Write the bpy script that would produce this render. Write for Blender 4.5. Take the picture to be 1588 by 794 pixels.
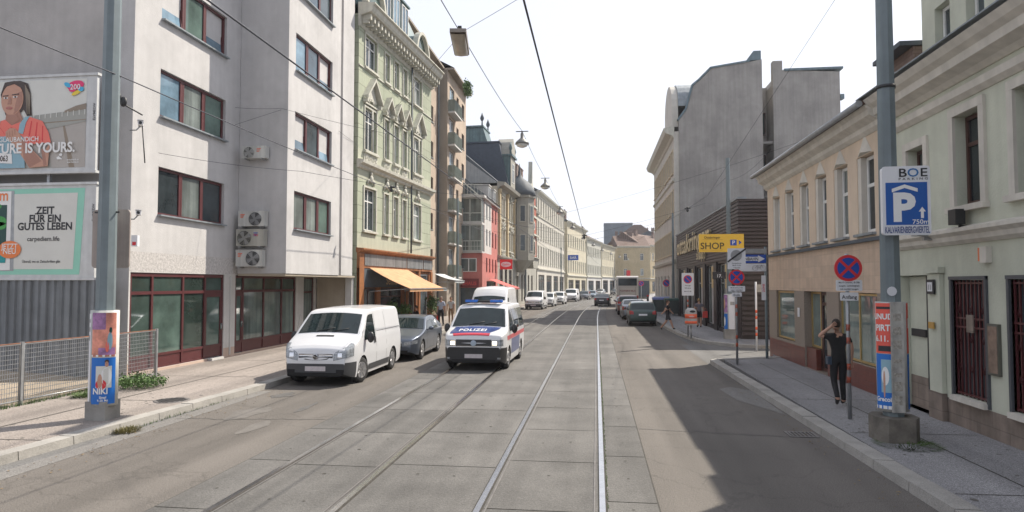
import bpy, bmesh, math, random
from mathutils import Vector, Matrix
R = math.radians
random.seed(7)
scene = bpy.context.scene
for o in list(bpy.data.objects): bpy.data.objects.remove(o)
# ---------------------------------------------------------------- camera, sky, sun, exposure
cd = bpy.data.cameras.new('camera'); cam = bpy.data.objects.new('camera', cd)
scene.collection.objects.link(cam)
cd.sensor_width = 36; cd.lens = 36*1035/1588; cd.clip_start = .05; cd.clip_end = 6000
cam.location = (0, 0, 2.6); cam.rotation_euler = (R(90+2.434), 0, R(7.214))
scene.camera = cam
SUN_EL, SUN_AZ = 48.0, 43.5      # azimuth clockwise from +Y
w = bpy.data.worlds.new('World'); scene.world = w; w.use_nodes = True
nt = w.node_tree; nt.nodes.clear()
sky = nt.nodes.new('ShaderNodeTexSky'); sky.sky_type = 'NISHITA'; sky.sun_disc = False
sky.sun_elevation = R(SUN_EL); sky.sun_rotation = R(SUN_AZ); sky.altitude = 200
sky.air_density = 1.6; sky.dust_density = 2.2; sky.ozone_density = 1.0
hs = nt.nodes.new('ShaderNodeHueSaturation'); hs.inputs['Saturation'].default_value = .28
nt.links.new(sky.outputs[0], hs.inputs['Color'])
bg = nt.nodes.new('ShaderNodeBackground'); bg.inputs[1].default_value = .108
hz = nt.nodes.new('ShaderNodeMix'); hz.data_type = 'RGBA'; hz.inputs[0].default_value = .6      # bright summer haze over the clear sky
hz.inputs[7].default_value = (6.9, 7.2, 8.4, 1); nt.links.new(hs.outputs[0], hz.inputs[6]); nt.links.new(hz.outputs[2], bg.inputs[0])
wo = nt.nodes.new('ShaderNodeOutputWorld'); nt.links.new(bg.outputs[0], wo.inputs[0])
sd = bpy.data.lights.new('sun', 'SUN'); sd.energy = 5.0; sd.angle = R(.6); sd.color = (1, .915, .79)
so = bpy.data.objects.new('sun', sd); scene.collection.objects.link(so)
sv = Vector((math.sin(R(SUN_AZ))*math.cos(R(SUN_EL)), math.cos(R(SUN_AZ))*math.cos(R(SUN_EL)), math.sin(R(SUN_EL))))
so.rotation_euler = (-sv).to_track_quat('-Z', 'Y').to_euler(); so.location = (20, 20, 60)
scene.view_settings.view_transform = 'Standard'; scene.view_settings.look = 'None'
scene.view_settings.gamma = 1; scene.view_settings.use_curve_mapping = False
scene.view_settings.exposure = .5
scene.render.engine = 'CYCLES'; scene.cycles.max_bounces = 6

# ---------------------------------------------------------------- materials
_m = {}
def mat(name, rgb, rough=.8, var=.12, scale=4., metal=0., bump=0., spec=.5, streak=0., coat=0., fine=0., dirt=0.):
    if name in _m: return _m[name]
    m = bpy.data.materials.new(name); m.use_nodes = True; t = m.node_tree; N = t.nodes; L = t.links
    b = N['Principled BSDF']
    b.inputs['Roughness'].default_value = rough; b.inputs['Metallic'].default_value = metal
    b.inputs['Specular IOR Level'].default_value = spec; b.inputs['Coat Weight'].default_value = coat
    b.inputs['Coat Roughness'].default_value = .05
    tc = N.new('ShaderNodeTexCoord')
    ns = N.new('ShaderNodeTexNoise'); ns.inputs['Scale'].default_value = scale; ns.inputs['Detail'].default_value = 6
    ns.inputs['Roughness'].default_value = .62
    L.new(tc.outputs['Object'], ns.inputs['Vector'])
    mr = N.new('ShaderNodeMapRange'); mr.inputs[1].default_value = .3; mr.inputs[2].default_value = .7
    mr.inputs[3].default_value = 1-var; mr.inputs[4].default_value = 1+var
    L.new(ns.outputs[0], mr.inputs[0]); fac = mr.outputs[0]
    def mul(a, bb):
        x = N.new('ShaderNodeMath'); x.operation = 'MULTIPLY'; L.new(a, x.inputs[0]); L.new(bb, x.inputs[1]); return x.outputs[0]
    def layer(sc, amt, mapping=None, lo=.35, hi=.65):
        n2 = N.new('ShaderNodeTexNoise'); n2.inputs['Scale'].default_value = sc; n2.inputs['Detail'].default_value = 5
        if mapping:
            mp = N.new('ShaderNodeMapping'); mp.inputs['Scale'].default_value = mapping
            L.new(tc.outputs['Object'], mp.inputs[0]); L.new(mp.outputs[0], n2.inputs['Vector'])
        else: L.new(tc.outputs['Object'], n2.inputs['Vector'])
        r2 = N.new('ShaderNodeMapRange'); r2.inputs[1].default_value = lo; r2.inputs[2].default_value = hi
        r2.inputs[3].default_value = 1-amt; r2.inputs[4].default_value = 1+amt*.35
        L.new(n2.outputs[0], r2.inputs[0]); return r2.outputs[0]
    if streak: fac = mul(fac, layer(1.6, streak, (3, 3, .16)))
    if fine: fac = mul(fac, layer(70, fine, None, .3, .7))
    if dirt: fac = mul(fac, layer(.55, dirt, None, .35, .6))
    mx = N.new('ShaderNodeVectorMath'); mx.operation = 'SCALE'; mx.inputs[0].default_value = rgb
    L.new(fac, mx.inputs['Scale']); L.new(mx.outputs[0], b.inputs['Base Color'])
    if bump:
        bp = N.new('ShaderNodeBump'); bp.inputs['Strength'].default_value = bump; bp.inputs['Distance'].default_value = .02
        nb = N.new('ShaderNodeTexNoise'); nb.inputs['Scale'].default_value = 25; nb.inputs['Detail'].default_value = 6
        L.new(tc.outputs['Object'], nb.inputs['Vector']); L.new(nb.outputs[0], bp.inputs['Height']); L.new(bp.outputs[0], b.inputs['Normal'])
    _m[name] = m; m['colsrc'] = mx.name
    return m
def blockmat(name, rgb, mortar, bw, bh, ms=.015, rough=.8, var=.1, axis='xz', offset=.5, bump=.5, streak=.1):
    """walls cut into blocks, tiles or boards: brick texture driven by object x/z (or y/z)"""
    m = mat(name, rgb, rough, var, 3., streak=streak); t = m.node_tree; N = t.nodes; L = t.links; b = N['Principled BSDF']
    tc = N.new('ShaderNodeTexCoord'); sp = N.new('ShaderNodeSeparateXYZ'); L.new(tc.outputs['Object'], sp.inputs[0])
    ad = N.new('ShaderNodeMath'); ad.operation = 'ADD'
    L.new(sp.outputs['X'], ad.inputs[0])
    if axis == 'xy':
        cb = N.new('ShaderNodeCombineXYZ'); L.new(sp.outputs['X'], cb.inputs[0]); L.new(sp.outputs['Y'], cb.inputs[1])
    else:
        L.new(sp.outputs['Y'], ad.inputs[1]); cb = N.new('ShaderNodeCombineXYZ'); L.new(ad.outputs[0], cb.inputs[0]); L.new(sp.outputs['Z'], cb.inputs[1])
    br = N.new('ShaderNodeTexBrick'); br.inputs['Scale'].default_value = 1; br.inputs['Brick Width'].default_value = bw
    br.inputs['Row Height'].default_value = bh; br.inputs['Mortar Size'].default_value = ms; br.offset = offset
    br.inputs['Mortar Smooth'].default_value = .2
    br.inputs['Color1'].default_value = (1, 1, 1, 1); br.inputs['Color2'].default_value = (.86, .86, .86, 1)
    br.inputs['Mortar'].default_value = (mortar, mortar, mortar, 1)
    L.new(cb.outputs[0], br.inputs['Vector'])
    src = N[m['colsrc']].outputs[0]
    mx = N.new('ShaderNodeVectorMath'); mx.operation = 'MULTIPLY'; L.new(src, mx.inputs[0]); L.new(br.outputs['Color'], mx.inputs[1])
    L.new(mx.outputs[0], b.inputs['Base Color'])
    bp = N.new('ShaderNodeBump'); bp.inputs['Strength'].default_value = bump; bp.inputs['Distance'].default_value = .02; bp.invert = True
    L.new(br.outputs['Fac'], bp.inputs['Height']); L.new(bp.outputs[0], b.inputs['Normal'])
    return m
def glassmat(name, rgb, rough=.03, var=.5, scale=.8, spec=.55, streak=0., lo=.45, hi=2.2):
    m = mat(name, rgb, rough, var, scale, spec=spec, streak=streak); t = m.node_tree     # random brightness per pane, put into its colour; no room lies behind
    oi = t.nodes.new('ShaderNodeObjectInfo'); r = t.nodes.new('ShaderNodeMapRange'); r.inputs[3].default_value = lo; r.inputs[4].default_value = hi
    t.links.new(oi.outputs['Random'], r.inputs[0]); x = t.nodes.new('ShaderNodeVectorMath'); x.operation = 'SCALE'
    t.links.new(t.nodes[m['colsrc']].outputs[0], x.inputs[0]); t.links.new(r.outputs[0], x.inputs['Scale']); t.links.new(x.outputs[0], t.nodes['Principled BSDF'].inputs['Base Color'])
    return m
def wallmat(n, c, **k):
    k.setdefault('bump', .25); k.setdefault('streak', .06); k.setdefault('dirt', .1); k.setdefault('fine', .05)
    return mat(n, c, .9, .06, 2.5, **k)

# ---------------------------------------------------------------- mesh builder and object helpers
class MB:
    def __init__(s): s.v = []; s.f = []; s.m = []; s.sm = []
    def vert(s, *p): s.v.append(tuple(p)); return len(s.v)-1
    def face(s, pts, m=0, smooth=False):
        i0 = len(s.v); s.v += [tuple(p) for p in pts]; s.f.append(tuple(range(i0, i0+len(pts)))); s.m.append(m); s.sm.append(smooth)
    def box(s, x0, x1, y0, y1, z0, z1, m=0):
        if x0 > x1: x0, x1 = x1, x0
        if y0 > y1: y0, y1 = y1, y0
        if z0 > z1: z0, z1 = z1, z0
        i = len(s.v); s.v += [(x, y, z) for z in (z0, z1) for y in (y0, y1) for x in (x0, x1)]
        for q in ((0, 2, 3, 1), (4, 5, 7, 6), (0, 1, 5, 4), (2, 6, 7, 3), (0, 4, 6, 2), (1, 3, 7, 5)):
            s.f.append(tuple(i+k for k in q)); s.m.append(m); s.sm.append(False)
        return s
    def obox(s, c, ax, ay, az, hx, hy, hz, m=0):
        c = Vector(c); ax = Vector(ax).normalized()*hx; ay = Vector(ay).normalized()*hy; az = Vector(az).normalized()*hz
        i = len(s.v)
        for k in (-1, 1):
            for j in (-1, 1):
                for l in (-1, 1): s.v.append(tuple(c+ax*l+ay*j+az*k))
        for q in ((0, 2, 3, 1), (4, 5, 7, 6), (0, 1, 5, 4), (2, 6, 7, 3), (0, 4, 6, 2), (1, 3, 7, 5)):
            s.f.append(tuple(i+k for k in q)); s.m.append(m); s.sm.append(False)
    def bar(s, a, b, wdt, hgt, m=0, up=(0, 0, 1)):
        a = Vector(a); b = Vector(b); d = b-a
        x = d.cross(Vector(up));
        if x.length < 1e-6: x = Vector((1, 0, 0))
        x.normalize(); z = x.cross(d).normalized()
        s.obox((a+b)/2, d, x, z, d.length/2, wdt/2, hgt/2, m)
    def tube(s, pts, r, n=8, m=0, cap=True, smooth=True):
        rs = r if isinstance(r, (list, tuple)) else [r]*len(pts)
        pts = [Vector(p) for p in pts]; base = len(s.v); prev = None
        for k, p in enumerate(pts):
            d = (pts[min(k+1, len(pts)-1)]-pts[max(k-1, 0)]).normalized()
            u = d.cross(Vector((0, 0, 1))) if prev is None else prev-d*prev.dot(d)
            if u.length < 1e-4: u = d.cross(Vector((1, 0, 0)))
            u.normalize(); prev = u; v = d.cross(u)
            for a in range(n):
                t = 2*math.pi*a/n; s.v.append(tuple(p+(u*math.cos(t)+v*math.sin(t))*rs[k]))
        for k in range(len(pts)-1):
            for a in range(n):
                b = (a+1) % n
                s.f.append((base+k*n+a, base+(k+1)*n+a, base+(k+1)*n+b, base+k*n+b)); s.m.append(m); s.sm.append(smooth)
        if cap:
            s.f.append(tuple(base+a for a in range(n))); s.m.append(m); s.sm.append(False)
            s.f.append(tuple(base+(len(pts)-1)*n+a for a in reversed(range(n)))); s.m.append(m); s.sm.append(False)
    def lathe(s, prof, c=(0, 0, 0), n=20, m=0, axis='z', smooth=True, squash=1.):
        base = len(s.v)
        for (r, h) in prof:
            for a in range(n):
                t = 2*math.pi*a/n; q = (r*math.cos(t), r*math.sin(t)*squash, h)
                if axis == 'x': q = (q[2], q[0], q[1])
                elif axis == 'y': q = (q[0], q[2], q[1])
                s.v.append((q[0]+c[0], q[1]+c[1], q[2]+c[2]))
        for k in range(len(prof)-1):
            for a in range(n):
                b = (a+1) % n
                s.f.append((base+k*n+a, base+k*n+b, base+(k+1)*n+b, base+(k+1)*n+a)); s.m.append(m); s.sm.append(smooth)
        s.f.append(tuple(base+a for a in reversed(range(n)))); s.m.append(m); s.sm.append(False)
        s.f.append(tuple(base+(len(prof)-1)*n+a for a in range(n))); s.m.append(m); s.sm.append(False)
    def ball(s, c, rx, ry=None, rz=None, n=14, m=0):
        ry = ry or rx; rz = rz or rx; h = n//2+1
        base = len(s.v)
        for k in range(h+1):
            p = math.pi*k/h
            for a in range(n):
                t = 2*math.pi*a/n; s.v.append((c[0]+rx*math.sin(p)*math.cos(t), c[1]+ry*math.sin(p)*math.sin(t), c[2]+rz*math.cos(p)))
        for k in range(h):
            for a in range(n):
                b = (a+1) % n; s.f.append((base+k*n+a, base+(k+1)*n+a, base+(k+1)*n+b, base+k*n+b)); s.m.append(m); s.sm.append(True)
    def prism(s, poly, y0, y1, m=0, axis='y', mside=None):
        """poly in the x/z plane extruded along y (axis='y'), or x/y plane extruded along z, or y/z along x"""
        def P(a, b, c):
            return (a, c, b) if axis == 'y' else ((a, b, c) if axis == 'z' else (c, a, b))
        s.face([P(a, b, y0) for a, b in poly], m); s.face([P(a, b, y1) for a, b in reversed(poly)], m)
        n = len(poly)
        for i in range(n):
            a, b = poly[i], poly[(i+1) % n]
            s.face([P(a[0], a[1], y0), P(a[0], a[1], y1), P(b[0], b[1], y1), P(b[0], b[1], y0)], m if mside is None else mside)
    def grid(s, fn, us, vs, m=0, smooth=True):
        base = len(s.v); nu, nv = len(us), len(vs)
        for v in vs:
            for u in us: s.v.append(tuple(fn(u, v)))
        for j in range(nv-1):
            for i in range(nu-1):
                a = base+j*nu+i; s.f.append((a, a+1, a+nu+1, a+nu)); s.m.append(m); s.sm.append(smooth)
    def build(s, name, mats, parent=None, loc=None, rz=0, merge=False, sharp=None, recalc=True):
        me = bpy.data.meshes.new(name); me.from_pydata(s.v, [], s.f)
        mats = mats if isinstance(mats, (list, tuple)) else [mats]
        for q in mats: me.materials.append(q)
        me.polygons.foreach_set('material_index', s.m); me.polygons.foreach_set('use_smooth', s.sm)
        if merge or recalc:
            bm = bmesh.new(); bm.from_mesh(me)
            if merge: bmesh.ops.remove_doubles(bm, verts=bm.verts, dist=merge if merge is not True else .0005)
            if recalc: bmesh.ops.recalc_face_normals(bm, faces=bm.faces)
            bm.to_mesh(me); bm.free()
        if sharp: me.set_sharp_from_angle(angle=R(sharp))
        me.update()
        o = bpy.data.objects.new(name, me); scene.collection.objects.link(o)
        if parent: o.parent = parent
        if loc: o.location = loc
        o.rotation_euler = (0, 0, rz)
        return o
def tag(o, label=None, cat=None, group=None, kind=None):
    if label: o['label'] = label
    if cat: o['category'] = cat
    if group: o['group'] = group
    if kind: o['kind'] = kind
    return o
def thing(name, label, cat, loc=(0, 0, 0), rz=0, group=None):
    o = bpy.data.objects.new(name, None); scene.collection.objects.link(o)
    o.empty_display_size = .2; o.location = loc; o.rotation_euler = (0, 0, rz)
    return tag(o, label, cat, group)
def struct(name, mb, m, **k): return tag(mb.build(name, m, **k), kind='structure')
def inst(o, parent, loc, rz=0, name=None):
    c = o.copy(); scene.collection.objects.link(c); c.parent = parent; c.location = loc; c.rotation_euler = (0, 0, rz)
    if name: c.name = name
    for ch in o.children:
        d = ch.copy(); scene.collection.objects.link(d); d.parent = c
    return c
def dup(root, loc, rz, label, group=None):
    c = root.copy(); scene.collection.objects.link(c); c.location = loc; c.rotation_euler = (0, 0, rz)
    c['label'] = label
    if group: c['group'] = group
    for ch in list(root.children):
        d = ch.copy(); scene.collection.objects.link(d); d.parent = c
        for g in list(ch.children):
            e = g.copy(); scene.collection.objects.link(e); e.parent = d
    return c
_tc = {}
def text_mb(mb, s, fn, size, m=0, align='CENTER', xs=1., depth=0, spacing=1., bold=.012):
    """letters as flat faces; fn maps (x, z) of the lettering to a point"""
    cu = bpy.data.curves.new('t', 'FONT'); cu.body = s; cu.size = size; cu.align_x = align; cu.resolution_u = 3
    cu.offset = size*bold; cu.space_character = spacing
    o = bpy.data.objects.new('t', cu); scene.collection.objects.link(o)
    dg = bpy.context.evaluated_depsgraph_get(); me = o.evaluated_get(dg).to_mesh()
    base = len(mb.v)
    for v in me.vertices: mb.v.append(tuple(fn(v.co.x*xs, v.co.y)))
    for p in me.polygons: mb.f.append(tuple(base+i for i in p.vertices)); mb.m.append(m); mb.sm.append(False)
    o.evaluated_get(dg).to_mesh_clear(); bpy.data.objects.remove(o); bpy.data.curves.remove(cu)
def cyc(Y): return .000663*max(0, Y-50)**2          # how far the street has bent to the right at distance Y

M = {}
M['glass'] = glassmat('window_glass', (.035, .045, .05))
M['glass_curtain'] = glassmat('curtained_glass', (.2, .23, .22), .06, .3, 1.2, spec=.6, streak=.35, lo=.35, hi=1.4)
M['glass_green'] = glassmat('greenish_glass', (.05, .075, .065))
M['glass_blue'] = glassmat('bluish_glass', (.09, .14, .18))
M['white_frame'] = mat('white_painted_wood', (.7, .7, .68), .5, .06)
M['red_frame'] = mat('dark_red_frame', (.085, .02, .022), .45, .12)
M['brown_frame'] = mat('brown_wood_frame', (.075, .035, .028), .5, .2)
M['metal'] = mat('galvanised_steel', (.34, .35, .36), .45, .15, 6, metal=.6)
M['pole'] = mat('grey_green_pole_paint', (.17, .21, .225), .5, .12, 3, streak=.25)
M['dark'] = mat('black_iron', (.02, .021, .023), .5, .2)
M['rubber'] = mat('tyre_rubber', (.022, .022, .023), .8, .2)
M['wire'] = mat('wire_dark', (.03, .034, .05), .5, .1)
M['concrete'] = mat('cast_concrete', (.28, .27, .25), .9, .15, 3, bump=.3, dirt=.25)
M['zinc'] = mat('zinc_sheet', (.25, .28, .3), .5, .15, 2, metal=.2, streak=.2)
M['slate'] = mat('slate_roofing', (.07, .085, .1), .7, .2, 3)
M['tile'] = blockmat('red_brown_roof_tiles', (.145, .09, .068), .5, .22, .3, .02, .85, .25, axis='xy')
M['plaster_white'] = wallmat('white_plaster', (.55, .54, .52))
M['chrome'] = mat('chrome', (.7, .71, .73), .12, .02, metal=1.)
M['orange'] = mat('orange_red_paint', (.75, .13, .05), .5, .08)
M['redsign'] = mat('sign_red', (.62, .03, .04), .4, .03)
M['bluesign'] = mat('sign_blue', (.012, .07, .38), .4, .03)
M['whitesign'] = mat('sign_white', (.68, .69, .72), .4, .03)
M['blacksign'] = mat('sign_black', (.02, .02, .025), .5, .03)
# ================================================================ ground, roads, rails, kerbs
def roadmat(name, rgb, cracks=.5, sc=3.):
    m = mat(name, rgb, .88, .1, .35, fine=.42, bump=.55, spec=.3); t = m.node_tree; N = t.nodes; L = t.links; b = N['Principled BSDF']
    tc = N.new('ShaderNodeTexCoord')
    # long wear bands along the lane, patches and fine cracks
    mp = N.new('ShaderNodeMapping'); mp.inputs['Scale'].default_value = (1.1, .06, 1); L.new(tc.outputs['Object'], mp.inputs[0])
    n1 = N.new('ShaderNodeTexNoise'); n1.inputs['Scale'].default_value = 1.; n1.inputs['Detail'].default_value = 4; L.new(mp.outputs[0], n1.inputs['Vector'])
    r1 = N.new('ShaderNodeMapRange'); r1.inputs[1].default_value = .3; r1.inputs[2].default_value = .7; r1.inputs[3].default_value = .74; r1.inputs[4].default_value = 1.2; L.new(n1.outputs[0], r1.inputs[0])
    vo = N.new('ShaderNodeTexVoronoi'); vo.feature = 'DISTANCE_TO_EDGE'; vo.inputs['Scale'].default_value = .42
    nw = N.new('ShaderNodeTexNoise'); nw.inputs['Scale'].default_value = 1.6; nw.inputs['Detail'].default_value = 5; L.new(tc.outputs['Object'], nw.inputs['Vector'])
    av = N.new('ShaderNodeVectorMath'); av.operation = 'MULTIPLY_ADD'; av.inputs[1].default_value = (1.1, 1.1, 1.1)
    L.new(nw.outputs['Color'], av.inputs[0]); L.new(tc.outputs['Object'], av.inputs[2]); L.new(av.outputs[0], vo.inputs['Vector'])
    r2 = N.new('ShaderNodeMapRange'); r2.inputs[1].default_value = .0; r2.inputs[2].default_value = .012; r2.inputs[3].default_value = 1-cracks; r2.inputs[4].default_value = 1; L.new(vo.outputs['Distance'], r2.inputs[0])
    n3 = N.new('ShaderNodeTexNoise'); n3.inputs['Scale'].default_value = 95; n3.inputs['Detail'].default_value = 2; L.new(tc.outputs['Object'], n3.inputs['Vector'])
    r3 = N.new('ShaderNodeMapRange'); r3.inputs[1].default_value = .3; r3.inputs[2].default_value = .7; r3.inputs[3].default_value = .55; r3.inputs[4].default_value = 1.5; L.new(n3.outputs[0], r3.inputs[0])
    src = N[m['colsrc']].outputs[0]
    for q in (r1, r2, r3):
        x = N.new('ShaderNodeVectorMath'); x.operation = 'SCALE'; L.new(src, x.inputs[0]); L.new(q.outputs[0], x.inputs['Scale']); src = x.outputs[0]
    L.new(src, b.inputs['Base Color'])
    return m
M['asphalt'] = roadmat('worn_asphalt', (.146, .133, .12), .2)
M['asphalt_grey'] = roadmat('greyer_asphalt', (.15, .148, .145), .1)
M['pavement'] = roadmat('poured_asphalt_pavement', (.3, .265, .24), .12)
M['pavement_grey'] = roadmat('grey_poured_pavement', (.285, .28, .285), .14)
M['patch'] = roadmat('repair_asphalt', (.2, .192, .182), .05)
M['kerb'] = mat('granite_kerb', (.34, .325, .3), .85, .18, 2., fine=.3, bump=.3)
M['earth'] = mat('sandy_earth', (.34, .28, .21), .95, .25, 1.2, fine=.4, bump=.6)
# concrete track slabs: every slab its own tone, lifting holes, tar stains
m = mat('track_slab_concrete', (.13, .125, .118), .85, .16, 1.0, fine=.45, bump=.4, dirt=.2); t = m.node_tree; N = t.nodes; L = t.links
geo = N.new('ShaderNodeNewGeometry'); rr = N.new('ShaderNodeMapRange'); rr.inputs[3].default_value = .86; rr.inputs[4].default_value = 1.13
L.new(geo.outputs['Random Per Island'], rr.inputs[0])
tc = N.new('ShaderNodeTexCoord'); mp = N.new('ShaderNodeMapping'); mp.inputs['Scale'].default_value = (1.8, .09, 1); L.new(tc.outputs['Object'], mp.inputs[0])
n1 = N.new('ShaderNodeTexNoise'); n1.inputs['Scale'].default_value = 1.3; n1.inputs['Detail'].default_value = 5; L.new(mp.outputs[0], n1.inputs['Vector'])
r1 = N.new('ShaderNodeMapRange'); r1.inputs[1].default_value = .3; r1.inputs[2].default_value = .7; r1.inputs[3].default_value = .8; r1.inputs[4].default_value = 1.15; L.new(n1.outputs[0], r1.inputs[0])
src = N[m['colsrc']].outputs[0]
for q in (rr, r1):
    x = N.new('ShaderNodeVectorMath'); x.operation = 'SCALE'; L.new(src, x.inputs[0]); L.new(q.outputs[0], x.inputs['Scale']); src = x.outputs[0]
L.new(src, N['Principled BSDF'].inputs['Base Color']); M['slab'] = m
M['joint'] = mat('dark_joint_filler', (.045, .042, .036), .9, .4, 8)
M['rail'] = mat('polished_rail_steel', (.62, .61, .6), .22, .1, 5, metal=1.)
M['railside'] = mat('dull_rail_flange', (.16, .15, .145), .6, .2, 5, metal=.3)
M['grass'] = mat('grass_blades', (.07, .12, .03), .8, .35, 6)
M['leaf'] = mat('green_leaves', (.075, .14, .035), .7, .4, 9)
M['leaf_dry'] = mat('dry_grass_blades', (.17, .15, .06), .8, .4, 9)

g = MB(); g.face([(-900, -200, -.004), (900, -200, -.004), (900, 1600, -.004), (-900, 1600, -.004)])
struct('ground', g, M['asphalt_grey'])
YS = [-14, 0, 10, 20, 30, 40, 50] + [50+6*k for k in range(1, 45)]
def strip(mb, xa, xb, z, ys=YS, m=0):
    for a, b in zip(ys[:-1], ys[1:]):
        mb.face([(xa+cyc(a), a, z), (xb+cyc(a), a, z), (xb+cyc(b), b, z), (xa+cyc(b), b, z)], m)
g = MB(); strip(g, -8.2, 3.95, 0); struct('road', g, M['asphalt'])
g = MB(); g.face([(3.6, 22.4, .0035), (40, 24.0, .0035), (40, 29.5, .0035), (3.6, 29.5, .0035)]); struct('side_street', g, M['asphalt_grey'])
# track bed and slabs
g = MB(); strip(g, -5.15, .72, .004); struct('track_bed', g, M['joint'])
g = MB(); rnd = random.Random(3)
cols = [(-5.13, -4.49), (-4.375, -3.05), (-2.935, -1.43), (-1.315, .0), (.115, .70)]
for ci, (xa, xb) in enumerate(cols):
    y = -6+rnd.random()*2 if ci not in (1, 3) else -6+.3*ci
    while y < 150:
        Ln = 2.14
        ya, yb = y+.012, y+Ln-.012
        a, b = cyc(ya), cyc(yb)
        jx = rnd.uniform(-.006, .006)
        g.face([(xa+a, ya+jx, .009), (xb+a, ya-jx, .009), (xb+b, yb, .009), (xa+b, yb, .009)])
        y += Ln
struct('track_slabs', g, M['slab'])
g = MB()
for ci, (xa, xb) in enumerate(cols):
    y = -6+1.07
    while y < 60:
        if rnd.random() < .8:
            for fx in ((.5,) if ci in (0, 4) else (.33, .67)) if rnd.random() < .5 else (.5,):
                cx, cy, r = xa+(xb-xa)*fx+cyc(y), y+rnd.uniform(-.2, .2), rnd.uniform(.018, .03)
                g.face([(cx+r*math.cos(k*math.pi/4), cy+r*math.sin(k*math.pi/4), .0125) for k in range(8)])
        y += 1.07
struct('slab_holes', g, M['joint'])
for rx in (-4.435, -3.0, -1.375, .055):
    g = MB()
    side = 1 if rx in (-4.435, -1.375) else -1          # groove on the inner side of the gauge
    strip(g, rx-.035, rx+.035, .021, m=0)
    strip(g, rx+side*.037 if side > 0 else rx-.082, rx+.082 if side > 0 else rx-.037, .0085, m=1)
    strip(g, rx+side*.083 if side > 0 else rx-.103, rx+.103 if side > 0 else rx-.083, .018, m=2)
    for sgn in (-1, 1):
        for a, b in zip(YS[:-1], YS[1:]):
            g.face([(rx+sgn*.035+cyc(a), a, .006), (rx+sgn*.035+cyc(b), b, .006), (rx+sgn*.035+cyc(b), b, .021), (rx+sgn*.035+cyc(a), a, .021)], 2)
    struct('tram_rail', g, [M['rail'], M['joint'], M['railside']], recalc=False)
# pavements
def slab(name, poly, mtl, z=.12):
    g = MB(); g.prism(poly, -.02, z, axis='z'); bm = None
    o = struct(name, g, mtl); return o
def curved_pavement(name, xa, xb, ya, yb, mtl, z=.12, ka=None, kb=None):
    ys = [y for y in YS if ya < y < yb]; ys = [ya]+ys+[yb]; g = MB(); strip(g, xa, xb, z, ys)
    g2 = [(xa, ya), (xb, ya)]
    for x in (xa, xb):
        for a, b in zip(ys[:-1], ys[1:]): g.face([(x+cyc(a), a, -.02), (x+cyc(b), b, -.02), (x+cyc(b), b, z), (x+cyc(a), a, z)])
    for y in (ya, yb): g.face([(xa+cyc(y), y, -.02), (xb+cyc(y), y, -.02), (xb+cyc(y), y, z), (xa+cyc(y), y, z)])
    return struct(name, g, mtl)
def LK(y): return (-8.55 if y < 8 else -8.55+.05*(y-8) if y < 16 else -8.15) + cyc(y)
g = MB(); ys = list(range(-14, 52, 2))+[52+3*k for k in range(70)]
for a, b in zip(ys[:-1], ys[1:]): g.face([(-16+cyc(a), a, .12), (LK(a)-.27, a, .12), (LK(b)-.27, b, .12), (-16+cyc(b), b, .12)])
struct('pavement_left', g, M['pavement'])
slab('pavement_right', [(4.16, -14), (12, -14), (12, 15), (9, 25.35), (6.3, 25.35), (6.1, 24.25), (5.7, 23.95), (4.16, 23.1)], M['pavement_grey'])
slab('pavement_corner', [(4.28, 60), (4.28, 38.5), (4.5, 35), (4.75, 31.5), (5.2, 29.6), (6.2, 28.7), (40, 28.4), (40, 60)], M['pavement_grey'])
curved_pavement('pavement_right_far', 4.3, 16, 60, 300, M['pavement_grey'])
# kerbs: granite blocks with joints
def kerb(name, pts, wd=.29, z=.13, side=1, step=1.0, gut=None):
    """pts along the road edge; the block lies on the side of the normal"""
    g = MB(); P = [Vector((a, b, 0)) for a, b in pts]; out = []
    for a, b in zip(P[:-1], P[1:]):
        n = max(1, int((b-a).length/step)); out += [a.lerp(b, k/n) for k in range(n)]
    out.append(P[-1])
    def nrm(i):
        d = (out[min(i+1, len(out)-1)]-out[max(i-1, 0)]).normalized(); return Vector((d.y, -d.x, 0))*side
    rn = random.Random(5)
    for i in range(len(out)-1):
        a, b = out[i], out[i+1]; na, nb = nrm(i), nrm(i+1); d = (b-a).normalized()*.008; dz = rn.uniform(-.004, .006)
        q = [a+d, b-d, b-d+nb*wd, a+d+na*wd]
        i0 = len(g.v)
        for zz in (-.02, z+dz):
            for k, p in enumerate(q):
                ins = .012 if (zz > 0 and k in (0, 1)) else 0
                p2 = p+(na if k in (0, 3) else nb)*ins; g.v.append((p2.x, p2.y, zz))
        for f in ((4, 5, 6, 7), (0, 1, 5, 4), (1, 2, 6, 5), (2, 3, 7, 6), (3, 0, 4, 7)):
            g.f.append(tuple(i0+k for k in f)); g.m.append(0); g.sm.append(False)
    return struct(name, g, M['kerb'])
Lk = [(LK(y), y) for y in list(range(-14, 52, 2))+[52+3*k for k in range(70)]]
kerb('kerb_left', [(x, y) for x, y in Lk], side=-1)
kerb('kerb_right', [(3.9, -14), (3.88, 8), (3.66, 22.6), (3.8, 22.95), (5.75, 23.75), (6.25, 24.1), (6.45, 25.3)], side=1)
kerb('kerb_corner', [(30, 28.1), (6.6, 28.15), (5.6, 28.7), (4.75, 29.9), (4.35, 31.8), (4.1, 35), (4.0, 39), (4.0, 58)]+[(4.05+cyc(y), y) for y in range(60, 250, 3)], side=1)
g = MB(); strip(g, -8.2, -7.86, .0035, [-14, 0, 8, 12, 15.5]); struct('gutter', g, M['patch'])
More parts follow.
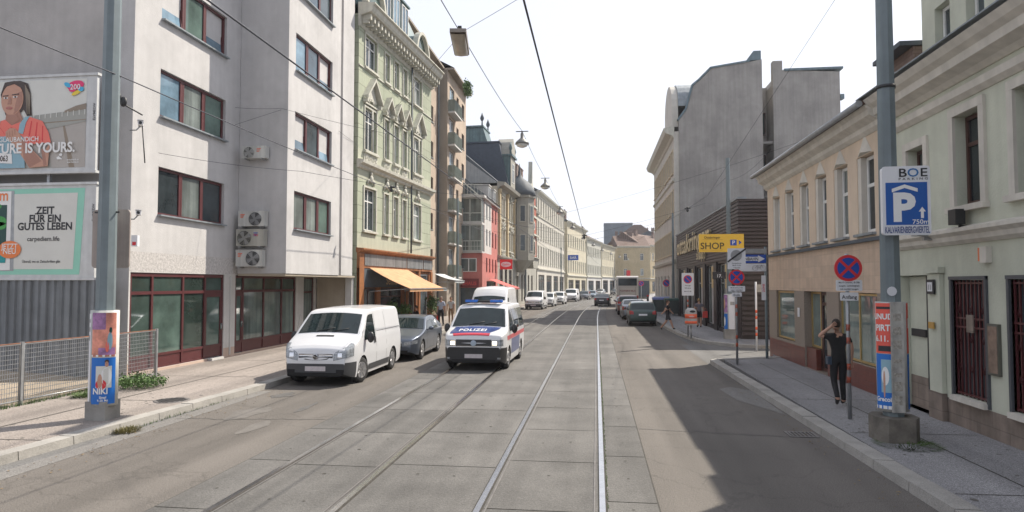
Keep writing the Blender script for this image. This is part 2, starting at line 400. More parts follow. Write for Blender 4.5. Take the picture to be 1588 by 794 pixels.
# concrete apron in the right gutter, a drain and pavement seams
g = MB(); g.face([(3.12, 15.6, .006), (3.72, 14.0, .006), (3.75, 17.0, .006), (3.35, 17.6, .006), (3.0, 17.2, .006)]); struct('gutter_patch', g, M['patch'])
g = MB()
for y in (9.6, 13.2, 16.9, 20.6, 24.3): g.face([(-12.4, y, .124), (-8.6, y+.1, .124), (-8.6, y+.125, .124), (-12.4, y+.025, .124)])
g.face([(-10.35, 5, .124), (-10.3, 5, .124), (-10.15, 40, .124), (-10.18, 40, .124)])
for y in (8.6, 11.9, 15.2, 18.4, 21.6): g.face([(4.2, y, .124), (6.2, y+.05, .124), (6.2, y+.07, .124), (4.2, y+.02, .124)])
g.face([(5.2, 5, .124), (5.225, 5, .124), (5.1, 22, .124), (5.08, 22, .124)])
struct('pavement_seams', g, M['joint'])
# gravel yard behind the mesh fence, rising a little to the hoarding
g = MB(); rnd = random.Random(9)
g.grid(lambda u, v: (u, v, .13+.25*min(1, max(0, (-12.2-u)/4))+rnd.uniform(-.02, .03)), [-30, -24, -20, -18, -17, -16, -15, -14, -13, -12.4, -12.0, -11.85], [4+.6*k for k in range(21)])
struct('yard', g, M['earth'])
# repairs: irregular asphalt patches, tar seams
def blob(cx, cy, rx, ry, z, seed, n=26, amp=.18):
    rn = random.Random(seed); ph = [rn.uniform(0, 6.28) for _ in range(4)]
    return [(cx+rx*math.cos(6.283*k/n)*(1+amp*math.sin(3*6.283*k/n+ph[0])+amp*.6*math.sin(5*6.283*k/n+ph[1])), cy+ry*math.sin(6.283*k/n)*(1+amp*math.sin(2*6.283*k/n+ph[2])+amp*.5*math.sin(7*6.283*k/n+ph[3])), z) for k in range(n)]
g = MB()
for q in ((-7.0, 12.8, .3, .7, 2), (-6.2, 11.6, .16, .5, 1)): g.face(blob(*q[:4], .0045, q[4]))
struct('asphalt_patch', g, mat('pale_dusty_asphalt', (.15, .139, .127), .9, .25, 2.5, fine=.45))
g = MB()
for q in ((-7.3, 15.0, .22, .35, 11), (-6.1, 13.6, .08, .5, 12)): g.face(blob(*q[:4], .0052, q[4], amp=.25))
for x, y, x2, y2 in ((-8.1, 12.1, -5.2, 12.4), (.75, 12.3, 3.6, 12.0), (-8.0, 20.5, -5.2, 20.3), (.78, 20.8, 3.6, 21.3), (.9, 25.5, 5.5, 25.1)):
    n = 14; rn = random.Random(int(x*10+y)); P = [(x+(x2-x)*k/n, y+(y2-y)*k/n+rn.uniform(-.06, .06)) for k in range(n+1)]
    for a, b in zip(P[:-1], P[1:]): g.face([(a[0], a[1]-.012, .0057), (b[0], b[1]-.012, .0057), (b[0], b[1]+.012, .0057), (a[0], a[1]+.012, .0057)])
struct('tar_stains', g, mat('dark_tar_repair', (.1, .096, .092), .8, .3, 6, fine=.3))
# manhole cover (thing)
t = thing('manhole_cover', 'round cast iron manhole cover with a grid pattern, set in the left pavement', 'manhole cover', (-9.02, 13.36, .12))
g = MB(); g.lathe([(.36, 0), (.36, .006), (.33, .009)], n=24); g.build('cover_frame', M['railside'], t)
g = MB()
for i in range(-4, 5):
    for j in range(-4, 5):
        if (i*i+j*j) < 18: g.box(i*.07-.022, i*.07+.022, j*.07-.022, j*.07+.022, .009, .014)
g.build('grip_pattern', M['dark'], t)
# weeds
def tuft(name, loc, r, h, n, label, cat, mtl, leafy=False, seed=1, kind=None):
    g = MB(); rn = random.Random(seed)
    for k in range(n):
        a = rn.uniform(0, 6.28); d = r*math.sqrt(rn.random()); bx, by = d*math.cos(a), d*math.sin(a)
        hh = h*rn.uniform(.4, 1.)*(1-.5*d/r); lean = Vector((rn.uniform(-.4, .4)*h+bx*.3, rn.uniform(-.4, .4)*h+by*.3, hh))
        p = Vector((bx, by, 0)); wv = Vector((math.cos(a+1.57), math.sin(a+1.57), 0))
        if not leafy:
            q = .006; mid = p+lean*.55+Vector((0, 0, hh*.1)); tip = p+lean
            g.face([p-wv*q, p+wv*q, mid+wv*q*.8, mid-wv*q*.8]); g.face([mid-wv*q*.8, mid+wv*q*.8, tip])
        else:
            c = p+lean*rn.uniform(.4, 1); s = rn.uniform(.015, .04); ax = Vector((rn.uniform(-1, 1), rn.uniform(-1, 1), rn.uniform(-.3, 1))).normalized()
            b = ax.cross(Vector((rn.uniform(-1, 1), rn.uniform(-1, 1), rn.uniform(-1, 1)))).normalized()
            g.face([c-ax*s, c+b*s*.6, c+ax*s*1.3, c-b*s*.6])
            if k % 9 == 0: g.face([p-wv*.003, p+wv*.003, c])
    o = g.build(name, mtl, loc=loc, recalc=False); tag(o, label, cat, kind=kind); return o
g = MB(); rn = random.Random(21)
for k in range(420):
    if k % 3: x, y, z = rn.uniform(-12.2, -8.5), rn.uniform(9, 28), .1235
    else: x, y, z = rn.uniform(4.25, 6.1), rn.uniform(7, 22), .1235
    r = rn.uniform(.012, .035)*(1 if rn.random() < .93 else 2); a = rn.uniform(.6, 1)
    g.face([(x+r*a*math.cos(q*1.047), y+r*math.sin(q*1.047), z) for q in range(6)])
struct('pavement_spots', g, mat('gum_spots', (.12, .11, .1), .9, .5, 9))
g = MB(); rn = random.Random(33)
for k in range(260):
    if k % 2: x, y, z = rn.uniform(-8.15, -7.4), rn.uniform(7, 16), .012
    else: x, y, z = rn.uniform(3.3, 3.85), rn.uniform(7, 22), .012
    r = rn.uniform(.01, .03); a = rn.uniform(0, 6.28); c, s_ = math.cos(a), math.sin(a)
    g.face([(x+r*c, y+r*s_, z), (x-r*.5*s_, y+r*.5*c, z+.008), (x-r*c, y-r*s_, z), (x+r*.5*s_, y-r*.5*c, z+.004)])
tag(g.build('litter', mat('leaf_litter', (.2, .14, .07), .9, .5, 20), recalc=False), 'dry leaves and litter scattered along both gutters', 'litter', kind='stuff')
t = thing('drain_grate', 'square iron drain grate in the right hand gutter below the kerb', 'drain', (3.5, 12.2, .0))
g = MB(); g.box(-.24, .24, -.22, -.17, .004, .014); g.box(-.24, .24, .17, .22, .004, .014); g.box(-.24, -.2, -.169, .169, .004, .014); g.box(.2, .24, -.169, .169, .004, .014); g.build('grate_frame', M['railside'], t)
g = MB()
for k in range(6): g.box(-.18+.065*k, -.15+.065*k, -.169, .169, .004, .013)
g.build('grate_bars', M['railside'], t); g = MB(); g.box(-.199, .199, -.169, .169, .0035, .0045); g.build('drain_hole', M['joint'], t)
tuft('weed_bush', (-10.9, 14.9, .12), .42, .5, 1500, 'leafy green weed bush growing at the foot of the mesh fence', 'plant', M['leaf'], True, 1)
tuft('weed_tuft', (-11.2, 13.6, .12), .3, .16, 420, 'low green grass tuft behind the poster column by the mesh fence', 'weed', M['grass'], False, 2)
tuft('weed_tuft', (-8.25, 10.95, .0), .22, .14, 420, 'dry brownish grass tuft in the gutter below the left kerb', 'weed', M['leaf_dry'], False, 3)
tuft('weed_tuft', (4.75, 11.1, .12), .42, .07, 500, 'flat weeds ringing the concrete foot of the right pole', 'weed', M['grass'], False, 4)
g = MB(); rn = random.Random(12)
for k in range(2600):
    y = rn.uniform(11, 21); x = {0: -8.28, 1: -11.7}[k % 2]+rn.gauss(0, .03); 
    if k % 2 == 0 and rn.random() > .45: continue
    z0 = .0 if k % 2 == 0 else .12
    if k % 2 and y > 16.4: continue
    h = rn.uniform(.02, .07) if k % 2 == 0 else rn.uniform(.04, .16); a = rn.uniform(0, 3.14)
    g.face([(x-.006*math.cos(a), y-.006*math.sin(a), z0), (x+.006*math.cos(a), y+.006*math.sin(a), z0), (x+rn.uniform(-.03, .03), y+rn.uniform(-.03, .03), z0+h)])
for k in range(900):
    y = rn.uniform(3, 26); x = .122+rn.uniform(-.01, .008)
    g.face([(x-.006, y, .008), (x+.006, y+.004, .008), (x+rn.uniform(-.02, .01), y+.01, .008+rn.uniform(.008, .022))])
tag(g.build('grass_growth', M['grass'], recalc=False), 'thin grass growing in the joints of kerb, rail and fence line', 'grass', kind='stuff')
# ================================================================ building kit (local x runs along the facade, -y is the street side)
def facade_part(root, W, z0, z1, holes, mtl, y=0., reveal=.22, depth=9., name='wall', x0=0., mats=None, matfn=None, back=True, xb=None, zb=None):
    g = MB(); xs = sorted(set([x0, W]+[h[0] for h in holes]+[h[1] for h in holes]+(xb or [])))
    zs = sorted(set([z0, z1]+[h[2] for h in holes]+[h[3] for h in holes]+(zb or [])))
    for a, b in zip(xs[:-1], xs[1:]):
        if b-a < 1e-5: continue
        for c, d in zip(zs[:-1], zs[1:]):
            if d-c < 1e-5: continue
            cx, cz = (a+b)/2, (c+d)/2
            if any(h[0] < cx < h[1] and h[2] < cz < h[3] for h in holes): continue
            g.face([(a, y, c), (b, y, c), (b, y, d), (a, y, d)], matfn(cx, cz) if matfn else 0)
    for (a, b, c, d) in [h[:4] for h in holes]:
        mi = matfn((a+b)/2, (c+d)/2) if matfn else 0; r = y+reveal
        g.face([(a, y, c), (a, y, d), (a, r, d), (a, r, c)], mi); g.face([(b, y, c), (b, r, c), (b, r, d), (b, y, d)], mi)
        g.face([(a, y, d), (b, y, d), (b, r, d), (a, r, d)], mi); g.face([(a, y, c), (a, r, c), (b, r, c), (b, y, c)], mi)
        g.face([(a, r, c), (b, r, c), (b, r, d), (a, r, d)], mi)
    Y = y+depth
    if back:
        g.face([(x0, y, z0), (x0, y, z1), (x0, Y, z1), (x0, Y, z0)]); g.face([(W, y, z0), (W, Y, z0), (W, Y, z1), (W, y, z1)])
        g.face([(x0, Y, z0), (x0, Y, z1), (W, Y, z1), (W, Y, z0)]); g.face([(x0, y, z1), (W, y, z1), (W, Y, z1), (x0, Y, z1)])
        g.face([(x0, y, z0), (x0, Y, z0), (W, Y, z0), (W, y, z0)])
    return g.build(name, mats or mtl, root, recalc=False)
_wc = {}
def window(root, a, b, c, d, y, frame='white_frame', glass='glass', lights=2, transom=.3, fw=.055, name='window', sill=None, tilt=None):
    """frame with panes behind; shared by size and style"""
    w, h = round(b-a, 2), round(d-c, 2); key = (w, h, frame, glass, lights, transom, fw, sill)
    if key in _wc: return inst(_wc[key], root, (a, y, c), name=name)
    g = MB(); t = .06
    g.box(0, w, 0, t, 0, fw); g.box(0, w, 0, t, h-fw, h); g.box(0, fw, 0, t, fw, h-fw); g.box(w-fw, w, 0, t, fw, h-fw)
    for k in range(1, lights):
        x = w*k/lights; g.box(x-fw*.55, x+fw*.55, .002, t-.002, fw, h-fw)
    if transom:
        z = h*(1-transom)
        xs = [fw]+[w*k/lights for k in range(1, lights)]+[w-fw]
        for p, q in zip(xs[:-1], xs[1:]): g.box(p+(fw*.55 if p > fw else 0), q-(fw*.55 if q < w-fw-1e-4 else 0), .004, t-.004, z-fw*.5, z+fw*.5)
    o = g.build(name, M[frame], root, (a, y, c))
    p = MB(); p.box(fw*.5, w-fw*.5, t*.5, t*.5+.02, fw*.5, h-fw*.5); p.build('pane', M[glass], o)
    if sill:
        s = MB(); s.box(-.04, w+.04, -sill, .0, -.05, -.001); s.build('sill', M['zinc'], o)
    _wc[key] = o
    return o
def mould(root, x0, x1, prof, mtl, name='cornice', y=0., ends=True):
    """profile (out, z) swept along the facade, at wall plane y; out is the projection"""
    g = MB(); n = len(prof)
    for (o1, z1), (o2, z2) in zip(prof[:-1], prof[1:]): g.face([(x0, y-o1, z1), (x1, y-o1, z1), (x1, y-o2, z2), (x0, y-o2, z2)])
    P = [(y-o, z) for o, z in prof]+[(y+.03, prof[-1][1]), (y+.03, prof[0][1])]
    for x in (x0, x1): g.face([(x, p, z) for p, z in P])
    g.face([(x0, y-prof[-1][0], prof[-1][1]), (x1, y-prof[-1][0], prof[-1][1]), (x1, y+.03, prof[-1][1]), (x0, y+.03, prof[-1][1])])
    g.face([(x0, y-prof[0][0], prof[0][1]), (x1, y-prof[0][0], prof[0][1]), (x1, y+.03, prof[0][1]), (x0, y+.03, prof[0][1])])
    return g.build(name, M[mtl] if isinstance(mtl, str) else mtl, root, recalc=True)
def surround(root, a, b, c, d, y, mtl, wd=.12, out=.04, name='window_surround', sill=.0):
    g = MB(); g.box(a-wd, a-.002, y-out, y+.01, c, d); g.box(b+.002, b+wd, y-out, y+.01, c, d); g.box(a-wd, b+wd, y-out-.003, y+.01, d+.001, d+wd)
    g.box(a-wd-.04, b+wd+.04, y-out-.07-sill, y+.01, c-.1, c-.001)
    return g.build(name, mtl, root)
def gable_roof(root, x0, x1, y0, y1, z, h, mtl, over=.35, name='roof', ym=None, hip=0):
    ym = (y0+y1)/2 if ym is None else ym; g = MB(); th = .12
    P = [(y0-over, z), (ym, z+h), (y1+over, z), (y1+over, z-th), (ym, z+h-th*1.6), (y0-over, z-th)]
    if hip:
        q = [(x0-over, y0-over, z), (x1+over, y0-over, z), (x1+over, y1+over, z), (x0-over, y1+over, z)]; r0, r1 = (x0+hip, ym, z+h), (x1-hip, ym, z+h)
        g.face([q[0], q[1], r1, r0]); g.face([q[2], q[3], r0, r1]); g.face([q[1], q[2], r1]); g.face([q[3], q[0], r0]); g.face(q)
    else:
        for (a, b) in ((0, 1), (1, 2), (3, 4), (4, 5), (2, 3), (5, 0)):
            g.face([(x0, P[a][0], P[a][1]), (x1, P[a][0], P[a][1]), (x1, P[b][0], P[b][1]), (x0, P[b][0], P[b][1])])
        for x in (x0, x1):
            g.face([(x, P[0][0], P[0][1]), (x, P[1][0], P[1][1]), (x, P[4][0], P[4][1]), (x, P[5][0], P[5][1])]); g.face([(x, P[1][0], P[1][1]), (x, P[2][0], P[2][1]), (x, P[3][0], P[3][1]), (x, P[4][0], P[4][1])])
            g.face([(x, y0, z-.05), (x, ym, z+h-th*1.5), (x, y1, z-.05)], 0)
    return g.build(name, mtl, root)
def chimney(root, x, y, z, w=.9, d=.5, h=1.4, n=3, mtl='brick_dull'):
    g = MB(); g.box(x-w/2, x+w/2, y-d/2, y+d/2, z, z+h); g.box(x-w/2-.06, x+w/2+.06, y-d/2-.06, y+d/2+.06, z+h-.18, z+h-.02)
    for k in range(n): g.lathe([(.1, z+h-.02), (.09, z+h+.35)], (x-w/2+w*(k+.5)/n, y, 0), 8)
    return g.build('chimney', M[mtl], root)
M['brick_dull'] = blockmat('dull_chimney_brick', (.2, .14, .115), .7, .25, .08, .012)

# ================================================================ 1. grey plaster block on the left
GW = blockmat  # alias
M['grey_wall'] = wallmat('pale_grey_rough_plaster', (.495, .485, .48), streak=.05, dirt=.1, bump=.3)
M['peeling'] = mat('peeling_plaster', (.47, .45, .435), .95, .3, 14, bump=.6, fine=.15)
M['firewall'] = wallmat('plain_grey_firewall', (.42, .4, .385))
M['pink_plinth'] = wallmat('pinkish_plinth', (.5, .38, .31))
M['beige_side'] = wallmat('dull_beige_wall', (.38, .33, .26))
B = thing('apartment_building', 'pale grey plaster apartment block with dark red window frames and a projecting bay', 'building', (-12.5, 16.55, 0), R(90))
H = 18.6
rec = []
for k in range(5):
    zc = 4.6+2.86*k; rec.append((1.12, 4.55, zc, zc+1.4))
shop1 = (.12, 4.62, .66, 2.95); shop2 = (5.42, 10.05, .62, 2.95); win3 = (10.95, 11.9, .8, 2.95)
low = [(.06, 4.66, .2, 2.93), (5.36, 10.1, .2, 2.93), (10.85, 11.95, .3, 2.93)]
facade_part(B, 12.3, 0, H, rec+low, M['grey_wall'], reveal=.16, mats=[M['grey_wall'], M['plaster_white'], M['pink_plinth'], M['peeling']], depth=11,
            matfn=lambda x, z: 2 if z < .45 else (1 if z < 2.95 else (3 if z < 3.5 else 0)), zb=[.45, 2.95, 3.5], back=True)
# bay with its own windows
bayh = []
for k in range(5):
    zc = 4.57+2.87*k; bayh.append((6.0, 9.35, zc, zc+1.38))
facade_part(B, 10.25, 2.98, H, bayh, M['grey_wall'], y=-1.8, reveal=.16, depth=1.79, x0=5.45, name='bay')
g = MB(); g.box(10.55, 11.85, -1.78, -.01, 2.98, H-.05); g.box(10.25, 10.55, -1.62, -.01, 2.985, H-.06, 1); g.box(11.85, 12.29, -1.6, -.01, 2.985, H-.06, 1); g.build('pilaster', [M['grey_wall'], M['firewall']], B)
g = MB(); g.box(5.47, 12.28, -1.77, -.02, 2.9, 2.975); g.build('soffit', M['beige_side'], B)
g = MB(); g.box(12.02, 12.26, -1.7, -1.4, .12, 2.9); g.build('corner_post', M['plaster_white'], B)
g = MB(); g.box(12.1, 12.28, -1.38, -.05, .12, 2.88); g.build('side_wall', M['beige_side'], B)
g = MB(); g.box(12.05, 12.095, -1.1, -.62, .5, 1.35); g.build('meter_box', mat('meter_box_paint', (.4, .37, .3), .5), B)
g = MB(); g.box(12.05, 12.095, -.55, -.25, .3, 1.4); g.build('service_panel', mat('orange_brown_panel', (.42, .2, .12), .7), B)
glk = ['glass_curtain', 'glass', 'glass_green', 'glass', 'glass']
def tri_window(x0, x1, z0, z1, y, kinds, tilts=()):
    g = MB(); fw = .07; w = x1-x0; h = z1-z0
    g.box(0, w, 0, .07, 0, fw); g.box(0, w, 0, .07, h-fw, h); g.box(0, fw, 0, .07, fw, h-fw); g.box(w-fw, w, 0, .07, fw, h-fw)
    for k in (1, 2): g.box(w*k/3-.06, w*k/3+.06, .002, .068, fw, h-fw)
    o = g.build('window', M['red_frame'], B, (x0, y, z0))
    for k in range(3):
        a, b = w*k/3+.05, w*(k+1)/3-.05
        if k in tilts:                      # sash tipped inwards
            p = MB(); s = .16
            p.face([(a, .03, fw), (b, .03, fw), (b, .03+s, h-fw), (a, .03+s, h-fw)]); p.face([(a, .05, fw), (b, .05, fw), (b, .05+s, h-fw), (a, .05+s, h-fw)])
            p.build('pane', M['glass_blue'], o, recalc=False)
            p = MB()
            for q in (a+.025, b-.025): p.bar((q, .02, fw), (q, .02+s, h-fw), .05, .05, up=(1, 0, 0))
            p.bar((a, .02+s, h-fw-.03), (b, .02+s, h-fw-.03), .05, .05); p.build('sash', M['red_frame'], o)
        else:
            p = MB(); p.box(a, b, .035, .05, fw*.6, h-fw*.6); p.build('pane', M[kinds[k]], o)
            if kinds[k] != 'glass': 
                p = MB()
                for q in (a+.02, b-.02): p.box(q-.025, q+.025, -.002, .03, fw+.001, h-fw-.001)
                p.build('sash', M['red_frame'], o)
    s = MB(); s.box(-.03, w+.03, -.21, .0, -.045, -.002); s.build('sill', M['zinc'], o)
kk = [('glass', 'glass_curtain', 'glass'), ('glass_blue', 'glass_curtain', 'glass_green'), ('glass_blue', 'glass_green', 'glass_green'), ('glass', 'glass_green', 'glass'), ('glass', 'glass', 'glass')]
tl = [(), (), (0, 2), (), ()]
for i, h_ in enumerate(rec): tri_window(h_[0]+.02, h_[1]-.02, h_[2]+.01, h_[3]-.01, .085, kk[i], tl[i])
kk = [('glass_curtain', 'glass_curtain', 'glass_green'), ('glass', 'glass', 'glass'), ('glass_blue', 'glass_blue', 'glass'), ('glass_blue', 'glass_blue', 'glass'), ('glass', 'glass', 'glass')]
tl = [(), (0, 2), (2,), (0,), ()]
for i, h_ in enumerate(bayh): tri_window(h_[0]+.02, h_[1]-.02, h_[2]+.01, h_[3]-.01, -1.8+.085, kk[i], tl[i])
# shop glazing
def shopglass(x0, x1, zb, z1, cuts, ztr, door, y, kinds, zs=.62):
    g = MB(); f = .085
    g.box(x0, x1, y-.03, y+.05, z1-.1, z1); xs = [x0]+cuts+[x1]
    for i, x in enumerate(xs):
        a = x0 if i == 0 else (x-f if i == len(xs)-1 else x-f/2); g.box(a, a+f, y-.031, y+.052, zb, z1-.101)
    for i in range(len(xs)-1):
        a = xs[i]+(f if i == 0 else f/2)+.001; b = xs[i+1]-(f if i == len(xs)-2 else f/2)-.001
        g.box(a, b, y-.028, y+.05, ztr-.045, ztr+.045)
        if i == door: g.box(a, b, y-.01, y+.04, zb+.02, zs-.08); g.box(a, b, y-.025, y+.045, zs-.08, zs); g.box(a, a+.07, y-.02, y+.045, zs, ztr-.05); g.box(b-.07, b, y-.02, y+.045, zs, ztr-.05); g.box(a+.07, b-.07, y-.02, y+.045, ztr-.17, ztr-.05)
        else:
            g.box(a, b, y-.026, y+.05, zs-.07, zs); g.box(a, b, y+.0, y+.04, zb, zs-.07)
            g.box(a, b, y-.024, y+.045, zb, zb+.05)
    o = g.build('shop_front', M['red_frame'], B)
    for i in range(len(xs)-1):
        a = xs[i]+.03; b = xs[i+1]-.03
        p = MB(); p.box(a, b, y+.01, y+.03, zs-.02, ztr); p.build('pane', M[kinds[i]], o)
        p = MB(); p.box(a, b, y+.01, y+.03, ztr, z1-.05); p.build('pane', M['glass_green'], o)
    h = MB(); x = xs[door+1]-.12 if door > 0 else xs[door+1]-.12; h.box(x-.02, x+.02, y-.07, y-.03, 1.1, 1.3); h.box(x-.1, x+.02, y-.09, y-.07, 1.2, 1.23); h.build('handle', M['chrome'], o)
shopglass(.07, 4.65, .2, 2.92, [1.02, 2.45, 3.6], 2.36, 3, .06, ['glass_green']*4)
M['curtain_low'] = mat('pale_curtained_shop_glass', (.13, .17, .16), .07, .35, .9, streak=.4, spec=.7)
shopglass(5.37, 10.09, .2, 2.92, [5.95, 7.45, 8.9], 2.36, 0, .06, ['glass_green', 'curtain_low', 'curtain_low', 'curtain_low'])
window(B, 10.87, 11.93, .32, 2.91, .06, 'red_frame', 'curtain_low', 1, .25, .07)
g = MB(); g.box(3.75, 4.45, -.16, -.01, .13, .2); g.build('door_step', M['plaster_white'], B); 
g = MB(); g.box(5.0, 5.05, -.04, -.005, .2, 2.9); g.build('downpipe', M['plaster_white'], B)
# firewall seen left of the corner
g = MB(); g.box(-.06, -.005, .5, 10.9, .1, H); g.build('firewall', M['firewall'], B)

# air conditioners on the side of the bay: fan towards the camera
def ac(cx, z0, z1, w, label, deep=.3, logo=None, fanleft=True, tint=(.55, .55, .52), brackets=False):
    t = thing('air_conditioner', label, 'air conditioner', (cx, 21.975-deep, z0), 0, 'air conditioners on the side of the bay')
    h = z1-z0; mt = mat('ac_casing_%d' % int(z0*100), tint, .5, .06, 2, streak=.25)
    g = MB(); g.box(-w/2, w/2, 0, deep-.03, .05, h); g.box(-w/2-.006, w/2+.006, -.006, deep-.025, h-.035, h+.004)
    g.build('casing', mt, t)
    fx = -w*.2 if fanleft else w*.16; r = min(h*.4, w*.27)
    g = MB()
    for q in (1, .8, .62, .44, .26):
        n = 24
        for k in range(n):
            a0, a1 = 6.283*k/n, 6.283*(k+1)/n
            g.bar((fx+r*q*math.cos(a0), -.03, h*.52+r*q*math.sin(a0)), (fx+r*q*math.cos(a1), -.03, h*.52+r*q*math.sin(a1)), .009, .009)
    for k in range(8):
        a0 = 6.283*k/8; g.bar((fx, -.03, h*.52), (fx+r*math.cos(a0), -.03, h*.52+r*math.sin(a0)), .009, .009)
    g.build('grille', mt if fanleft else M['metal'], t)
    g = MB(); g.lathe([(r*.99, -.012), (r*.99, .004)], (fx, 0, h*.52), 24, axis='y'); g.build('fan_opening', M['dark'], t)
    g = MB(); g.lathe([(r*.24, -.03), (r*.2, -.014)], (fx, 0, h*.52), 12, axis='y')
    for k in range(4):
        a = 1.57*k+.4; ax = Vector((math.cos(a), 0, math.sin(a))); bx = Vector((-math.sin(a), 0, math.cos(a)))
        c = Vector((fx, -.016, h*.52)); g.face([c+ax*r*.2-bx*.02, c+ax*r*.9-bx*.06, c+ax*r*.92+bx*.1, c+ax*r*.2+bx*.05])
    g.build('fan', M['metal'], t)
    g = MB(); lx = w*.22 if fanleft else -w*.33
    for k in range(3): g.box(lx-.08, lx+.08-.03*k, -.01, -.006, h*.78-.05*k, h*.82-.05*k)
    g.build('maker_label', M['orange'] if logo is None else M['bluesign'], t)
    if logo: 
        g = MB(); text_mb(g, logo, lambda x, z: (lx+x, -.012, h*.62+z), .1); g.build('lettering', M['redsign'], t)
    g = MB()
    for q in (-w*.35, w*.35): g.box(q-.02, q+.02, -.03, deep, -.0, .05)
    g.build('bracket', M['metal'], t)
    return t
ac(-11.78, 6.93, 7.4, .86, 'small white air conditioner alone, high up under the overhead wires', brackets=True)
ac(-11.83, 4.56, 5.13, .95, 'white air conditioner with a light steel fan grille, topmost of the stack of three', fanleft=False)
ac(-11.87, 3.87, 4.5, 1.0, 'greyer beige air conditioner with red TKE lettering, middle of the stack of three', logo='TKE', tint=(.42, .41, .36))
ac(-11.9, 3.17, 3.79, .95, 'white air conditioner with a dark fan, lowest of the stack of three', fanleft=False)
# alarm box and camera brackets on the corner of the grey block
t = thing('alarm_box', 'small white alarm box with a red lamp on the firewall corner', 'alarm box', (-12.3, 16.55, 3.62))
g = MB(); g.box(-.09, .09, -.09, -.0, 0, .3); g.build('case', M['whitesign'], t); g = MB(); g.box(-.05, .05, -.1, -.09, .03, .12); g.build('lamp', M['redsign'], t)
for (x, z, lab) in ((-12.15, 6.9, 'white security camera on an arm below the wire anchor, upper of two'), (-12.15, 4.5, 'white security camera pointing down the street above the alarm box, lower of two')):
    t = thing('security_camera', lab, 'camera', (x, 16.4, z), R(35), 'security cameras on the grey corner')
    g = MB(); g.tube([(-.25, .12, -.16), (-.1, .02, -.16), (0, 0, -.04)], .018); g.build('arm', M['metal'], t)
    g = MB(); g.box(-.06, .06, -.22, .14, -.05, .06); g.box(-.075, .075, -.26, .15, .062, .075); g.build('housing', M['whitesign'], t)
    g = MB(); g.lathe([(.04, -.235), (.04, -.215)], (0, 0, 0), 12, axis='y'); g.build('lens', M['dark'], t)

# ================================================================ billboards, hoarding, mesh fence
t = thing('hoarding', 'grey corrugated sheet metal hoarding under the billboards', 'hoarding', (-24, 15.95, 0))
g = MB(); zs = [.2, 2.72]
x = 0; pts = []
while x < 11.4: pts += [(x, 0), (x+.09, 0), (x+.12, -.05), (x+.2, -.05), (x+.23, 0)]; x += .23
for a, b in zip(pts[:-1], pts[1:]):
    g.face([(a[0], a[1], .2), (b[0], b[1], .2), (b[0], b[1], 2.72), (a[0], a[1], 2.72)])
    g.face([(a[0], a[1]+.02, .2), (b[0], b[1]+.02, .2), (b[0], b[1]+.02, 2.72), (a[0], a[1]+.02, 2.72)])
g.build('sheet', mat('grey_corrugated_sheet', (.2, .215, .23), .55, .12, 2, streak=.25, metal=.2), t, recalc=False)
g = MB()
for x in (2, 4.5, 7, 9.5, 11.3): g.box(x-.04, x+.04, .06, .14, .1, 8)
g.build('post', M['metal'], t)
def cb(n, c, r=.45): M[n] = mat(n, c, r, .04, 2.)
cb('skin_print', (.5, .27, .19)); cb('hair_print', (.05, .03, .025)); cb('coral_print', (.75, .16, .12)); cb('blue_print', (.24, .4, .48)); cb('pale_print', (.62, .62, .58)); cb('mint_print', (.27, .58, .46)); cb('teal_print', (.01, .28, .29)); cb('orange_print', (.75, .2, .05)); cb('green_print', (.05, .3, .06)); cb('darkgreen_print', (.01, .06, .05)); cb('hill_print', (.33, .33, .3)); cb('path_print', (.4, .37, .34)); cb('yellow_print', (.75, .55, .05)); cb('cyan_print', (.05, .4, .65)); cb('pink_print', (.7, .03, .15)); cb('white_print', (.75, .75, .74)); cb('shade_print', (.36, .18, .13)); cb('brown_print', (.25, .2, .15)); cb('lip_print', (.42, .13, .12))
def flat(mb, poly, d, m=0): mb.face([(x, -d, z) for x, z in poly], m)
def ell(cx, cz, rx, rz, n=28, rot=0, a0=0, a1=360):
    out = []
    for k in range(n+1 if a1-a0 < 360 else n):
        a = R(a0+(a1-a0)*k/n); x, z = rx*math.cos(a), rz*math.sin(a); out.append((cx+x*math.cos(rot)-z*math.sin(rot), cz+x*math.sin(rot)+z*math.cos(rot)))
    return out
def board(name, label, x1, z0, z1, w, y=15.9):
    t = thing(name, label, 'billboard', (x1-w, y, z0), 0, 'billboards over the hoarding')
    g = MB(); g.box(0, w, 0, .1, 0, z1-z0); g.box(-.04, w+.04, -.03, .11, -.07, -.002); g.box(-.04, w+.04, -.03, .11, z1-z0+.002, z1-z0+.07); g.build('frame', mat('billboard_frame', (.55, .56, .56), .5, .08, streak=.1), t)
    return t, z1-z0
# upper: a runner in a coral shirt.  visible right part about 2.6 m
W1 = 5.2; t, h = board('billboard', 'wide billboard with a woman runner in a coral shirt and white slogan, the upper one', -13.05, 5.6, 8.12, W1)
X = lambda u: W1-.28-2.62+u*2.62/635*1.0        # u: pixels of the visible print, 0..635
Z = lambda v: .09+(700-v)*2.36/672              # v: pixels downwards 28..700
P_ = lambda pts: [(X(a), Z(b)) for a, b in pts]
g = MB()
def ly(pts, d, m): flat(g, P_(pts), d, m)
names = ['pale_print', 'hill_print', 'path_print', 'hair_print', 'skin_print', 'shade_print', 'coral_print', 'blue_print', 'white_print', 'pink_print', 'yellow_print', 'cyan_print', 'brown_print', 'lip_print', 'redsign']
I = {n.split('_')[0]: i for i, n in enumerate(names)}
left = -520
ly([(left, 28), (632, 28), (632, 700), (left, 700)], .004, I['pale'])
ly([(230, 340), (632, 300), (632, 700), (200, 700)], .008, I['path']); ly([(250, 300), (632, 262), (632, 345), (230, 345)], .012, I['hill'])
ly([(480, 270), (560, 235), (632, 218), (632, 262), (480, 285)], .016, I['brown']); ly([(330, 345), (632, 335), (632, 355), (300, 420)], .016, I['hill'])
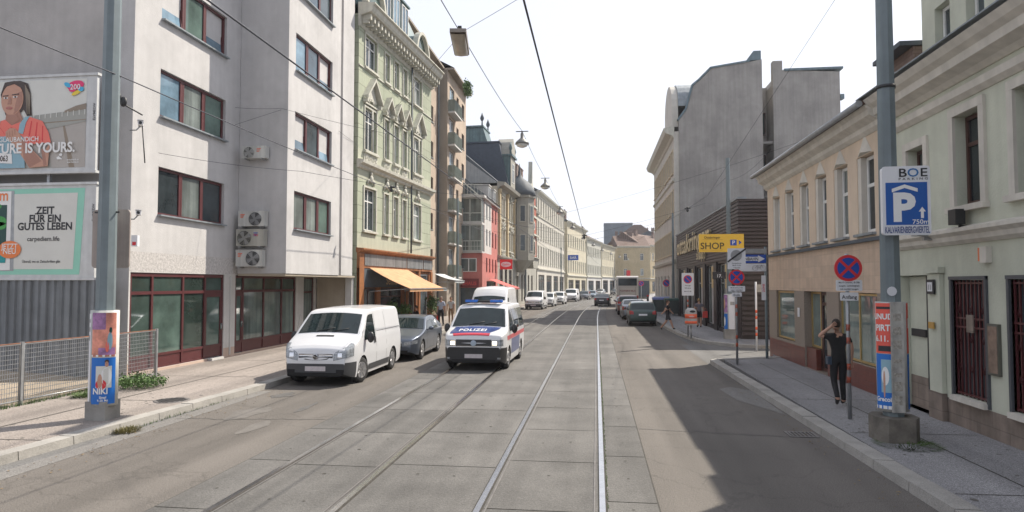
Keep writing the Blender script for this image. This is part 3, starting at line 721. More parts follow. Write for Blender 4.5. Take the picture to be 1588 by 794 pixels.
for k in range(10): ly([(262+k*40, 296-k*3.6), (268+k*40, 296-k*3.6), (268+k*40, 330-k*3), (262+k*40, 330-k*3)], .02, I['pale'])
# figure
ly([(20, 130), (40, 60), (90, 30), (160, 28), (215, 50), (235, 120), (250, 300), (215, 300), (190, 250), (120, 320), (60, 290)], .024, I['hair'])
ly([(70, 250), (160, 260), (190, 330), (190, 400), (60, 400), (62, 320)], .028, I['shade'])
ly(ell(108, 170, 80, 122, rot=.04), .032, I['skin'])
ly([(28, 120), (60, 70), (120, 52), (180, 90), (196, 160), (222, 130), (190, 40), (120, 28), (50, 38)], .036, I['hair'])
ly(ell(62, 158, 16, 7), .040, I['white']); ly(ell(130, 152, 17, 7), .040, I['white']); ly(ell(63, 158, 7, 7), .044, I['hair']); ly(ell(131, 152, 7, 7), .044, I['hair'])
ly([(38, 140), (80, 136), (80, 143), (38, 147)], .040, I['hair']); ly([(105, 132), (155, 126), (156, 134), (105, 139)], .040, I['hair'])
ly([(88, 150), (98, 150), (104, 205), (74, 208)], .040, I['shade']); ly(ell(88, 236, 24, 11), .040, I['lip']); ly(ell(88, 236, 14, 4), .044, I['shade'])
ly([(-120, 420), (-20, 350), (60, 325), (110, 370), (190, 340), (240, 310), (330, 345), (375, 430), (395, 510), (230, 520), (180, 700), (-120, 700)], .036, I['coral'])
ly([(-60, 450), (60, 455), (150, 420), (200, 470), (205, 560), (215, 700), (-60, 700)], .040, I['blue'])
ly([(0, 345), (30, 335), (15, 400), (30, 460), (-10, 460)], .044, I['blue']); ly([(205, 310), (240, 305), (215, 350), (195, 440), (160, 430), (170, 360)], .044, I['blue'])
ly([(-60, 570), (120, 590), (125, 665), (-60, 650)], .048, I['white'])
ly([(70, 420), (100, 390), (140, 395), (175, 440), (190, 480), (340, 640), (360, 560), (390, 520), (380, 690), (250, 700), (160, 560), (110, 500), (75, 470)], .048, I['skin'])
for k in range(4): ly([(80+k*18, 425-k*8), (84+k*18, 425-k*8), (88+k*18, 470-k*8), (84+k*18, 470-k*8)], .052, I['shade'])
# print shading: cheek, neck, hair strands, shirt folds, arm
ly([(150, 120), (178, 110), (182, 190), (150, 262), (120, 285), (128, 230)], .0345, I['shade'])
ly([(75, 288), (140, 286), (165, 330), (120, 360), (80, 330)], .0335, I['shade'])
for k in range(7): ly([(196+k*6, 60+k*12), (201+k*6, 60+k*12), (222+k*3, 290), (217+k*3, 290)], .0375, I['brown'])
for (a, b, c_, d_) in ((250, 340, 240, 470), (290, 350, 285, 500), (330, 380, 335, 505), (20, 380, 60, 440), (-60, 400, -40, 470), (110, 385, 90, 415)): ly([(a, b), (a+7, b+4), (c_+3, d_), (c_-6, d_-20)], .0385, I['redsign'])
ly([(190, 482), (215, 505), (335, 650), (250, 698), (205, 620)], .0485, I['shade']); ly([(330, 560), (352, 560), (372, 680), (350, 690)], .0487, I['shade'])
ly([(460, 320), (470, 320), (560, 700), (520, 700)], .009, I['brown']); ly([(330, 420), (345, 420), (400, 700), (370, 700)], .009, I['hill']); ly([(230, 360), (632, 338), (632, 345), (230, 370)], .0165, I['brown'])
# badge
ly(ell(555, 80, 60, 36, rot=-.2), .024, I['pink']); ly(ell(500, 75, 28, 16, rot=.6), .028, I['cyan']); ly(ell(565, 135, 40, 14, rot=-.5), .028, I['yellow']); ly(ell(595, 110, 20, 18), .032, I['cyan']); ly(ell(535, 110, 26, 20), .032, I['pink'])
text_mb(g, '200', lambda x, z: (X(556)+x, -.038, Z(112)+z), .2, I['white'])
text_mb(g, '#GLAUBANDICH', lambda x, z: (X(312)+x, -.058, Z(498)+z), .18, I['white'], 'RIGHT', .93)
text_mb(g, 'FUTURE IS YOURS.', lambda x, z: (X(570)+x, -.058, Z(585)+z), .37, I['white'], 'RIGHT', .9, bold=.03)
text_mb(g, '0063', lambda x, z: (X(95)+x, -.054, Z(645)+z), .22, I['hair'], 'RIGHT', .7)
ly([(435, 625), (450, 615), (480, 640), (440, 640)], .028, I['white']); ly(ell(465, 605, 12, 10), .028, I['white'])
text_mb(g, 'sparkasse.at', lambda x, z: (X(592)+x, -.026, Z(668)+z), .07, I['white'], 'RIGHT'); text_mb(g, 'erstebank.at', lambda x, z: (X(592)+x, -.026, Z(650)+z), .07, I['white'], 'RIGHT')
g.build('poster', [M[n] for n in names], t, recalc=False)
g = MB(); text_mb(g, 'EPAMEDIA', lambda x, z: (W1-.1+z, -.004, 1.55+x), .1); g.build('owner_lettering', M['blacksign'], t, recalc=False)
# lower: mint poster
t, h = board('billboard', 'billboard with a mint green poster reading ZEIT FÜR EIN GUTES LEBEN, the lower one', -13.0, 2.78, 5.22, W1)
X = lambda u: W1-.3-2.9+u*2.9/655; Z = lambda v: .0+(800-v)*2.42/790
g = MB(); names = ['mint_print', 'pale_print', 'darkgreen_print', 'teal_print', 'orange_print', 'green_print', 'white_print', 'blacksign', 'shade_print', 'metal']
I = {n.split('_')[0]: i for i, n in enumerate(names)}
ly([(-480, 30), (652, 30), (628, 775), (-480, 775)], .004, I['mint']); ly([(150, 75), (606, 72), (586, 728), (150, 728)], .008, I['pale'])
ly([(-480, 40), (186, 45), (196, 742), (-480, 752)], .010, I['metal'])
ly([(-480, 50), (168, 50), (172, 735), (-480, 745)], .014, I['white']); ly([(-480, 172), (142, 168), (142, 672), (-480, 678)], .018, I['darkgreen'])
for (a, b, r) in ((110, 310, 52), (130, 350, 40), (80, 180, 26), (20, 190, 20), (15, 300, 16), (-120, 250, 60), (-220, 380, 90)): ly(ell(min(a, 142-r), b, r, r*.85), .022, I['green'])
ly([(-480, 450), (-60, 470), (0, 410), (60, 425), (100, 470), (92, 560), (142, 600), (142, 672), (-480, 678)], .026, I['teal'])
ly(ell(170, 558, 76, 76), .030, I['orange'])
text_mb(g, 'JETZT', lambda x, z: (X(170)+x, -.034, Z(552)+z), .2, I['white'], xs=.9); text_mb(g, 'NEU', lambda x, z: (X(170)+x, -.034, Z(595)+z), .2, I['white'])
text_mb(g, 'carpediem', lambda x, z: (X(150)+x, -.022, Z(130)+z), .42, I['orange'], 'RIGHT', .85)
text_mb(g, 'sie!', lambda x, z: (X(62)+x, -.03, Z(640)+z), .2, I['white'], 'RIGHT')
for s_, v_, z_ in (('ZEIT', 250, .27), ('FÜR EIN', 320, .27), ('GUTES LEBEN', 388, .27)): text_mb(g, s_, lambda x, z, v_=v_: (X(396)+x, -.014, Z(v_)+z), z_, I['blacksign'], xs=.97, bold=.03)
text_mb(g, 'carpediem.life', lambda x, z: (X(388)+x, -.014, Z(485)+z), .17, I['blacksign']); text_mb(g, 'Überall, wo es Zeitschriften gibt', lambda x, z: (X(378)+x, -.014, Z(672)+z), .095, I['blacksign'], xs=.9)
g.build('poster', [M[n] for n in names], t, recalc=False)
g = MB(); text_mb(g, 'EPAMEDIA', lambda x, z: (W1-.1+z, -.004, 1.7+x), .1); g.build('owner_lettering', M['blacksign'], t, recalc=False)
# mesh fence
def fence_panel(x0, y0, x1, y1, label, rust=True):
    a = Vector((x0, y0, .12)); b = Vector((x1, y1, .12)); L_ = (b-a).length; ang = math.atan2(y1-y0, x1-x0)
    t = thing('mesh_fence_panel', label, 'fence', a, ang, 'mesh fence panels along the left pavement')
    g = MB(); g.tube([(0, 0, .08), (0, 0, 1.25), (L_, 0, 1.25), (L_, 0, .08)], .021, 8); g.tube([(0, 0, .1), (L_, 0, .1)], .016, 6); g.build('frame', M['metal'], t)
    g = MB(); g.box(.02, L_-.02, -.025, .025, 1.268, 1.278); g.build('rusty_rail', mat('rust', (.3, .13, .07), .9, .4, 12), t)
    g = MB(); n = int(L_/.055)
    for k in range(1, n): g.bar((L_*k/n, 0, .1), (L_*k/n, 0, 1.24), .007, .007, up=(1, 0, 0))
    for z in [.1+.095*k for k in range(1, 13)]: g.bar((0, .006, z), (L_, .006, z), .011, .011)
    g.build('wire_mesh', M['metal'], t)
    g = MB(); g.box(L_+.01, L_+.07, -.03, .03, -.1, 1.3); g.build('post', M['metal'], t)
fence_panel(-11.95, 6.9, -11.84, 9.6, 'mesh fence panel, leftmost at the picture edge')
fence_panel(-11.84, 9.7, -11.75, 12.4, 'mesh fence panel left of the poster column, with a rusty top rail')
fence_panel(-11.75, 12.5, -11.68, 14.8, 'mesh fence panel behind the poster column')
fence_panel(-11.68, 14.9, -11.65, 16.5, 'short mesh fence panel meeting the grey house at the weed bush')
# haze: thin summer air over the whole street
g = MB(); g.box(-60, 70, -14, 400, -1.2, 30)
hm = bpy.data.materials.new('thin_haze'); hm.use_nodes = True; hn = hm.node_tree; hn.nodes.clear()
pv = hn.nodes.new('ShaderNodeVolumePrincipled'); pv.inputs['Color'].default_value = (.9, .93, 1, 1); pv.inputs['Density'].default_value = .00035; pv.inputs['Anisotropy'].default_value = .3
ho = hn.nodes.new('ShaderNodeOutputMaterial'); hn.links.new(pv.outputs[0], ho.inputs['Volume'])
tag(g.build('haze', hm), 'thin bright summer haze filling the street', 'haze', kind='stuff')
# ================================================================ 2. green stucco house
M['green_wall'] = blockmat('pale_green_rusticated_plaster', (.385, .415, .31), .62, 1.45, .62, .018, .9, .05, streak=.08)
M['green_plain'] = wallmat('pale_green_plaster', (.42, .43, .335))
M['stucco'] = mat('cream_stucco_ornament', (.5, .49, .425), .85, .1, 5, bump=.3, streak=.12)
M['mint_frieze'] = wallmat('blue_green_frieze', (.3, .4, .34))
M['copper'] = mat('blue_green_roof_sheet', (.09, .15, .16), .5, .2, 2, streak=.3)
M['orange_wood'] = mat('orange_brown_wood', (.3, .115, .04), .6, .25, 3, streak=.25)
gang = math.atan2(10.3, .8)
Gn = thing('townhouse', 'pale green stucco townhouse with pointed window pediments above an orange wooden cafe front', 'building', (-10.7, 28.9, 0), gang)
W = 10.3
wide, nar = [(.68, 2.02), (7.2, 8.5)], [(3.02, 3.62), (4.28, 4.92), (5.52, 6.12)]
holes = []
for (a, b) in wide+nar:
    holes += [(a, b, 5.1, 7.1), (a, b, 8.85, 10.85), (a, b, 12.75, 14.2 if (a, b) in nar else 14.3)]
shopH = [(.55, 2.2, .2, 2.45), (2.75, 5.6, .2, 2.45), (6.1, 7.6, .2, 3.2), (8.1, 9.9, .2, 3.2)]
facade_part(Gn, W, 0, 15.0, holes+shopH, None, mats=[M['green_wall'], M['orange_wood'], M['mint_frieze'], M['green_plain']], depth=11, reveal=.2,
            matfn=lambda x, z: 1 if z < 3.4 else (2 if z > 14.45 else (3 if 3.4 < z < 4.9 or 7.4 < z < 8.8 else 0)), zb=[3.4, 4.9, 7.4, 8.8, 14.45])
for (a, b) in wide+nar:
    wd = b-a > 1
    for (z0, z1) in ((5.1, 7.1), (8.85, 10.85), (12.75, 14.3 if wd else 14.2)):
        window(Gn, a+.01, b-.01, z0+.01, z1-.01, .1, 'white_frame', 'glass_curtain' if (a > 2.9) else 'glass', 2 if wd or z0 < 8 else 1, .3, .06)
        surround(Gn, a, b, z0, z1, 0, M['stucco'], .09 if wd else .07, .05)
    # pediment on the middle floor
    c = (a+b)/2; hw = (b-a)/2+.22; g = MB(); zb, za = 11.35 if wd else 11.3, 12.35 if wd else 12.0
    g.prism([(c-hw, zb), (c, za), (c+hw, zb), (c+hw, zb-.12), (c, za-.16), (c-hw, zb-.12)], -.3, -.0)
    g.prism([(c-hw*.6, zb-.1), (c, za-.2), (c+hw*.6, zb-.1)], -.09, -.0)
    g.box(c-hw+.04, c-hw+.16, -.24, 0, zb-.3, zb-.13); g.box(c+hw-.16, c+hw-.04, -.24, 0, zb-.3, zb-.13)
    g.box(a-.1, b+.1, -.1, 0, 11.0, 11.08)
    g.build('pediment', M['stucco'], Gn)
    g = MB(); rn = random.Random(int(a*10))
    for q in range(12 if wd else 8):      # scrolls under the pediment
        t_ = rn.uniform(-.6, .6)*(b-a)/2; g.ball((c+t_, -.07, rn.uniform(11.08, 11.35)), rn.uniform(.03, .08), .04, rn.uniform(.04, .1), 8)
    if wd: g.tube([(c, -.1, 8.9), (c, -.1, 10.8)], .05, 8); g.lathe([(.09, 9.85), (.05, 9.95)], (c, -.1, 0), 8)
    g.build('scrollwork', M['stucco'], Gn)
    # sill panel with relief below the middle floor window, cartouche above the lower one
    g = MB(); g.box(a-.08, b+.08, -.05, 0, 8.32, 8.7)
    for q in range(9 if wd else 5):
        u = a+(b-a)*(q+.5)/(9 if wd else 5); g.ball((u, -.06, 8.5+.07*math.sin(q*2.1)), .06, .03, .11, 8)
    g.box(a-.14, b+.14, -.16, 0, 8.71, 8.8); g.build('relief_panel', M['stucco'], Gn)
    g = MB(); g.ball((c, -.08, 7.55), .16, .09, .2, 10); g.tube([(c-.36, -.05, 7.25), (c-.3, -.08, 7.5), (c-.12, -.08, 7.42)], .05, 6); g.tube([(c+.36, -.05, 7.25), (c+.3, -.08, 7.5), (c+.12, -.08, 7.42)], .05, 6)
    g.ball((c, -.08, 7.8), .1, .07, .1, 8); g.build('cartouche', M['stucco'], Gn)
mould(Gn, -.05, W+.05, [(.05, 7.9), (.12, 7.95), (.14, 8.05), (.3, 8.12), (.32, 8.26), (.05, 8.3)], 'stucco')
mould(Gn, -.05, W+.1, [(.03, 14.42), (.08, 14.5), (.1, 14.9), (.6, 15.02), (.66, 15.12), (.7, 15.3), (.8, 15.36), (.8, 15.42), (.0, 15.5)], 'stucco')
g = MB(); k = .12
while k < W: g.box(k, k+.16, -.52, -.1, 14.72, 14.98); g.box(k+.02, k+.14, -.4, -.1, 14.58, 14.719); k += .42
g.build('modillions', M['stucco'], Gn)
g = MB(); g.box(-.0, W, -.05, .02, 12.6, 12.66); g.build('string_course', M['stucco'], Gn)
g = MB(); g.tube([(6.65, -.12, 4.3), (6.65, -.12, 14.6)], .05, 8); g.build('downpipe', M['slate'], Gn)
# mansard roof with round dormers and a glazed strip
g = MB(); P = [(-.1, 15.45), (1.5, 18.9), (5.5, 20), (11, 15.4)]
for (a, b) in zip(P[:-1], P[1:]): g.face([(0, a[0], a[1]), (W-.4, a[0], a[1]), (W-.4, b[0], b[1]), (0, b[0], b[1])])
for x in (0, W-.4): g.face([(x, p, z) for p, z in P])
rf = g.build('roof', M['copper'], Gn)
for (x0, x1) in ((2.55, 3.7), (3.85, 4.95), (5.1, 6.2)):
    g = MB(); g.box(x0, x1, -.02, 1.3, 15.7, 17.7); g.box(x0-.08, x1+.08, -.12, 1.6, 17.72, 17.82); d = g.build('dormer', M['copper'], Gn)
    window(Gn, x0+.1, x1-.1, 15.9, 17.6, -.08, 'white_frame', 'glass_blue', 2, .0, .05, name='dormer_window')
for cx in (1.35, 8.0):
    g = MB(); arc = [(cx+.95*math.cos(math.pi*k/14), 15.62+1.25*math.sin(math.pi*k/14)) for k in range(15)]
    g.prism([(cx+.95, 15.42)]+arc+[(cx-.95, 15.42)], -.1, 2.0, 1)
    arc2 = [(cx+1.12*math.cos(math.pi*k/14), 15.62+1.42*math.sin(math.pi*k/14)) for k in range(15)]
    for a, b, c, d in zip(arc[:-1], arc[1:], arc2[:-1], arc2[1:]):
        for y in (-.32, -.02): g.face([(a[0], y, a[1]), (b[0], y, b[1]), (d[0], y, d[1]), (c[0], y, c[1])])
        g.face([(c[0], -.32, c[1]), (d[0], -.32, d[1]), (d[0], -.02, d[1]), (c[0], -.02, c[1])]); g.face([(a[0], -.32, a[1]), (b[0], -.32, b[1]), (b[0], -.02, b[1]), (a[0], -.02, a[1])])
    dm = g.build('arched_dormer', [M['stucco'], M['copper']], Gn)
    g = MB(); g.prism([(cx+.8*math.cos(math.pi*k/14), 15.62+1.08*math.sin(math.pi*k/14)) for k in range(15)], -.13, -.105); g.build('pane', M['glass_green'], dm)
# cafe front
M['grey_panel'] = mat('dull_grey_ribbed_panel', (.2, .2, .2), .45, .2, 3, streak=.3)
mould(Gn, -.02, W+.02, [(.1, 4.05), (.3, 4.12), (.34, 4.18), (.34, 4.24), (.0, 4.27)], 'orange_wood', 'shop_cornice')
g = MB(); g.box(.0, W, -.12, -.005, 3.35, 4.05); g.box(0, .5, -.14, -.121, .13, 4.04); g.build('fascia', M['orange_wood'], Gn)
g = MB()
for a, b in ((.56, 5.9), (6.02, 8.55), (8.67, 10.2)): g.box(a, b, -.15, -.121, 3.47, 4.0)
g.build('fascia_panel', M['grey_panel'], Gn)
g = MB(); g.box(.55, 6.0, -.1, -.008, 2.46, 3.34); g.build('signboard', M['slate'], Gn)
g = MB(); text_mb(g, 'Selina', lambda x, z: (3.9+x, -.11, 2.6+z), .62, xs=1.05); g.build('sign_lettering', mat('golden_letters', (.45, .3, .13), .5), Gn, recalc=False)
for i, (a, b, z0, z1) in enumerate(shopH):
    window(Gn, a+.02, b-.02, z0+.02, z1-.02, .05, 'brown_frame' if i < 2 else 'white_frame', 'glass', 2 if i < 2 else 1, .2 if i else 0, .07, name='shop_window')
for x in (6.0, 7.85, 10.0): g = MB(); g.box(x-.14, x+.14, -.2, -.122, .13, 3.33); g.build('wooden_pilaster', M['orange_wood'], Gn)
# awnings: hang from the cafe front
M['awning_orange'] = mat('faded_orange_canvas', (.52, .29, .15), .85, .12, 2, streak=.15); M['awning_grey'] = mat('grey_blue_canvas', (.3, .34, .35), .8, .15, 2)
def awning(name, label, x0, x1, top, bot, out, mtl, root=Gn, droop=.12, valance=.16, arms=True):
    t = thing(name, label, 'awning', root.location+Vector((math.cos(root.rotation_euler[2])*x0, math.sin(root.rotation_euler[2])*x0, 0)), root.rotation_euler[2], 'shop awnings on the left side')
    w = x1-x0; g = MB()
    for dz in (0, -.015): g.grid(lambda u, v: (u*w, -.16-out*v, top+(bot-top)*v-droop*math.sin(math.pi*v)*.5+dz), [k/8 for k in range(9)], [k/6 for k in range(7)])
    g.box(0, w, -.17-out, -.15-out, bot-valance, bot); g.build('canvas', mtl, t, recalc=False)
    g = MB()
    for x in (.1, w-.1): g.bar((x, -.16, bot-.15), (x, -.15-out, bot-.02), .03, .03)
    g.box(0, w, -.2-out, -.171-out, bot-.05, bot-.0); g.build('arm', M['metal'], t)
    return t
awning('awning', 'large faded orange canvas awning over the cafe front', 1.0, 6.05, 3.38, 2.42, 2.0, M['awning_orange'])
awning('awning', 'grey blue canvas awning hanging low beside the orange one', 5.4, 8.1, 2.75, 2.4, 1.55, M['awning_grey'])
awning('awning', 'pale grey awning over the shop next to the wine red sign', 10.6, 12.6, 3.25, 2.85, 1.3, mat('pale_grey_canvas', (.45, .47, .47), .8))

# ================================================================ 3. beige block with balconies
M['beige_wall'] = wallmat('sandy_beige_plaster', (.45, .36, .28), streak=.12, dirt=.14)
M['taupe'] = wallmat('grey_brown_plaster', (.3, .26, .215))
Bg = thing('apartment_building', 'tall sandy beige apartment block with stacked balconies between green and red houses', 'building', (-12.3, 39.3, 0), R(90))
hs_ = []
for k in range(6):
    z = 4.0+2.72*k
    for x in (2.2, 5.8, 8.9): hs_.append((x, x+1.15, z, z+1.25))
facade_part(Bg, 11.7, 0, 19.7, hs_+[(1.5, 4.5, .2, 2.6), (6, 10.8, .2, 2.6)], M['beige_wall'], depth=11)
pj = []
for k in range(6):
    z = 4.0+2.62*k; pj += [(15.2, 16.1, z, z+1.3), (17.4, 18.5, z, z+1.3)]
    pj += [(12.5, 14.3, z-.75, z+1.45)]
facade_part(Bg, 19.3, 0, 19.7, pj+[(12.6, 14.6, .2, 2.6), (15.4, 18.6, .2, 2.6)], M['beige_wall'], y=-.7, x0=11.72, depth=11.7, mats=[M['beige_wall'], M['taupe']], matfn=lambda x, z: 1 if z < 3.1 else 0, zb=[3.1])
g = MB(); g.box(11.68, 11.715, -.72, 0, .1, 19.6); g.build('side_panel', M['taupe'], Bg)
for h_ in hs_: window(Bg, h_[0]+.02, h_[1]-.02, h_[2]+.02, h_[3]-.02, .1, 'brown_frame', 'glass', 2, 0, .06, sill=.15)
for i, h_ in enumerate(pj):
    if h_[1]-h_[0] > 1.5: window(Bg, h_[0]+.02, h_[1]-.02, h_[2]+.02, h_[3]-.02, -.6, 'white_frame', 'glass_blue', 3, 0, .06, name='balcony_door')
    else: window(Bg, h_[0]+.02, h_[1]-.02, h_[2]+.02, h_[3]-.02, -.6, 'brown_frame', 'glass', 1, 0, .06, sill=.15)
M['balcony_panel'] = mat('grey_green_balcony_panel', (.2, .23, .2), .6, .15, 3, streak=.3)
for k in range(6):
    z = 3.2+2.62*k; g = MB(); g.box(12.0, 14.9, -1.25, -.705, z-.12, z); sl = g.build('balcony', M['plaster_white'], Bg)
    g = MB(); g.box(12.02, 14.88, -1.24, -1.2, z+.04, z+.95); g.box(12.02, 12.06, -1.19, -.71, z+.04, z+.95); g.box(14.84, 14.88, -1.19, -.71, z+.04, z+.95)
    for q in range(14): g.box(12.05+.21*q, 12.09+.21*q, -1.265, -1.242, z+.04, z+.95)
    g.build('railing', M['balcony_panel'], sl)
g = MB(); g.tube([(11.3, -.1, .2), (11.3, -.1, 19.6)], .07, 8); g.build('downpipe', M['slate'], Bg)
g = MB(); g.face([(0, -.5, 19.7), (11.7, -.5, 19.7), (11.7, 5, 23), (0, 5, 23)]); g.face([(0, 11, 19.7), (11.7, 11, 19.7), (11.7, 5, 23), (0, 5, 23)])
g.face([(11.7, -1.2, 19.72), (19.35, -1.2, 19.72), (19.35, 5, 23), (11.7, 5, 23)]); g.face([(11.7, 11, 19.7), (19.35, 11, 19.7), (19.35, 5, 23), (11.7, 5, 23)]); g.face([(19.35, -1.2, 19.72), (19.35, 11, 19.7), (19.35, 5, 23)]); g.face([(0, -.5, 19.7), (0, 11, 19.7), (0, 5, 23)])
g.build('roof', M['slate'], Bg, recalc=False)
g = MB(); g.box(11.7, 19.36, -1.25, -.69, 19.55, 19.7); g.box(0, 11.69, -.5, -.01, 19.55, 19.7); g.build('eaves', M['taupe'], Bg)
def bush(name, label, cat, c, rx, ry, rz, n, mtl, seed, s0=.05, s1=.12):
    g = MB(); rn = random.Random(seed)
    for k in range(n):
        v = Vector((rn.gauss(0, 1), rn.gauss(0, 1), rn.gauss(0, 1))).normalized()*(rn.random()**.4)*(.8+.3*math.sin(k*.7))
        p = Vector((v.x*rx, v.y*ry, v.z*rz)); s = rn.uniform(s0, s1)
        a = Vector((rn.uniform(-1, 1), rn.uniform(-1, 1), rn.uniform(-1, 1))).normalized(); b = a.cross(Vector((rn.uniform(-1, 1), rn.uniform(-1, 1), rn.uniform(-1, 1)))).normalized()
        g.face([p-a*s, p+b*s*.55, p+a*s, p-b*s*.55])
    o = g.build(name, mtl, loc=c, recalc=False); return tag(o, label, cat)
bush('balcony_plant', 'bushy green plant spilling over the top balcony of the beige block', 'plant', (-10.3, 52.7, 18.5), .4, 1.2, .75, 900, M['leaf'], 4)
# wine red shop sign
t = thing('shop_sign', 'wine red projecting shop sign with an emblem, on the beige block', 'sign', (-11.55, 57.9, 2.62), 0)
g = MB(); g.box(0, 1.35, -.12, .0, 0, .72); g.build('board', mat('wine_red_board', (.24, .012, .05), .4), t)
g = MB(); text_mb(g, 'M', lambda x, z: (.68+x, -.125, .2+z), .3); g.bar((.2, -.127, .2), (.68, -.127, .56), .03, .006, up=(0, 1, 0)); g.bar((.68, -.127, .56), (1.16, -.127, .2), .03, .006, up=(0, 1, 0)); g.build('emblem', mat('pink_print_sign', (.5, .25, .3), .5), t, recalc=False)
g = MB(); g.box(.1, 1.2, -.1, -.02, -.22, -.002); g.build('lower_board', M['whitesign'], t)

# ================================================================ 4. red corner house with glazed bay
M['red_wall'] = wallmat('coral_red_plaster', (.48, .17, .15)); M['paleglass_frame'] = mat('pale_grey_aluminium', (.5, .52, .5), .4, .05, metal=.3)
Rd = thing('corner_house', 'coral red and grey house with a glazed corner bay above a red shop', 'building', (-9.9, 58.65, 0), R(90))
rh = []
for z in (5.0, 7.6):
    pass
cols_ = [.9, 2.6, 4.4, 6.3]
for z0, z1 in ((3.7, 5.0), (6.1, 7.6), (8.5, 10.0)):
    for x in cols_: rh.append((x, x+.75, z0, z1))
facade_part(Rd, 7.9, 0, 10.4, rh+[(1.2, 6.8, .3, 2.9)], None, mats=[M['red_wall'], M['plaster_white']], depth=10, matfn=lambda x, z: 1 if (z > 5.4 and x < 4) else 0, zb=[5.4], xb=[4])
for h_ in rh: window(Rd, h_[0]+.02, h_[1]-.02, h_[2]+.02, h_[3]-.02, .08, 'red_frame' if h_[0] > 4 or h_[2] < 5 else 'white_frame', 'glass_curtain', 1, 0, .06)
window(Rd, 1.22, 6.78, .32, 2.88, .08, 'brown_frame', 'glass', 5, .3, .08, name='shop_window')
# glazed end facing the camera: bay on the south wall
g = MB(); g.box(-1.3, -.02, .0, 3.2, 5.35, 5.5); g.box(-1.3, -.02, 0, 3.2, 7.85, 8.05); g.box(-1.5, 8.0, -.25, 3.3, 10.2, 10.42); g.build('bay_floor', M['plaster_white'], Rd)
for z0, z1 in ((5.52, 7.83), (8.07, 10.18)):
    g = MB()
    for y in (.02, 1.05, 2.1, 3.12): g.box(-1.25, -1.17, y, y+.07, z0, z1)
    for z in (z0, (z0+z1)/2-.3, z1-.07): g.box(-1.26, -1.16, .0, 3.19, z, z+.07)
    for x in (-.85, -.45): g.box(x, x+.06, .01, .08, z0, z1)
    fr = g.build('bay_glazing', M['paleglass_frame'], Rd)
    g = MB(); g.box(-1.22, -.03, .04, 3.15, z0+.01, z1-.01); g.build('pane', M['glass_curtain'], fr)
g = MB()
for q in range(12): g.box(-1.55, -1.53, .1+.26*q, .13+.26*q, 5.5, 6.4)
for z in (5.5, 5.9, 6.37): g.box(-1.56, -1.52, 0, 3.2, z, z+.04)
for q in range(12): g.box(-1.75, -1.73, .0+.3*q, .03+.3*q, 10.42, 11.3)
g.box(-1.76, -1.72, -.1, 3.6, 11.27, 11.32); g.build('balcony_railing', M['paleglass_frame'], Rd)
g = MB(); g.prism([(.3, 10.43), (3.6, 10.43), (3.6, 13.3)], -1.2, -.4, axis='x'); d = g.build('glass_gable', M['paleglass_frame'], Rd)
g = MB(); g.prism([(.55, 10.55), (3.5, 10.55), (3.5, 13.1)], -1.24, -1.205, axis='x'); g.build('pane', M['glass_blue'], d)
g = MB(); P = [(-.35, 10.4), (3.9, 13.9), (10.3, 10.4)]
for a, b in zip(P[:-1], P[1:]): g.face([(-.4, a[0], a[1]), (8.0, a[0], a[1]), (8.0, b[0], b[1]), (-.4, b[0], b[1])]); 
for x in (-.4, 8.0): g.face([(x, p, z) for p, z in P])
g.face([(-.4, P[0][0], 10.4), (8, P[0][0], 10.4), (8, P[2][0], 10.4), (-.4, P[2][0], 10.4)]); g.build('roof', M['slate'], Rd)
for q, (x, w_) in enumerate(((2.0, 1.3), (5.2, 1.3))):
    g = MB(); g.box(x, x+w_, .0, 1.6, 10.5, 11.75); g.box(x-.1, x+w_+.1, -.1, 1.9, 11.77, 11.86); g.build('dormer', M['plaster_white'], Rd); window(Rd, x+.12, x+w_-.12, 10.6, 11.65, -.06, 'white_frame', 'glass', 2, 0, .06, name='dormer_window')
for x in (1.0, 4.4): chimney(Rd, x, 3.0, 12.6, .5, .5, 1.6, 1)
facade_red = MB(); facade_red.box(-1.1, -.02, 0.0, 3.2, .1, 5.34); facade_red.build('corner_wall', M['red_wall'], Rd)
window(Rd, 0, .01, 0, .01, 1, 'red_frame', 'glass', 1, 0, .001) if False else None
g = MB(); g.box(-1.16, -1.105, .5, 1.9, 3.7, 4.9); fr = g.build('south_window', M['white_frame'], Rd); g = MB(); g.box(-1.18, -1.161, .57, 1.15, 3.77, 4.83); g.box(-1.18, -1.161, 1.25, 1.83, 3.77, 4.83); g.build('pane', M['glass_curtain'], fr)
g = MB(); g.box(-1.2, -1.105, .3, 3.0, 2.35, 3.1); g.build('shop_fascia', mat('dark_red_board', (.17, .02, .025), .5), Rd)
g = MB(); text_mb(g, 'KEBABHAUS', lambda x, z: (-1.21, 1.65-x, 2.55+z), .42); g.build('fascia_lettering', mat('red_letters', (.55, .05, .05), .5), Rd, recalc=False)
g = MB(); g.box(-1.13, -1.105, .4, 2.9, .3, 2.3); g.build('shop_window_south', M['glass'], Rd)
awning('awning', 'bright coral red awning sloping out over the pavement by the red house', 1.5, 6.8, 3.1, 2.3, 2.2, mat('coral_canvas', (.62, .1, .09), .8), root=Rd)
t = thing('shop_sign', 'small square red sign with a white oval, projecting beside the ornate house', 'sign', (-9.6, 66.2, 4.1), 0)
g = MB(); g.box(0, 1.25, -.06, .06, 0, 1.0); g.build('board', M['redsign'], t)
g = MB(); g.face([(.62+.52*math.cos(k*.3142), -.065, .5+.26*math.sin(k*.3142)) for k in range(20)]); g.build('oval', M['whitesign'], t)
g = MB(); text_mb(g, 'Casino', lambda x, z: (.62+x, -.07, .42+z), .26); g.build('lettering', M['redsign'], t, recalc=False)

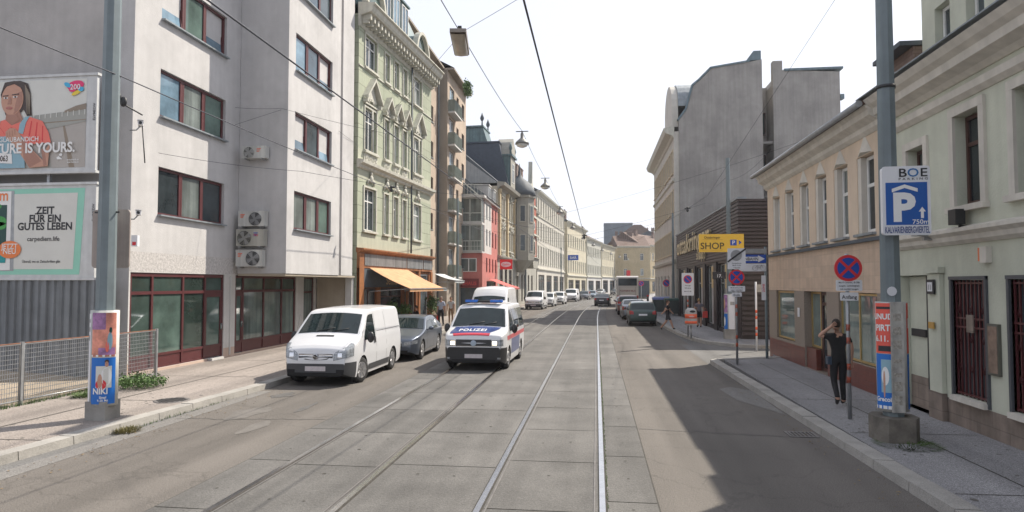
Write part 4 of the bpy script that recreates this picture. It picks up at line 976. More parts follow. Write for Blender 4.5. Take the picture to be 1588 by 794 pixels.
# ================================================================ 5. ornate house with turret, dark mansard and brick-red gable
M['ochre_wall'] = wallmat('ochre_cream_plaster', (.48, .43, .34)); M['grey_stucco'] = wallmat('grey_stucco', (.33, .32, .28))
M['brick_red'] = blockmat('orange_red_brickwork', (.42, .12, .07), .7, .3, .09, .012)
oang = math.atan2(27.5, 1.5)
On = thing('townhouse', 'ornate ochre townhouse with a dark slate mansard tower and a domed corner turret', 'building', (-9.9, 66.6, 0), oang)
oh = []
ax = [1.0, 2.6, 5.6, 7.2]
for z0, z1 in ((6.2, 8.3), (9.5, 11.6)):
    for x in ax: oh.append((x, x+.95, z0, z1))
arch = [(1.0, 2.8, .6, 4.2), (3.8, 5.2, .6, 4.2), (6.2, 8.0, .6, 4.2)]
facade_part(On, 9.3, 0, 12.6, oh+arch, None, mats=[M['ochre_wall'], M['grey_stucco']], depth=10, matfn=lambda x, z: 1 if z < 5.3 else 0, zb=[5.3])
for h_ in oh:
    window(On, h_[0]+.02, h_[1]-.02, h_[2]+.02, h_[3]-.02, .1, 'white_frame', 'glass_curtain', 2, .3, .07); surround(On, *h_, 0, M['stucco'], .14, .08)
for h_ in arch: window(On, h_[0]+.02, h_[1]-.02, h_[2]+.02, h_[3]-.02, .12, 'brown_frame', 'glass', 2, .3, .1)
for x in (1.9+.1, 6.9):
    for zz in (8.7, 11.95, 5.75):
        g = MB(); rn = random.Random(int(x*7+zz)); 
        for q in range(16): g.ball((x+.55+rn.uniform(-1.0, 1.0), -.12, zz+rn.uniform(-.35, .35)), rn.uniform(.08, .2), .12, rn.uniform(.08, .22), 7)
        g.build('stucco_garland', M['stucco'], On)
for x in (.3, 4.55, 8.7): 
    g = MB(); g.box(x, x+.5, -.22, -.005, 5.4, 12.3); g.box(x-.08, x+.58, -.3, -.005, 12.0, 12.35); g.build('pilaster', mat('yellow_ochre_pilaster', (.5, .41, .26), .85, .1), On)
mould(On, -.1, 16.5, [(.1, 5.25), (.3, 5.35), (.35, 5.5), (.05, 5.6)], 'grey_stucco', 'string_course')
mould(On, -.1, 9.3, [(.1, 12.3), (.2, 12.5), (.7, 12.65), (.8, 12.95), (.05, 13.05)], 'grey_stucco')
# light grey gable wall towards the camera + grey sloping roof
g = MB(); g.prism([(-.1, 12.9), (10, 12.9), (10, 18.2), (7.2, 18.2), (5.4, 16.0), (4.2, 15.9), (4.2, 16.9), (3.6, 16.9), (3.6, 15.6), (.1, 13.0)], -.12, .5, axis='x'); g.build('gable_wall', mat('pale_grey_gable', (.3, .32, .33), .85, .1, 2, streak=.15), On)
g = MB(); g.prism([(-.1, 12.95), (4.2, 16.6), (10, 16.6), (10, 12.95)], .52, 6.0, axis='x'); g.build('roof', M['slate'], On)
g = MB(); g.prism([(-.1, 13.0), (1.1, 18.3), (8.5, 18.3), (10, 13.0)], 6.05, 12.2, axis='x', m=0); g.box(5.95, 12.3, 1.0, 8.6, 18.32, 18.5); g.build('mansard_tower', mat('dark_blue_slate', (.045, .06, .085), .65, .15, 3), On)
g = MB(); g.prism([(2.6, 18.5), (3.2, 20.4), (5.4, 20.4), (6.0, 18.5)], 7.2, 10.6, axis='x'); g.box(7.0, 10.8, 3.1, 5.5, 20.42, 20.6)
g.build('tower_cap', M['copper'], On)
for i, (x, y, z) in enumerate(((7.3, 3.3, 20.6), (10.4, 3.3, 20.6), (6.3, 8.2, 18.5), (6.3, 7.4, 18.5), (6.3, 6.6, 18.5), (12.0, 1.2, 18.5))):
    g = MB(); g.lathe([(.1, z), (.07, z+.5), (.2, z+.7), (.24, z+.9), (.12, z+1.2), (.02, z+1.5)], (x, y, 0), 8); g.build('finial', M['slate'], On)
# dormer gable facing the street
g = MB(); g.box(6.6, 9.3, -.15, 1.4, 13.06, 17.0); g.prism([(6.5, 17.0), (9.4, 17.0), (9.1, 17.7), (8.6, 18.6), (7.95, 19.1), (7.3, 18.6), (6.8, 17.7)], -.2, 1.5); dg_ = g.build('gable_dormer', M['grey_stucco'], On)
g = MB(); g.box(6.55, 6.58, -.1, 1.38, 13.1, 16.95); g.box(6.4, 9.5, -.35, 1.6, 16.9, 17.1); g.build('dormer_trim', M['copper'], On)
window(On, 7.4, 8.6, 14.0, 16.2, -.2, 'white_frame', 'glass', 2, .3, .08, name='dormer_window')
for x in (6.7, 9.2): 
    g = MB(); g.lathe([(.16, 17.1), (.1, 17.5), (.2, 17.8), (.05, 18.5)], (x, -.1, 0), 8); g.build('finial', M['copper'], On)
# turret
g = MB(); g.lathe([(.4, 4.0), (1.0, 4.6), (1.75, 5.4), (1.75, 12.6), (1.95, 12.7), (1.95, 12.95)], (11.4, -.3, 0), 8, smooth=False); g.build('turret', M['grey_stucco'], On)
g = MB(); g.lathe([(1.95, 12.96), (1.8, 13.6), (1.3, 14.5), (.5, 15.1), (.2, 15.5), (.12, 16.3), (.02, 16.9)], (11.4, -.3, 0), 12); g.build('turret_dome', M['slate'], On)
for z0, z1 in ((6.4, 8.4), (9.8, 11.8)):
    for ang in (-112.5, -67.5, -157.5):
        a = R(ang); c = Vector((11.4+1.62*math.cos(a), -.3+1.62*math.sin(a), (z0+z1)/2))
        g = MB(); g.obox(c, (-math.sin(a), math.cos(a), 0), (math.cos(a), math.sin(a), 0), (0, 0, 1), .36, .05, (z1-z0)/2); fr = g.build('turret_window', M['stucco'], On)
        g = MB(); g.obox(c+Vector((math.cos(a)*.03, math.sin(a)*.03, 0)), (-math.sin(a), math.cos(a), 0), (math.cos(a), math.sin(a), 0), (0, 0, 1), .27, .03, (z1-z0)/2-.1); g.build('pane', M['glass'], fr)
facade_part(On, 13.2, 0, 12.6, [(10.4, 12.4, .4, 3.6)], M['grey_stucco'], x0=9.32, depth=10, name='turret_wall')
# brick red gable house part: own thing
Br = thing('townhouse', 'narrow grey house with an orange red brick oriel beside the long pale house', 'building', (-9.9+13.3*math.cos(oang), 66.6+13.3*math.sin(oang), 0), oang)
bh = [(1.2, 2.2, .5, 3.8), (3.2, 4.6, .5, 3.8), (6.2, 7.4, .5, 3.8), (9.2, 10.4, .5, 3.8)]+[(x, x+.9, z, z+1.9) for x in (6.4, 8.6, 10.8) for z in (6.2, 9.4)]
facade_part(Br, 13.8, 0, 12.4, bh, M['grey_stucco'], depth=10)
for h_ in bh: window(Br, h_[0]+.02, h_[1]-.02, h_[2]+.02, h_[3]-.02, .1, 'brown_frame', 'glass', 2, .3, .08)
g = MB(); g.prism([(1.3, 4.6), (4.9, 4.6), (5.5, 5.6), (5.5, 5.8), (.7, 5.8), (.7, 5.6)], -1.5, -.01); g.box(.6, 5.6, -1.7, -.01, 5.82, 5.95); g.build('oriel_base', M['grey_stucco'], Br)
g = MB(); g.box(1.2, 5.0, -1.3, -.01, 5.96, 12.4); g.box(1.1, 5.1, -1.2, .5, 12.42, 13.6); g.build('oriel', M['brick_red'], Br)
g = MB(); g.box(1.0, 5.2, -1.42, -.01, 10.9, 11.15); g.box(1.0, 5.2, -1.42, -.01, 12.2, 12.41); g.box(.8, 5.4, -1.6, -.01, 8.6, 8.8); g.build('oriel_trim', M['stucco'], Br)
g = MB(); g.lathe([(.55, -1.36), (.55, -1.31)], (3.1, 0, 9.9), 16, axis='y'); r_ = g.build('round_window', M['stucco'], Br); g = MB(); g.lathe([(.32, -1.39), (.32, -1.365)], (3.1, 0, 9.9), 14, axis='y'); g.build('pane', M['glass'], r_)
g = MB(); g.prism([(2.3, 6.2), (3.9, 6.2), (3.9, 7.7)]+[(3.1+.8*math.cos(R(a)), 7.7+.7*math.sin(R(a))) for a in (20, 50, 90, 130, 160)]+[(2.3, 7.7)], -1.36, -1.31); r_ = g.build('arched_window', M['stucco'], Br)
g = MB(); g.box(2.75, 3.45, -1.4, -1.365, 6.3, 7.9); g.build('pane', M['glass'], r_)
g = MB(); g.prism([(.8, 13.6), (5.4, 13.6), (4.6, 14.6), (3.5, 15.2), (3.1, 18.0), (2.7, 15.2), (1.6, 14.6)], -1.1, -.6); g.build('gable', M['stucco'], Br)
mould(Br, 0, 13.8, [(.1, 12.2), (.5, 12.4), (.6, 12.7), (.05, 12.8)], 'grey_stucco')
g = MB(); g.prism([(-.3, 12.6), (2.6, 17.6), (8, 17.6), (10, 12.6)], .02, 13.7, axis='x'); g.build('roof', M['slate'], Br)
for x in (9, 11, 12.8): chimney(Br, x, 2.2, 16.4, 1.3, .8, 2.4, 3)

# ================================================================ 6. generic street houses (long pale one and the far ones)
def row_house(label, p0, p1, z, cols, floors, wall, roofm='slate', roof_h=3.2, shop=3.8, winh=1.7, winw=.8, depth=10, corn=.5, name='townhouse', zshop=None, frame='white_frame', sur=True, bands=True, arch=False, chim=2, shopc=None, pairs=None):
    p0 = Vector((*p0, 0)); p1 = Vector((*p1, 0)); L_ = (p1-p0).length; ang = math.atan2(p1.y-p0.y, p1.x-p0.x)
    B = thing(name, label, 'building', p0, ang); hs_ = []
    fh = (z-shop-.4)/floors; pitch = L_/cols
    for f in range(floors):
        z0 = shop+.5+fh*f+.25
        for c in range(cols):
            x = pitch*(c+.5)-winw/2; hs_.append((x, x+winw, z0, z0+min(winh, fh-.9)))
    nsh = max(2, cols//3); sh = [(L_*(k+.14)/nsh, L_*(k+.86)/nsh, .35, shop-.9) for k in range(nsh)]
    facade_part(B, L_, 0, z, hs_+sh, None, mats=[M[wall], M[shopc or wall]], matfn=lambda x, zz: 1 if zz < shop-.2 else 0, zb=[shop-.2], depth=depth, reveal=.18)
    for h_ in hs_:
        window(B, h_[0]+.02, h_[1]-.02, h_[2]+.02, h_[3]-.02, .08, frame, 'glass_curtain' if (int(h_[0]*7+h_[2]*3) % 3) else 'glass', 2, .3, .07)
        if sur: surround(B, *h_, 0, M['stucco'] if wall != 'green_plain' else M['plaster_white'], .12, .06)
    for h_ in sh: window(B, h_[0]+.02, h_[1]-.02, h_[2]+.02, h_[3]-.02, .1, 'brown_frame', 'glass', 3, .25, .08, name='shop_window')
    if bands: mould(B, 0, L_, [(.05, shop-.25), (.2, shop-.15), (.22, shop+.02), (.02, shop+.08)], 'stucco', 'string_course')
    if bands and floors > 2: mould(B, 0, L_, [(.03, shop+.4+fh*2-.1), (.14, shop+.4+fh*2), (.14, shop+.4+fh*2+.1), (.02, shop+.4+fh*2+.13)], 'stucco', 'string_course')
    mould(B, -.02, L_+.02, [(.05, z-.4), (.12, z-.25), (corn, z-.1), (corn+.08, z+.12), (.0, z+.2)], 'stucco')
    if roof_h: gable_roof(B, .0, L_, 0, depth, z+.15, roof_h, M[roofm], .3)
    for k in range(chim): chimney(B, L_*(k+.5)/chim, depth*.38, z+roof_h*.55, 1.4, .6, roof_h*.55+.8, 3)
    return B
M['pale_wall'] = wallmat('pale_cream_grey_plaster', (.5, .475, .42)); M['cream_wall'] = wallmat('cream_plaster', (.5, .46, .35)); M['greyer_wall'] = wallmat('light_grey_green_plaster', (.42, .42, .37))
M['ochre2'] = wallmat('warm_ochre_plaster', (.46, .38, .24)); M['dim_wall'] = wallmat('dull_grey_house_plaster', (.3, .29, .27))
row_house('long pale cream house with three rows of narrow windows above tall shop windows', (-8.35, 94.3), (-6.0, 125.5), 15.9, 13, 3, 'pale_wall', 'slate', 2.6, 4.9, 2.5, .85, chim=1)
def P2(px, Y): return None
row_house('cream three-storey house with a blue sign and white shop awnings', (-5.5, 127.5), (-2.3, 152), 14.6, 9, 2, 'cream_wall', 'slate', 3.0, 4.4, 2.2, .85, chim=2)
row_house('light grey green house between two cream houses down the street', (-2.1, 153), (1.2, 173), 13.2, 8, 2, 'greyer_wall', 'tile', 2.6, 4.4, 2.0, .85, chim=2, shopc='plaster_white')
row_house('small cream house with a flat white shop front at the bend', (1.4, 174), (5.3, 194), 13.0, 7, 2, 'cream_wall', 'slate', 1.2, 4.6, 2.0, .85, chim=0, shopc='plaster_white')
row_house('ochre corner house whose blind side faces down the street', (6.0, 196), (15.5, 197.6), 13.6, 2, 2, 'ochre2', 'tile', 3.4, 4.4, 2.0, 1.0, chim=1, sur=False, depth=14)
row_house('long ochre house with tightly set windows closing the view at the bend', (12.2, 199), (24.5, 222), 14.5, 11, 2, 'ochre2', 'tile', 3.6, 4.4, 2.1, .9, chim=2)
row_house('tall pale house behind the ochre one at the end of the view', (22, 226), (34, 250), 18.5, 8, 3, 'cream_wall', 'slate', 2.0, 4.6, 2.1, .9, chim=1)
# blocks behind
t = thing('tower_block', 'blue grey windowless block standing above the far roofs', 'building', (3.0, 262, 0))
g = MB(); g.box(0, 11, 0, 12, 0, 26.2); g.build('wall', mat('blue_grey_render', (.13, .16, .19), .8, .15, .5), t); g = MB(); g.box(-.1, 11.1, -.1, 12.1, 26.22, 26.5); g.build('parapet', M['zinc'], t)
t = thing('roof_house', 'far house with a red tiled gable and a row of chimneys', 'building', (6, 236, 0))
g = MB(); g.box(0, 16, 0, 10, 0, 17.0); g.build('wall', M['dim_wall'], t); g = MB(); g.prism([(-.4, 17.0), (16.4, 17.0), (16.4, 18.0), (9.5, 23.4), (7.0, 23.4), (-.4, 18)], -.3, 10.3); g.build('roof', mat('dull_far_roof', (.17, .12, .1), .85, .2), t)
for x in (1.0, 2.6, 4.2, 5.8, 11.5, 13.5): chimney(t, x, .8, 17.5 if x < 7 else 19, 1.0, .7, 3.6 if x < 7 else 3.2, 2)

# ================================================================ RIGHT SIDE
# 7. pale green house at the right edge
M['rgreen'] = wallmat('pale_sage_plaster', (.55, .565, .465), streak=.05, dirt=.12); M['rtrim'] = mat('cream_moulding', (.6, .565, .5), .85, .08, 3, streak=.12)
M['stone_base'] = blockmat('brown_stone_base_blocks', (.25, .2, .165), .75, .9, .3, .01, .9, .2, streak=.2)
Rg = thing('townhouse', 'sage green house with barred dark red windows and heavy cream cornice, nearest right', 'building', (6.3, 15.3, 0), R(-90))
rw = [(1.05, 1.55)]+[(2.72+1.72*k*1.0, 3.5+1.72*k, 3.95, 5.55) for k in range(12)]
up = [(.92, 1.62, 3.95, 5.3)]+[(2.72+1.72*k, 3.52+1.72*k, 3.95, 5.55) for k in range(11)]
lowh = [(.42, 1.72, .12, 2.78)]+[(2.5+1.68*k, 3.52+1.68*k, .66, 2.68) for k in range(12)]
facade_part(Rg, 24, 0, 6.5, up+lowh, None, mats=[M['rgreen'], M['stone_base'], M['rtrim']], reveal=.26, depth=10, matfn=lambda x, z: 1 if z < .56 else 0, zb=[.56])
for i, h_ in enumerate(up):
    window(Rg, h_[0]+.02, h_[1]-.02, h_[2]+.02, h_[3]-.02, .16, 'brown_frame', 'glass' if i else 'glass_curtain', 2 if i > 1 else 1, .32, .07); surround(Rg, *h_, 0, M['rtrim'], .15, .05)
mould(Rg, -.05, 24, [(.03, 3.3), (.1, 3.36), (.12, 3.44), (.2, 3.5), (.2, 3.56), (.0, 3.62)], 'rtrim', 'string_course')
mould(Rg, -.25, 24, [(.02, 5.78), (.1, 5.86), (.12, 5.98), (.05, 6.02)], 'rtrim', 'architrave')
mould(Rg, -.3, 24, [(.03, 6.12), (.12, 6.2), (.3, 6.28), (.32, 6.42), (.42, 6.5), (.5, 6.62), (.0, 6.68)], 'rtrim', 'cornice')
g = MB(); g.box(-.3, 24, -.54, -.0, 6.685, 6.71); g.build('flashing', M['zinc'], Rg)
# set-back upper storey and tiled roof behind
uh = [(.55+1.18*k, 1.15+1.18*k, 7.0, 8.35) for k in range(17)]
facade_part(Rg, 22, 6.72, 8.9, uh, M['rgreen'], y=.75, x0=.0, reveal=.3, depth=7, name='upper_storey')
for h_ in uh: window(Rg, h_[0]+.02, h_[1]-.02, h_[2]+.02, h_[3]-.02, .9, 'white_frame', 'glass', 1, 0, .07)
g = MB(); g.prism([(.7, 8.92), (4, 10.2), (7.8, 8.92)], .0, 22, axis='x'); g.build('roof', M['tile'], Rg)
# entrance recess
g = MB(); g.box(.43, 1.4, .18, .24, .13, 2.76); g.build('entrance_door', M['rgreen'], Rg); g = MB(); g.box(1.41, 1.71, .05, .255, .13, 2.77); g.build('dark_gap', M['dark'], Rg)
g = MB(); g.box(.44, 1.39, .165, .178, .13, .75); g.build('door_base', M['stone_base'], Rg)
g = MB(); g.box(.55, 1.15, .14, .178, 1.55, 1.7); g.build('letter_slot', M['blacksign'], Rg)
g = MB(); g.box(1.75, 2.2, -.08, -.005, .13, 2.8); g.box(1.7, 2.25, -.13, -.005, 2.81, 2.92); g.build('pilaster', M['rgreen'], Rg); g = MB(); g.box(1.73, 2.22, -.1, -.006, .12, .62); g.build('pilaster_base', M['stone_base'], Rg)
t = thing('house_number_sign', 'small dark square house number plate by the green entrance', 'sign', (6.2, 13.35, 2.42), R(-90))
g = MB(); g.box(-.13, .13, -.03, 0, 0, .27); g.build('plate', M['blacksign'], t); g = MB(); g.box(-.09, .09, -.036, -.031, .05, .22); g.build('white_field', M['whitesign'], t); g = MB(); text_mb(g, '11', lambda x, z: (x, -.04, .08+z), .14); g.build('digits', M['blacksign'], t, recalc=False)
t = thing('name_plate', 'small brass plate on the pilaster by the green entrance', 'plate', (6.19, 13.35, 1.78), R(-90)); g = MB(); g.box(-.1, .1, -.02, 0, 0, .12); g.build('plate', mat('brass', (.55, .35, .1), .35, metal=.7), t)
for i, h_ in enumerate(lowh[1:]):
    a, b, c, d = h_
    g = MB(); g.box(a-.06, a, -.04, .2, c-.08, d+.05); g.box(b, b+.06, -.04, .2, c-.08, d+.05); g.box(a-.06, b+.06, -.05, .2, d+.002, d+.06); fr = g.build('window_frame', mat('dark_metal_frame', (.07, .075, .085), .5), Rg)
    g = MB(); g.box(a+.01, b-.01, .12, .15, c, d); g.build('pane', M['glass'], fr)
    g = MB()
    n = 8
    for k in range(n+1):
        x = a+.03+(b-a-.06)*k/n; g.box(x-.014, x+.014, .03, .055, c+.01, d-.01)
        if k % 3 == 1:
            for zz in (c+.5, c+1.0, c+1.5): g.tube([(x, .02, zz-.06), (x+.03, .02, zz), (x, .02, zz+.06), (x-.03, .02, zz), (x, .02, zz-.06)], .008, 5)
    for zz in (c+.05, c+1.2, c+1.35, d-.06): g.box(a+.01, b-.01, .02, .06, zz-.014, zz+.014)
    g.build('window_bars', M['red_frame'], fr)
    g = MB(); g.box((a+b)/2-.1, (a+b)/2+.1, -.005, .018, c+1.12, c+1.42); g.build('lock_plate', M['stone_base'], fr)
    g = MB(); g.box(a-.02, b+.02, -.1, .11, c-.09, c-.002); g.build('sill', M['rtrim'], fr)
t = thing('notice_case', 'tall flat glass notice case between the two barred windows on the right', 'notice case', (6.3, 11.55, 1.15), R(-90)); g = MB(); g.box(-.15, .15, -.05, 0, 0, .82); g.build('case', mat('case_bronze', (.1, .1, .08), .5), t); g = MB(); g.box(-.12, .12, -.056, -.051, .04, .78); g.build('glass_front', mat('notice_paper', (.24, .17, .13), .15, .4, 4), t)
t = thing('floodlight', 'black floodlight below a window of the sage green house', 'lamp', (6.2, 12.25, 3.62), R(-90)); g = MB(); g.box(-.12, .12, -.16, .0, .0, .26); g.build('housing', M['dark'], t); g = MB(); g.box(-.02, .02, -.05, .1, -.08, -.002); g.build('bracket', M['dark'], t)
t = thing('wall_lamp', 'small grey box lamp on the moulding of the sage green house', 'lamp', (6.15, 13.3, 3.5), R(-90)); g = MB(); g.box(-.12, .12, -.25, -.02, 0, .1); g.build('housing', M['metal'], t); g = MB(); g.box(-.05, .05, -.1, .08, -.08, -.001); g.build('bracket', M['metal'], t)
t = thing('alarm_box', 'cream and orange alarm box above the barred window on the right', 'alarm box', (6.3, 11.75, 2.95), R(-90)); g = MB(); g.box(-.02, .16, -.09, 0, 0, .26); g.build('case', M['rtrim'], t); g = MB(); g.box(-.09, -.021, -.08, 0, .03, .25); g.build('lamp', mat('orange_lamp', (.7, .18, .06), .4), t)

# 8. peach house
M['peach'] = wallmat('peach_plaster', (.66, .535, .41), streak=.05, dirt=.08); M['peach_tiles'] = blockmat('peach_stone_tiles', (.57, .43, .32), .8, .62, .31, .008, .5, .1, streak=.1, offset=0)
M['red_tiles'] = blockmat('dark_red_base_tiles', (.17, .05, .035), .7, .3, .12, .008, .35, .15); M['grey_granite'] = mat('grey_brown_granite', (.24, .2, .165), .5, .3, 30)
Pe = thing('house', 'low peach house with tall white windows under triangular gables and a tiled shop front', 'building', (6.2, 25.2, 0), R(-90))
pw = [(.7, 1.6), (2.2, 3.2), (3.8, 4.72), (5.3, 6.25), (6.82, 7.8), (8.4, 9.4)]
ph_ = [(a, b, 3.78, 5.6) for a, b in pw]; ps = [(1.0, 3.1, .78, 2.4), (4.1, 6.08, .13, 2.4), (7.0, 9.4, .72, 2.4)]
facade_part(Pe, 9.9, 0, 6.1, ph_+ps, None, mats=[M['peach'], M['peach_tiles'], M['grey_granite'], M['red_tiles']], reveal=.24, depth=9,
            matfn=lambda x, z: 3 if z < .7 and not 4.1 < x < 6.08 else (2 if z < 2.4 else (1 if z < 3.6 else 0)), zb=[.7, 2.4, 3.6])
for i, (a, b, c, d) in enumerate(ph_):
    window(Pe, a+.22, b-.02, c+.02, d-.02, .14, 'white_frame', 'glass' if i % 2 else 'glass_curtain', 1, .38, .08)
    g = MB(); g.box(a+.001, a+.2, .02, .22, c, d-.01); g.build('reveal_strip', M['rtrim'], Pe)
    m_ = (a+b)/2; g = MB(); n_ = .42; i0 = len(g.v)
    g.v += [(m_-n_, -.005, 5.62), (m_+n_, -.005, 5.62), (m_, -.005, 6.08), (m_, -.11, 5.66)]
    for f in ((0, 1, 3), (1, 2, 3), (2, 0, 3)): g.f.append(f); g.m.append(0); g.sm.append(False)
    g.box(m_-.62, m_+.62, -.08, -.004, 5.6, 5.66) if False else None
    g.build('window_gable', M['rtrim'], Pe)
    g = MB(); g.box(a-.05, b+.05, -.1, .1, c-.06, c-.002); g.build('sill', M['zinc'], Pe)
mould(Pe, -.12, 9.95, [(.02, 6.02), (.1, 6.1), (.12, 6.2), (.3, 6.3), (.32, 6.42), (.4, 6.5), (.0, 6.55)], 'rtrim')
g = MB(); g.tube([(-.15, -.5, 6.54), (9.95, -.5, 6.54)], .075, 10); g.build('gutter', M['metal'], Pe)
g = MB(); g.box(8.6, 9.7, .75, 2.2, 7.1, 7.85); g.build('roof_dormer', M['brick_dull'], Pe); g = MB(); g.box(8.3, 9.75, .45, 2.3, 7.86, 7.96); g.build('dormer_roof', M['slate'], Pe)
g = MB(); g.box(-.02, 9.92, -.09, -.005, 3.58, 3.66); g.build('ledge', M['slate'], Pe)
gable_roof(Pe, -.1, 9.9, 0, 9, 6.62, 3.1, M['tile'], .42)
gold = mat('gold_anodised_frame', (.5, .36, .15), .35, .1, metal=.6); M['gold_frame'] = gold
M['shop_glass'] = glassmat('bright_shop_glass', (.11, .14, .13), .02)
window(Pe, 1.02, 3.08, .8, 2.38, .06, 'gold_frame', 'shop_glass', 1, 0, .06, name='shop_window'); window(Pe, 7.02, 9.38, .74, 2.38, .06, 'gold_frame', 'shop_glass', 2, 0, .05, name='shop_window')
window(Pe, 4.12, 5.0, .75, 2.38, .2, 'gold_frame', 'shop_glass', 1, 0, .06, name='shop_window'); window(Pe, 5.05, 6.06, .14, 2.38, .2, 'brown_frame', 'glass', 1, .15, .09, name='shop_door')
g = MB(); g.box(4.12, 4.98, .05, .19, .13, .73); g.build('recess_base', M['red_tiles'], Pe)
t = thing('notice', 'small white notice taped to the granite pillar of the peach shop', 'notice', (6.185, 21.6, 1.6), R(-90)); g = MB(); g.box(-.1, .1, -.008, 0, 0, .28); g.build('sheet', M['whitesign'], t)

# 9. dark ribbed market hall
M['brown_ribs'] = mat('dark_brown_metal_lamella', (.03, .024, .026), .5, .2, 2, streak=.15)
Br2 = thing('shop_building', 'flat dark brown building clad in horizontal lamellas with golden lettering', 'building', (6.5, 55.2, 0), R(-90))
W9 = 23.7
dh = [(2.4, 4.2, .3, 3.7), (6.8, 8.4, .3, 3.7), (10.4, 12.4, .3, 3.7), (14.4, 16.2, .3, 3.7), (18.2, 20.2, .3, 3.7)]
facade_part(Br2, W9, 0, 6.5, dh, M['brown_ribs'], reveal=.3, depth=12)
g = MB(); z = 3.85
while z < 6.45: g.box(-.02, W9+.02, -.07, -.005, z, z+.13); g.box(W9+.005, W9+.07, -.07, 12, z, z+.1); z += .17
z = .3
while z < 3.8: g.box(W9+.005, W9+.07, .05, 1.6, z, z+.13); z += .23
g.build('lamellas', mat('brown_lamella_light', (.055, .043, .045), .5, .15, 3), Br2)
g = MB(); g.box(-.1, W9+.12, -.12, .3, 6.5, 6.6); g.build('roof_edge', M['zinc'], Br2)
M['yellow_panel'] = mat('yellow_film', (.62, .4, .06), .5)
for i, (a, b, c, d) in enumerate(dh):
    window(Br2, a+.02, b-.02, c+.02, d-.02, .12, 'metal', 'shop_glass', 2, .3, .06, name='shop_window')
    g = MB(); g.box(b+.1, b+.75, -.03, -.005, .4, 3.65); g.build('grey_panel', mat('light_grey_fascia_panel', (.34, .33, .34), .5), Br2)
    g = MB(); g.box(b+.12, b+.7, -.045, -.031, 2.4, 3.6); g.build('poster_panel', mat('ochre_poster', (.5, .36, .16), .5), Br2)
for x in (1.0, 5.4, 9.3, 13.4, 17.2, 21.3): g = MB(); g.box(x, x+.9, -.1, -.006, .12, 3.8); g.build('dark_pier', M['brown_ribs'], Br2)
g = MB(); text_mb(g, 'ottakringer', lambda x, z: (9.3+x, -.26, 4.85+z), 1.8, xs=1.85); text_mb(g, 'shop', lambda x, z: (13.4+x, -.26, 4.15+z), .8, xs=1.7)
v0 = len(g.v); 
for v in list(g.v[:v0]): g.v.append((v[0], -.12, v[2]))
for f in list(g.f): g.f.append(tuple(i+v0 for i in f)); g.m.append(0); g.sm.append(False)
for k in range(40): pass
g.build('facade_lettering', mat('golden_cream_letters', (.6, .5, .3), .5), Br2, recalc=False)
g = MB(); text_mb(g, 'ottakringer', lambda x, z: (9.33+x, -.19, 4.85+z), 1.8, xs=1.85); g.build('letter_backing', mat('letter_sides', (.3, .24, .14), .6), Br2, recalc=False)
# side wall towards the side street: glazed opening with yellow film
g = MB(); g.box(W9+.01, W9+.05, 1.7, 2.5, .3, 3.75); g.build('side_window', M['glass_curtain'], Br2); g = MB(); g.box(W9+.052, W9+.07, 1.72, 2.48, 2.4, 3.7); g.build('side_film', M['yellow_panel'], Br2)

# 10. big firewall house
M['fw'] = wallmat('stained_grey_firewall', (.33, .315, .295), streak=.1, dirt=.16); M['bluewall'] = mat('weathered_blue_grey_sheet', (.14, .2, .23), .6, .15, 2, streak=.2)
Bf = thing('apartment_building', 'tall building with a bare grey firewall and curved mansard edge over the brown hall', 'building', (6.5, 76.3, 0), R(-90))
fh_ = [(.8+1.9*k, 1.75+1.9*k, z, z+1.9) for k in range(10) for z in (5.2, 8.6, 12.0)]+[(1.0+3.1*k, 2.8+3.1*k, .5, 3.4) for k in range(6)]
M['pale_yellow_white'] = wallmat('pale_yellow_white_facade', (.52, .5, .45))
facade_part(Bf, 19.6, 0, 15.4, fh_, M['pale_yellow_white'], depth=.6)
for h_ in fh_: window(Bf, h_[0]+.02, h_[1]-.02, h_[2]+.02, h_[3]-.02, .08, 'white_frame', 'glass_curtain', 2, .3, .07); 
for h_ in fh_[:30]: surround(Bf, *h_, 0, mat('yellow_window_trim', (.52, .45, .32), .8), .13, .06)
mould(Bf, -.1, 19.6, [(.05, 14.9), (.2, 15.1), (.7, 15.3), (.85, 15.7), (.0, 15.85)], 'stucco'); mould(Bf, -.1, 19.6, [(.05, 4.3), (.2, 4.4), (.25, 4.6), (.0, 4.7)], 'stucco', 'string_course'); mould(Bf, 0, 19.6, [(.03, 11.2), (.14, 11.3), (.14, 11.45), (.0, 11.5)], 'stucco', 'string_course')
# body + gable end: local y is depth (x world), local x=19.7 is the firewall plane
prof = [(.4, 0), (.4, 16.3), (1.05, 17.2), (1.6, 19.2), (2.1, 19.6), (3.1, 20.6), (6.3, 21.05), (7.15, 21.2), (7.15, 0)]
g = MB(); g.prism(prof, .7, 19.7, axis='x'); g.build('firewall', M['fw'], Bf)
g = MB(); edge = prof[1:7]
for a, b in zip(edge[:-1], edge[1:]): g.bar((19.5, a[0]-.08, a[1]+.06), (19.5, b[0]-.08, b[1]+.06), .55, .14)
g.build('roof_edge_sheet', M['bluewall'], Bf)
g = MB(); g.prism([(5.9, 21.15), (7.1, 21.2), (7.1, 21.95), (6.5, 21.95)], 17.5, 19.65, axis='x'); g.build('roof_box', M['bluewall'], Bf)
g = MB(); g.box(13.5, 19.3, -.12, .39, 15.86, 17.6); arc = [(16.4+2.9*math.cos(math.pi*k/12), 17.6+2.4*math.sin(math.pi*k/12)) for k in range(13)]; g.prism(arc, -.12, .39); g.build('street_gable', M['pale_yellow_white'], Bf)
g = MB(); arc = [(16.4+3.05*math.cos(math.pi*k/12), 17.6+2.5*math.sin(math.pi*k/12)) for k in range(13)]
g.prism(arc, .4, 2.2); g.build('gable_roof', M['zinc'], Bf)
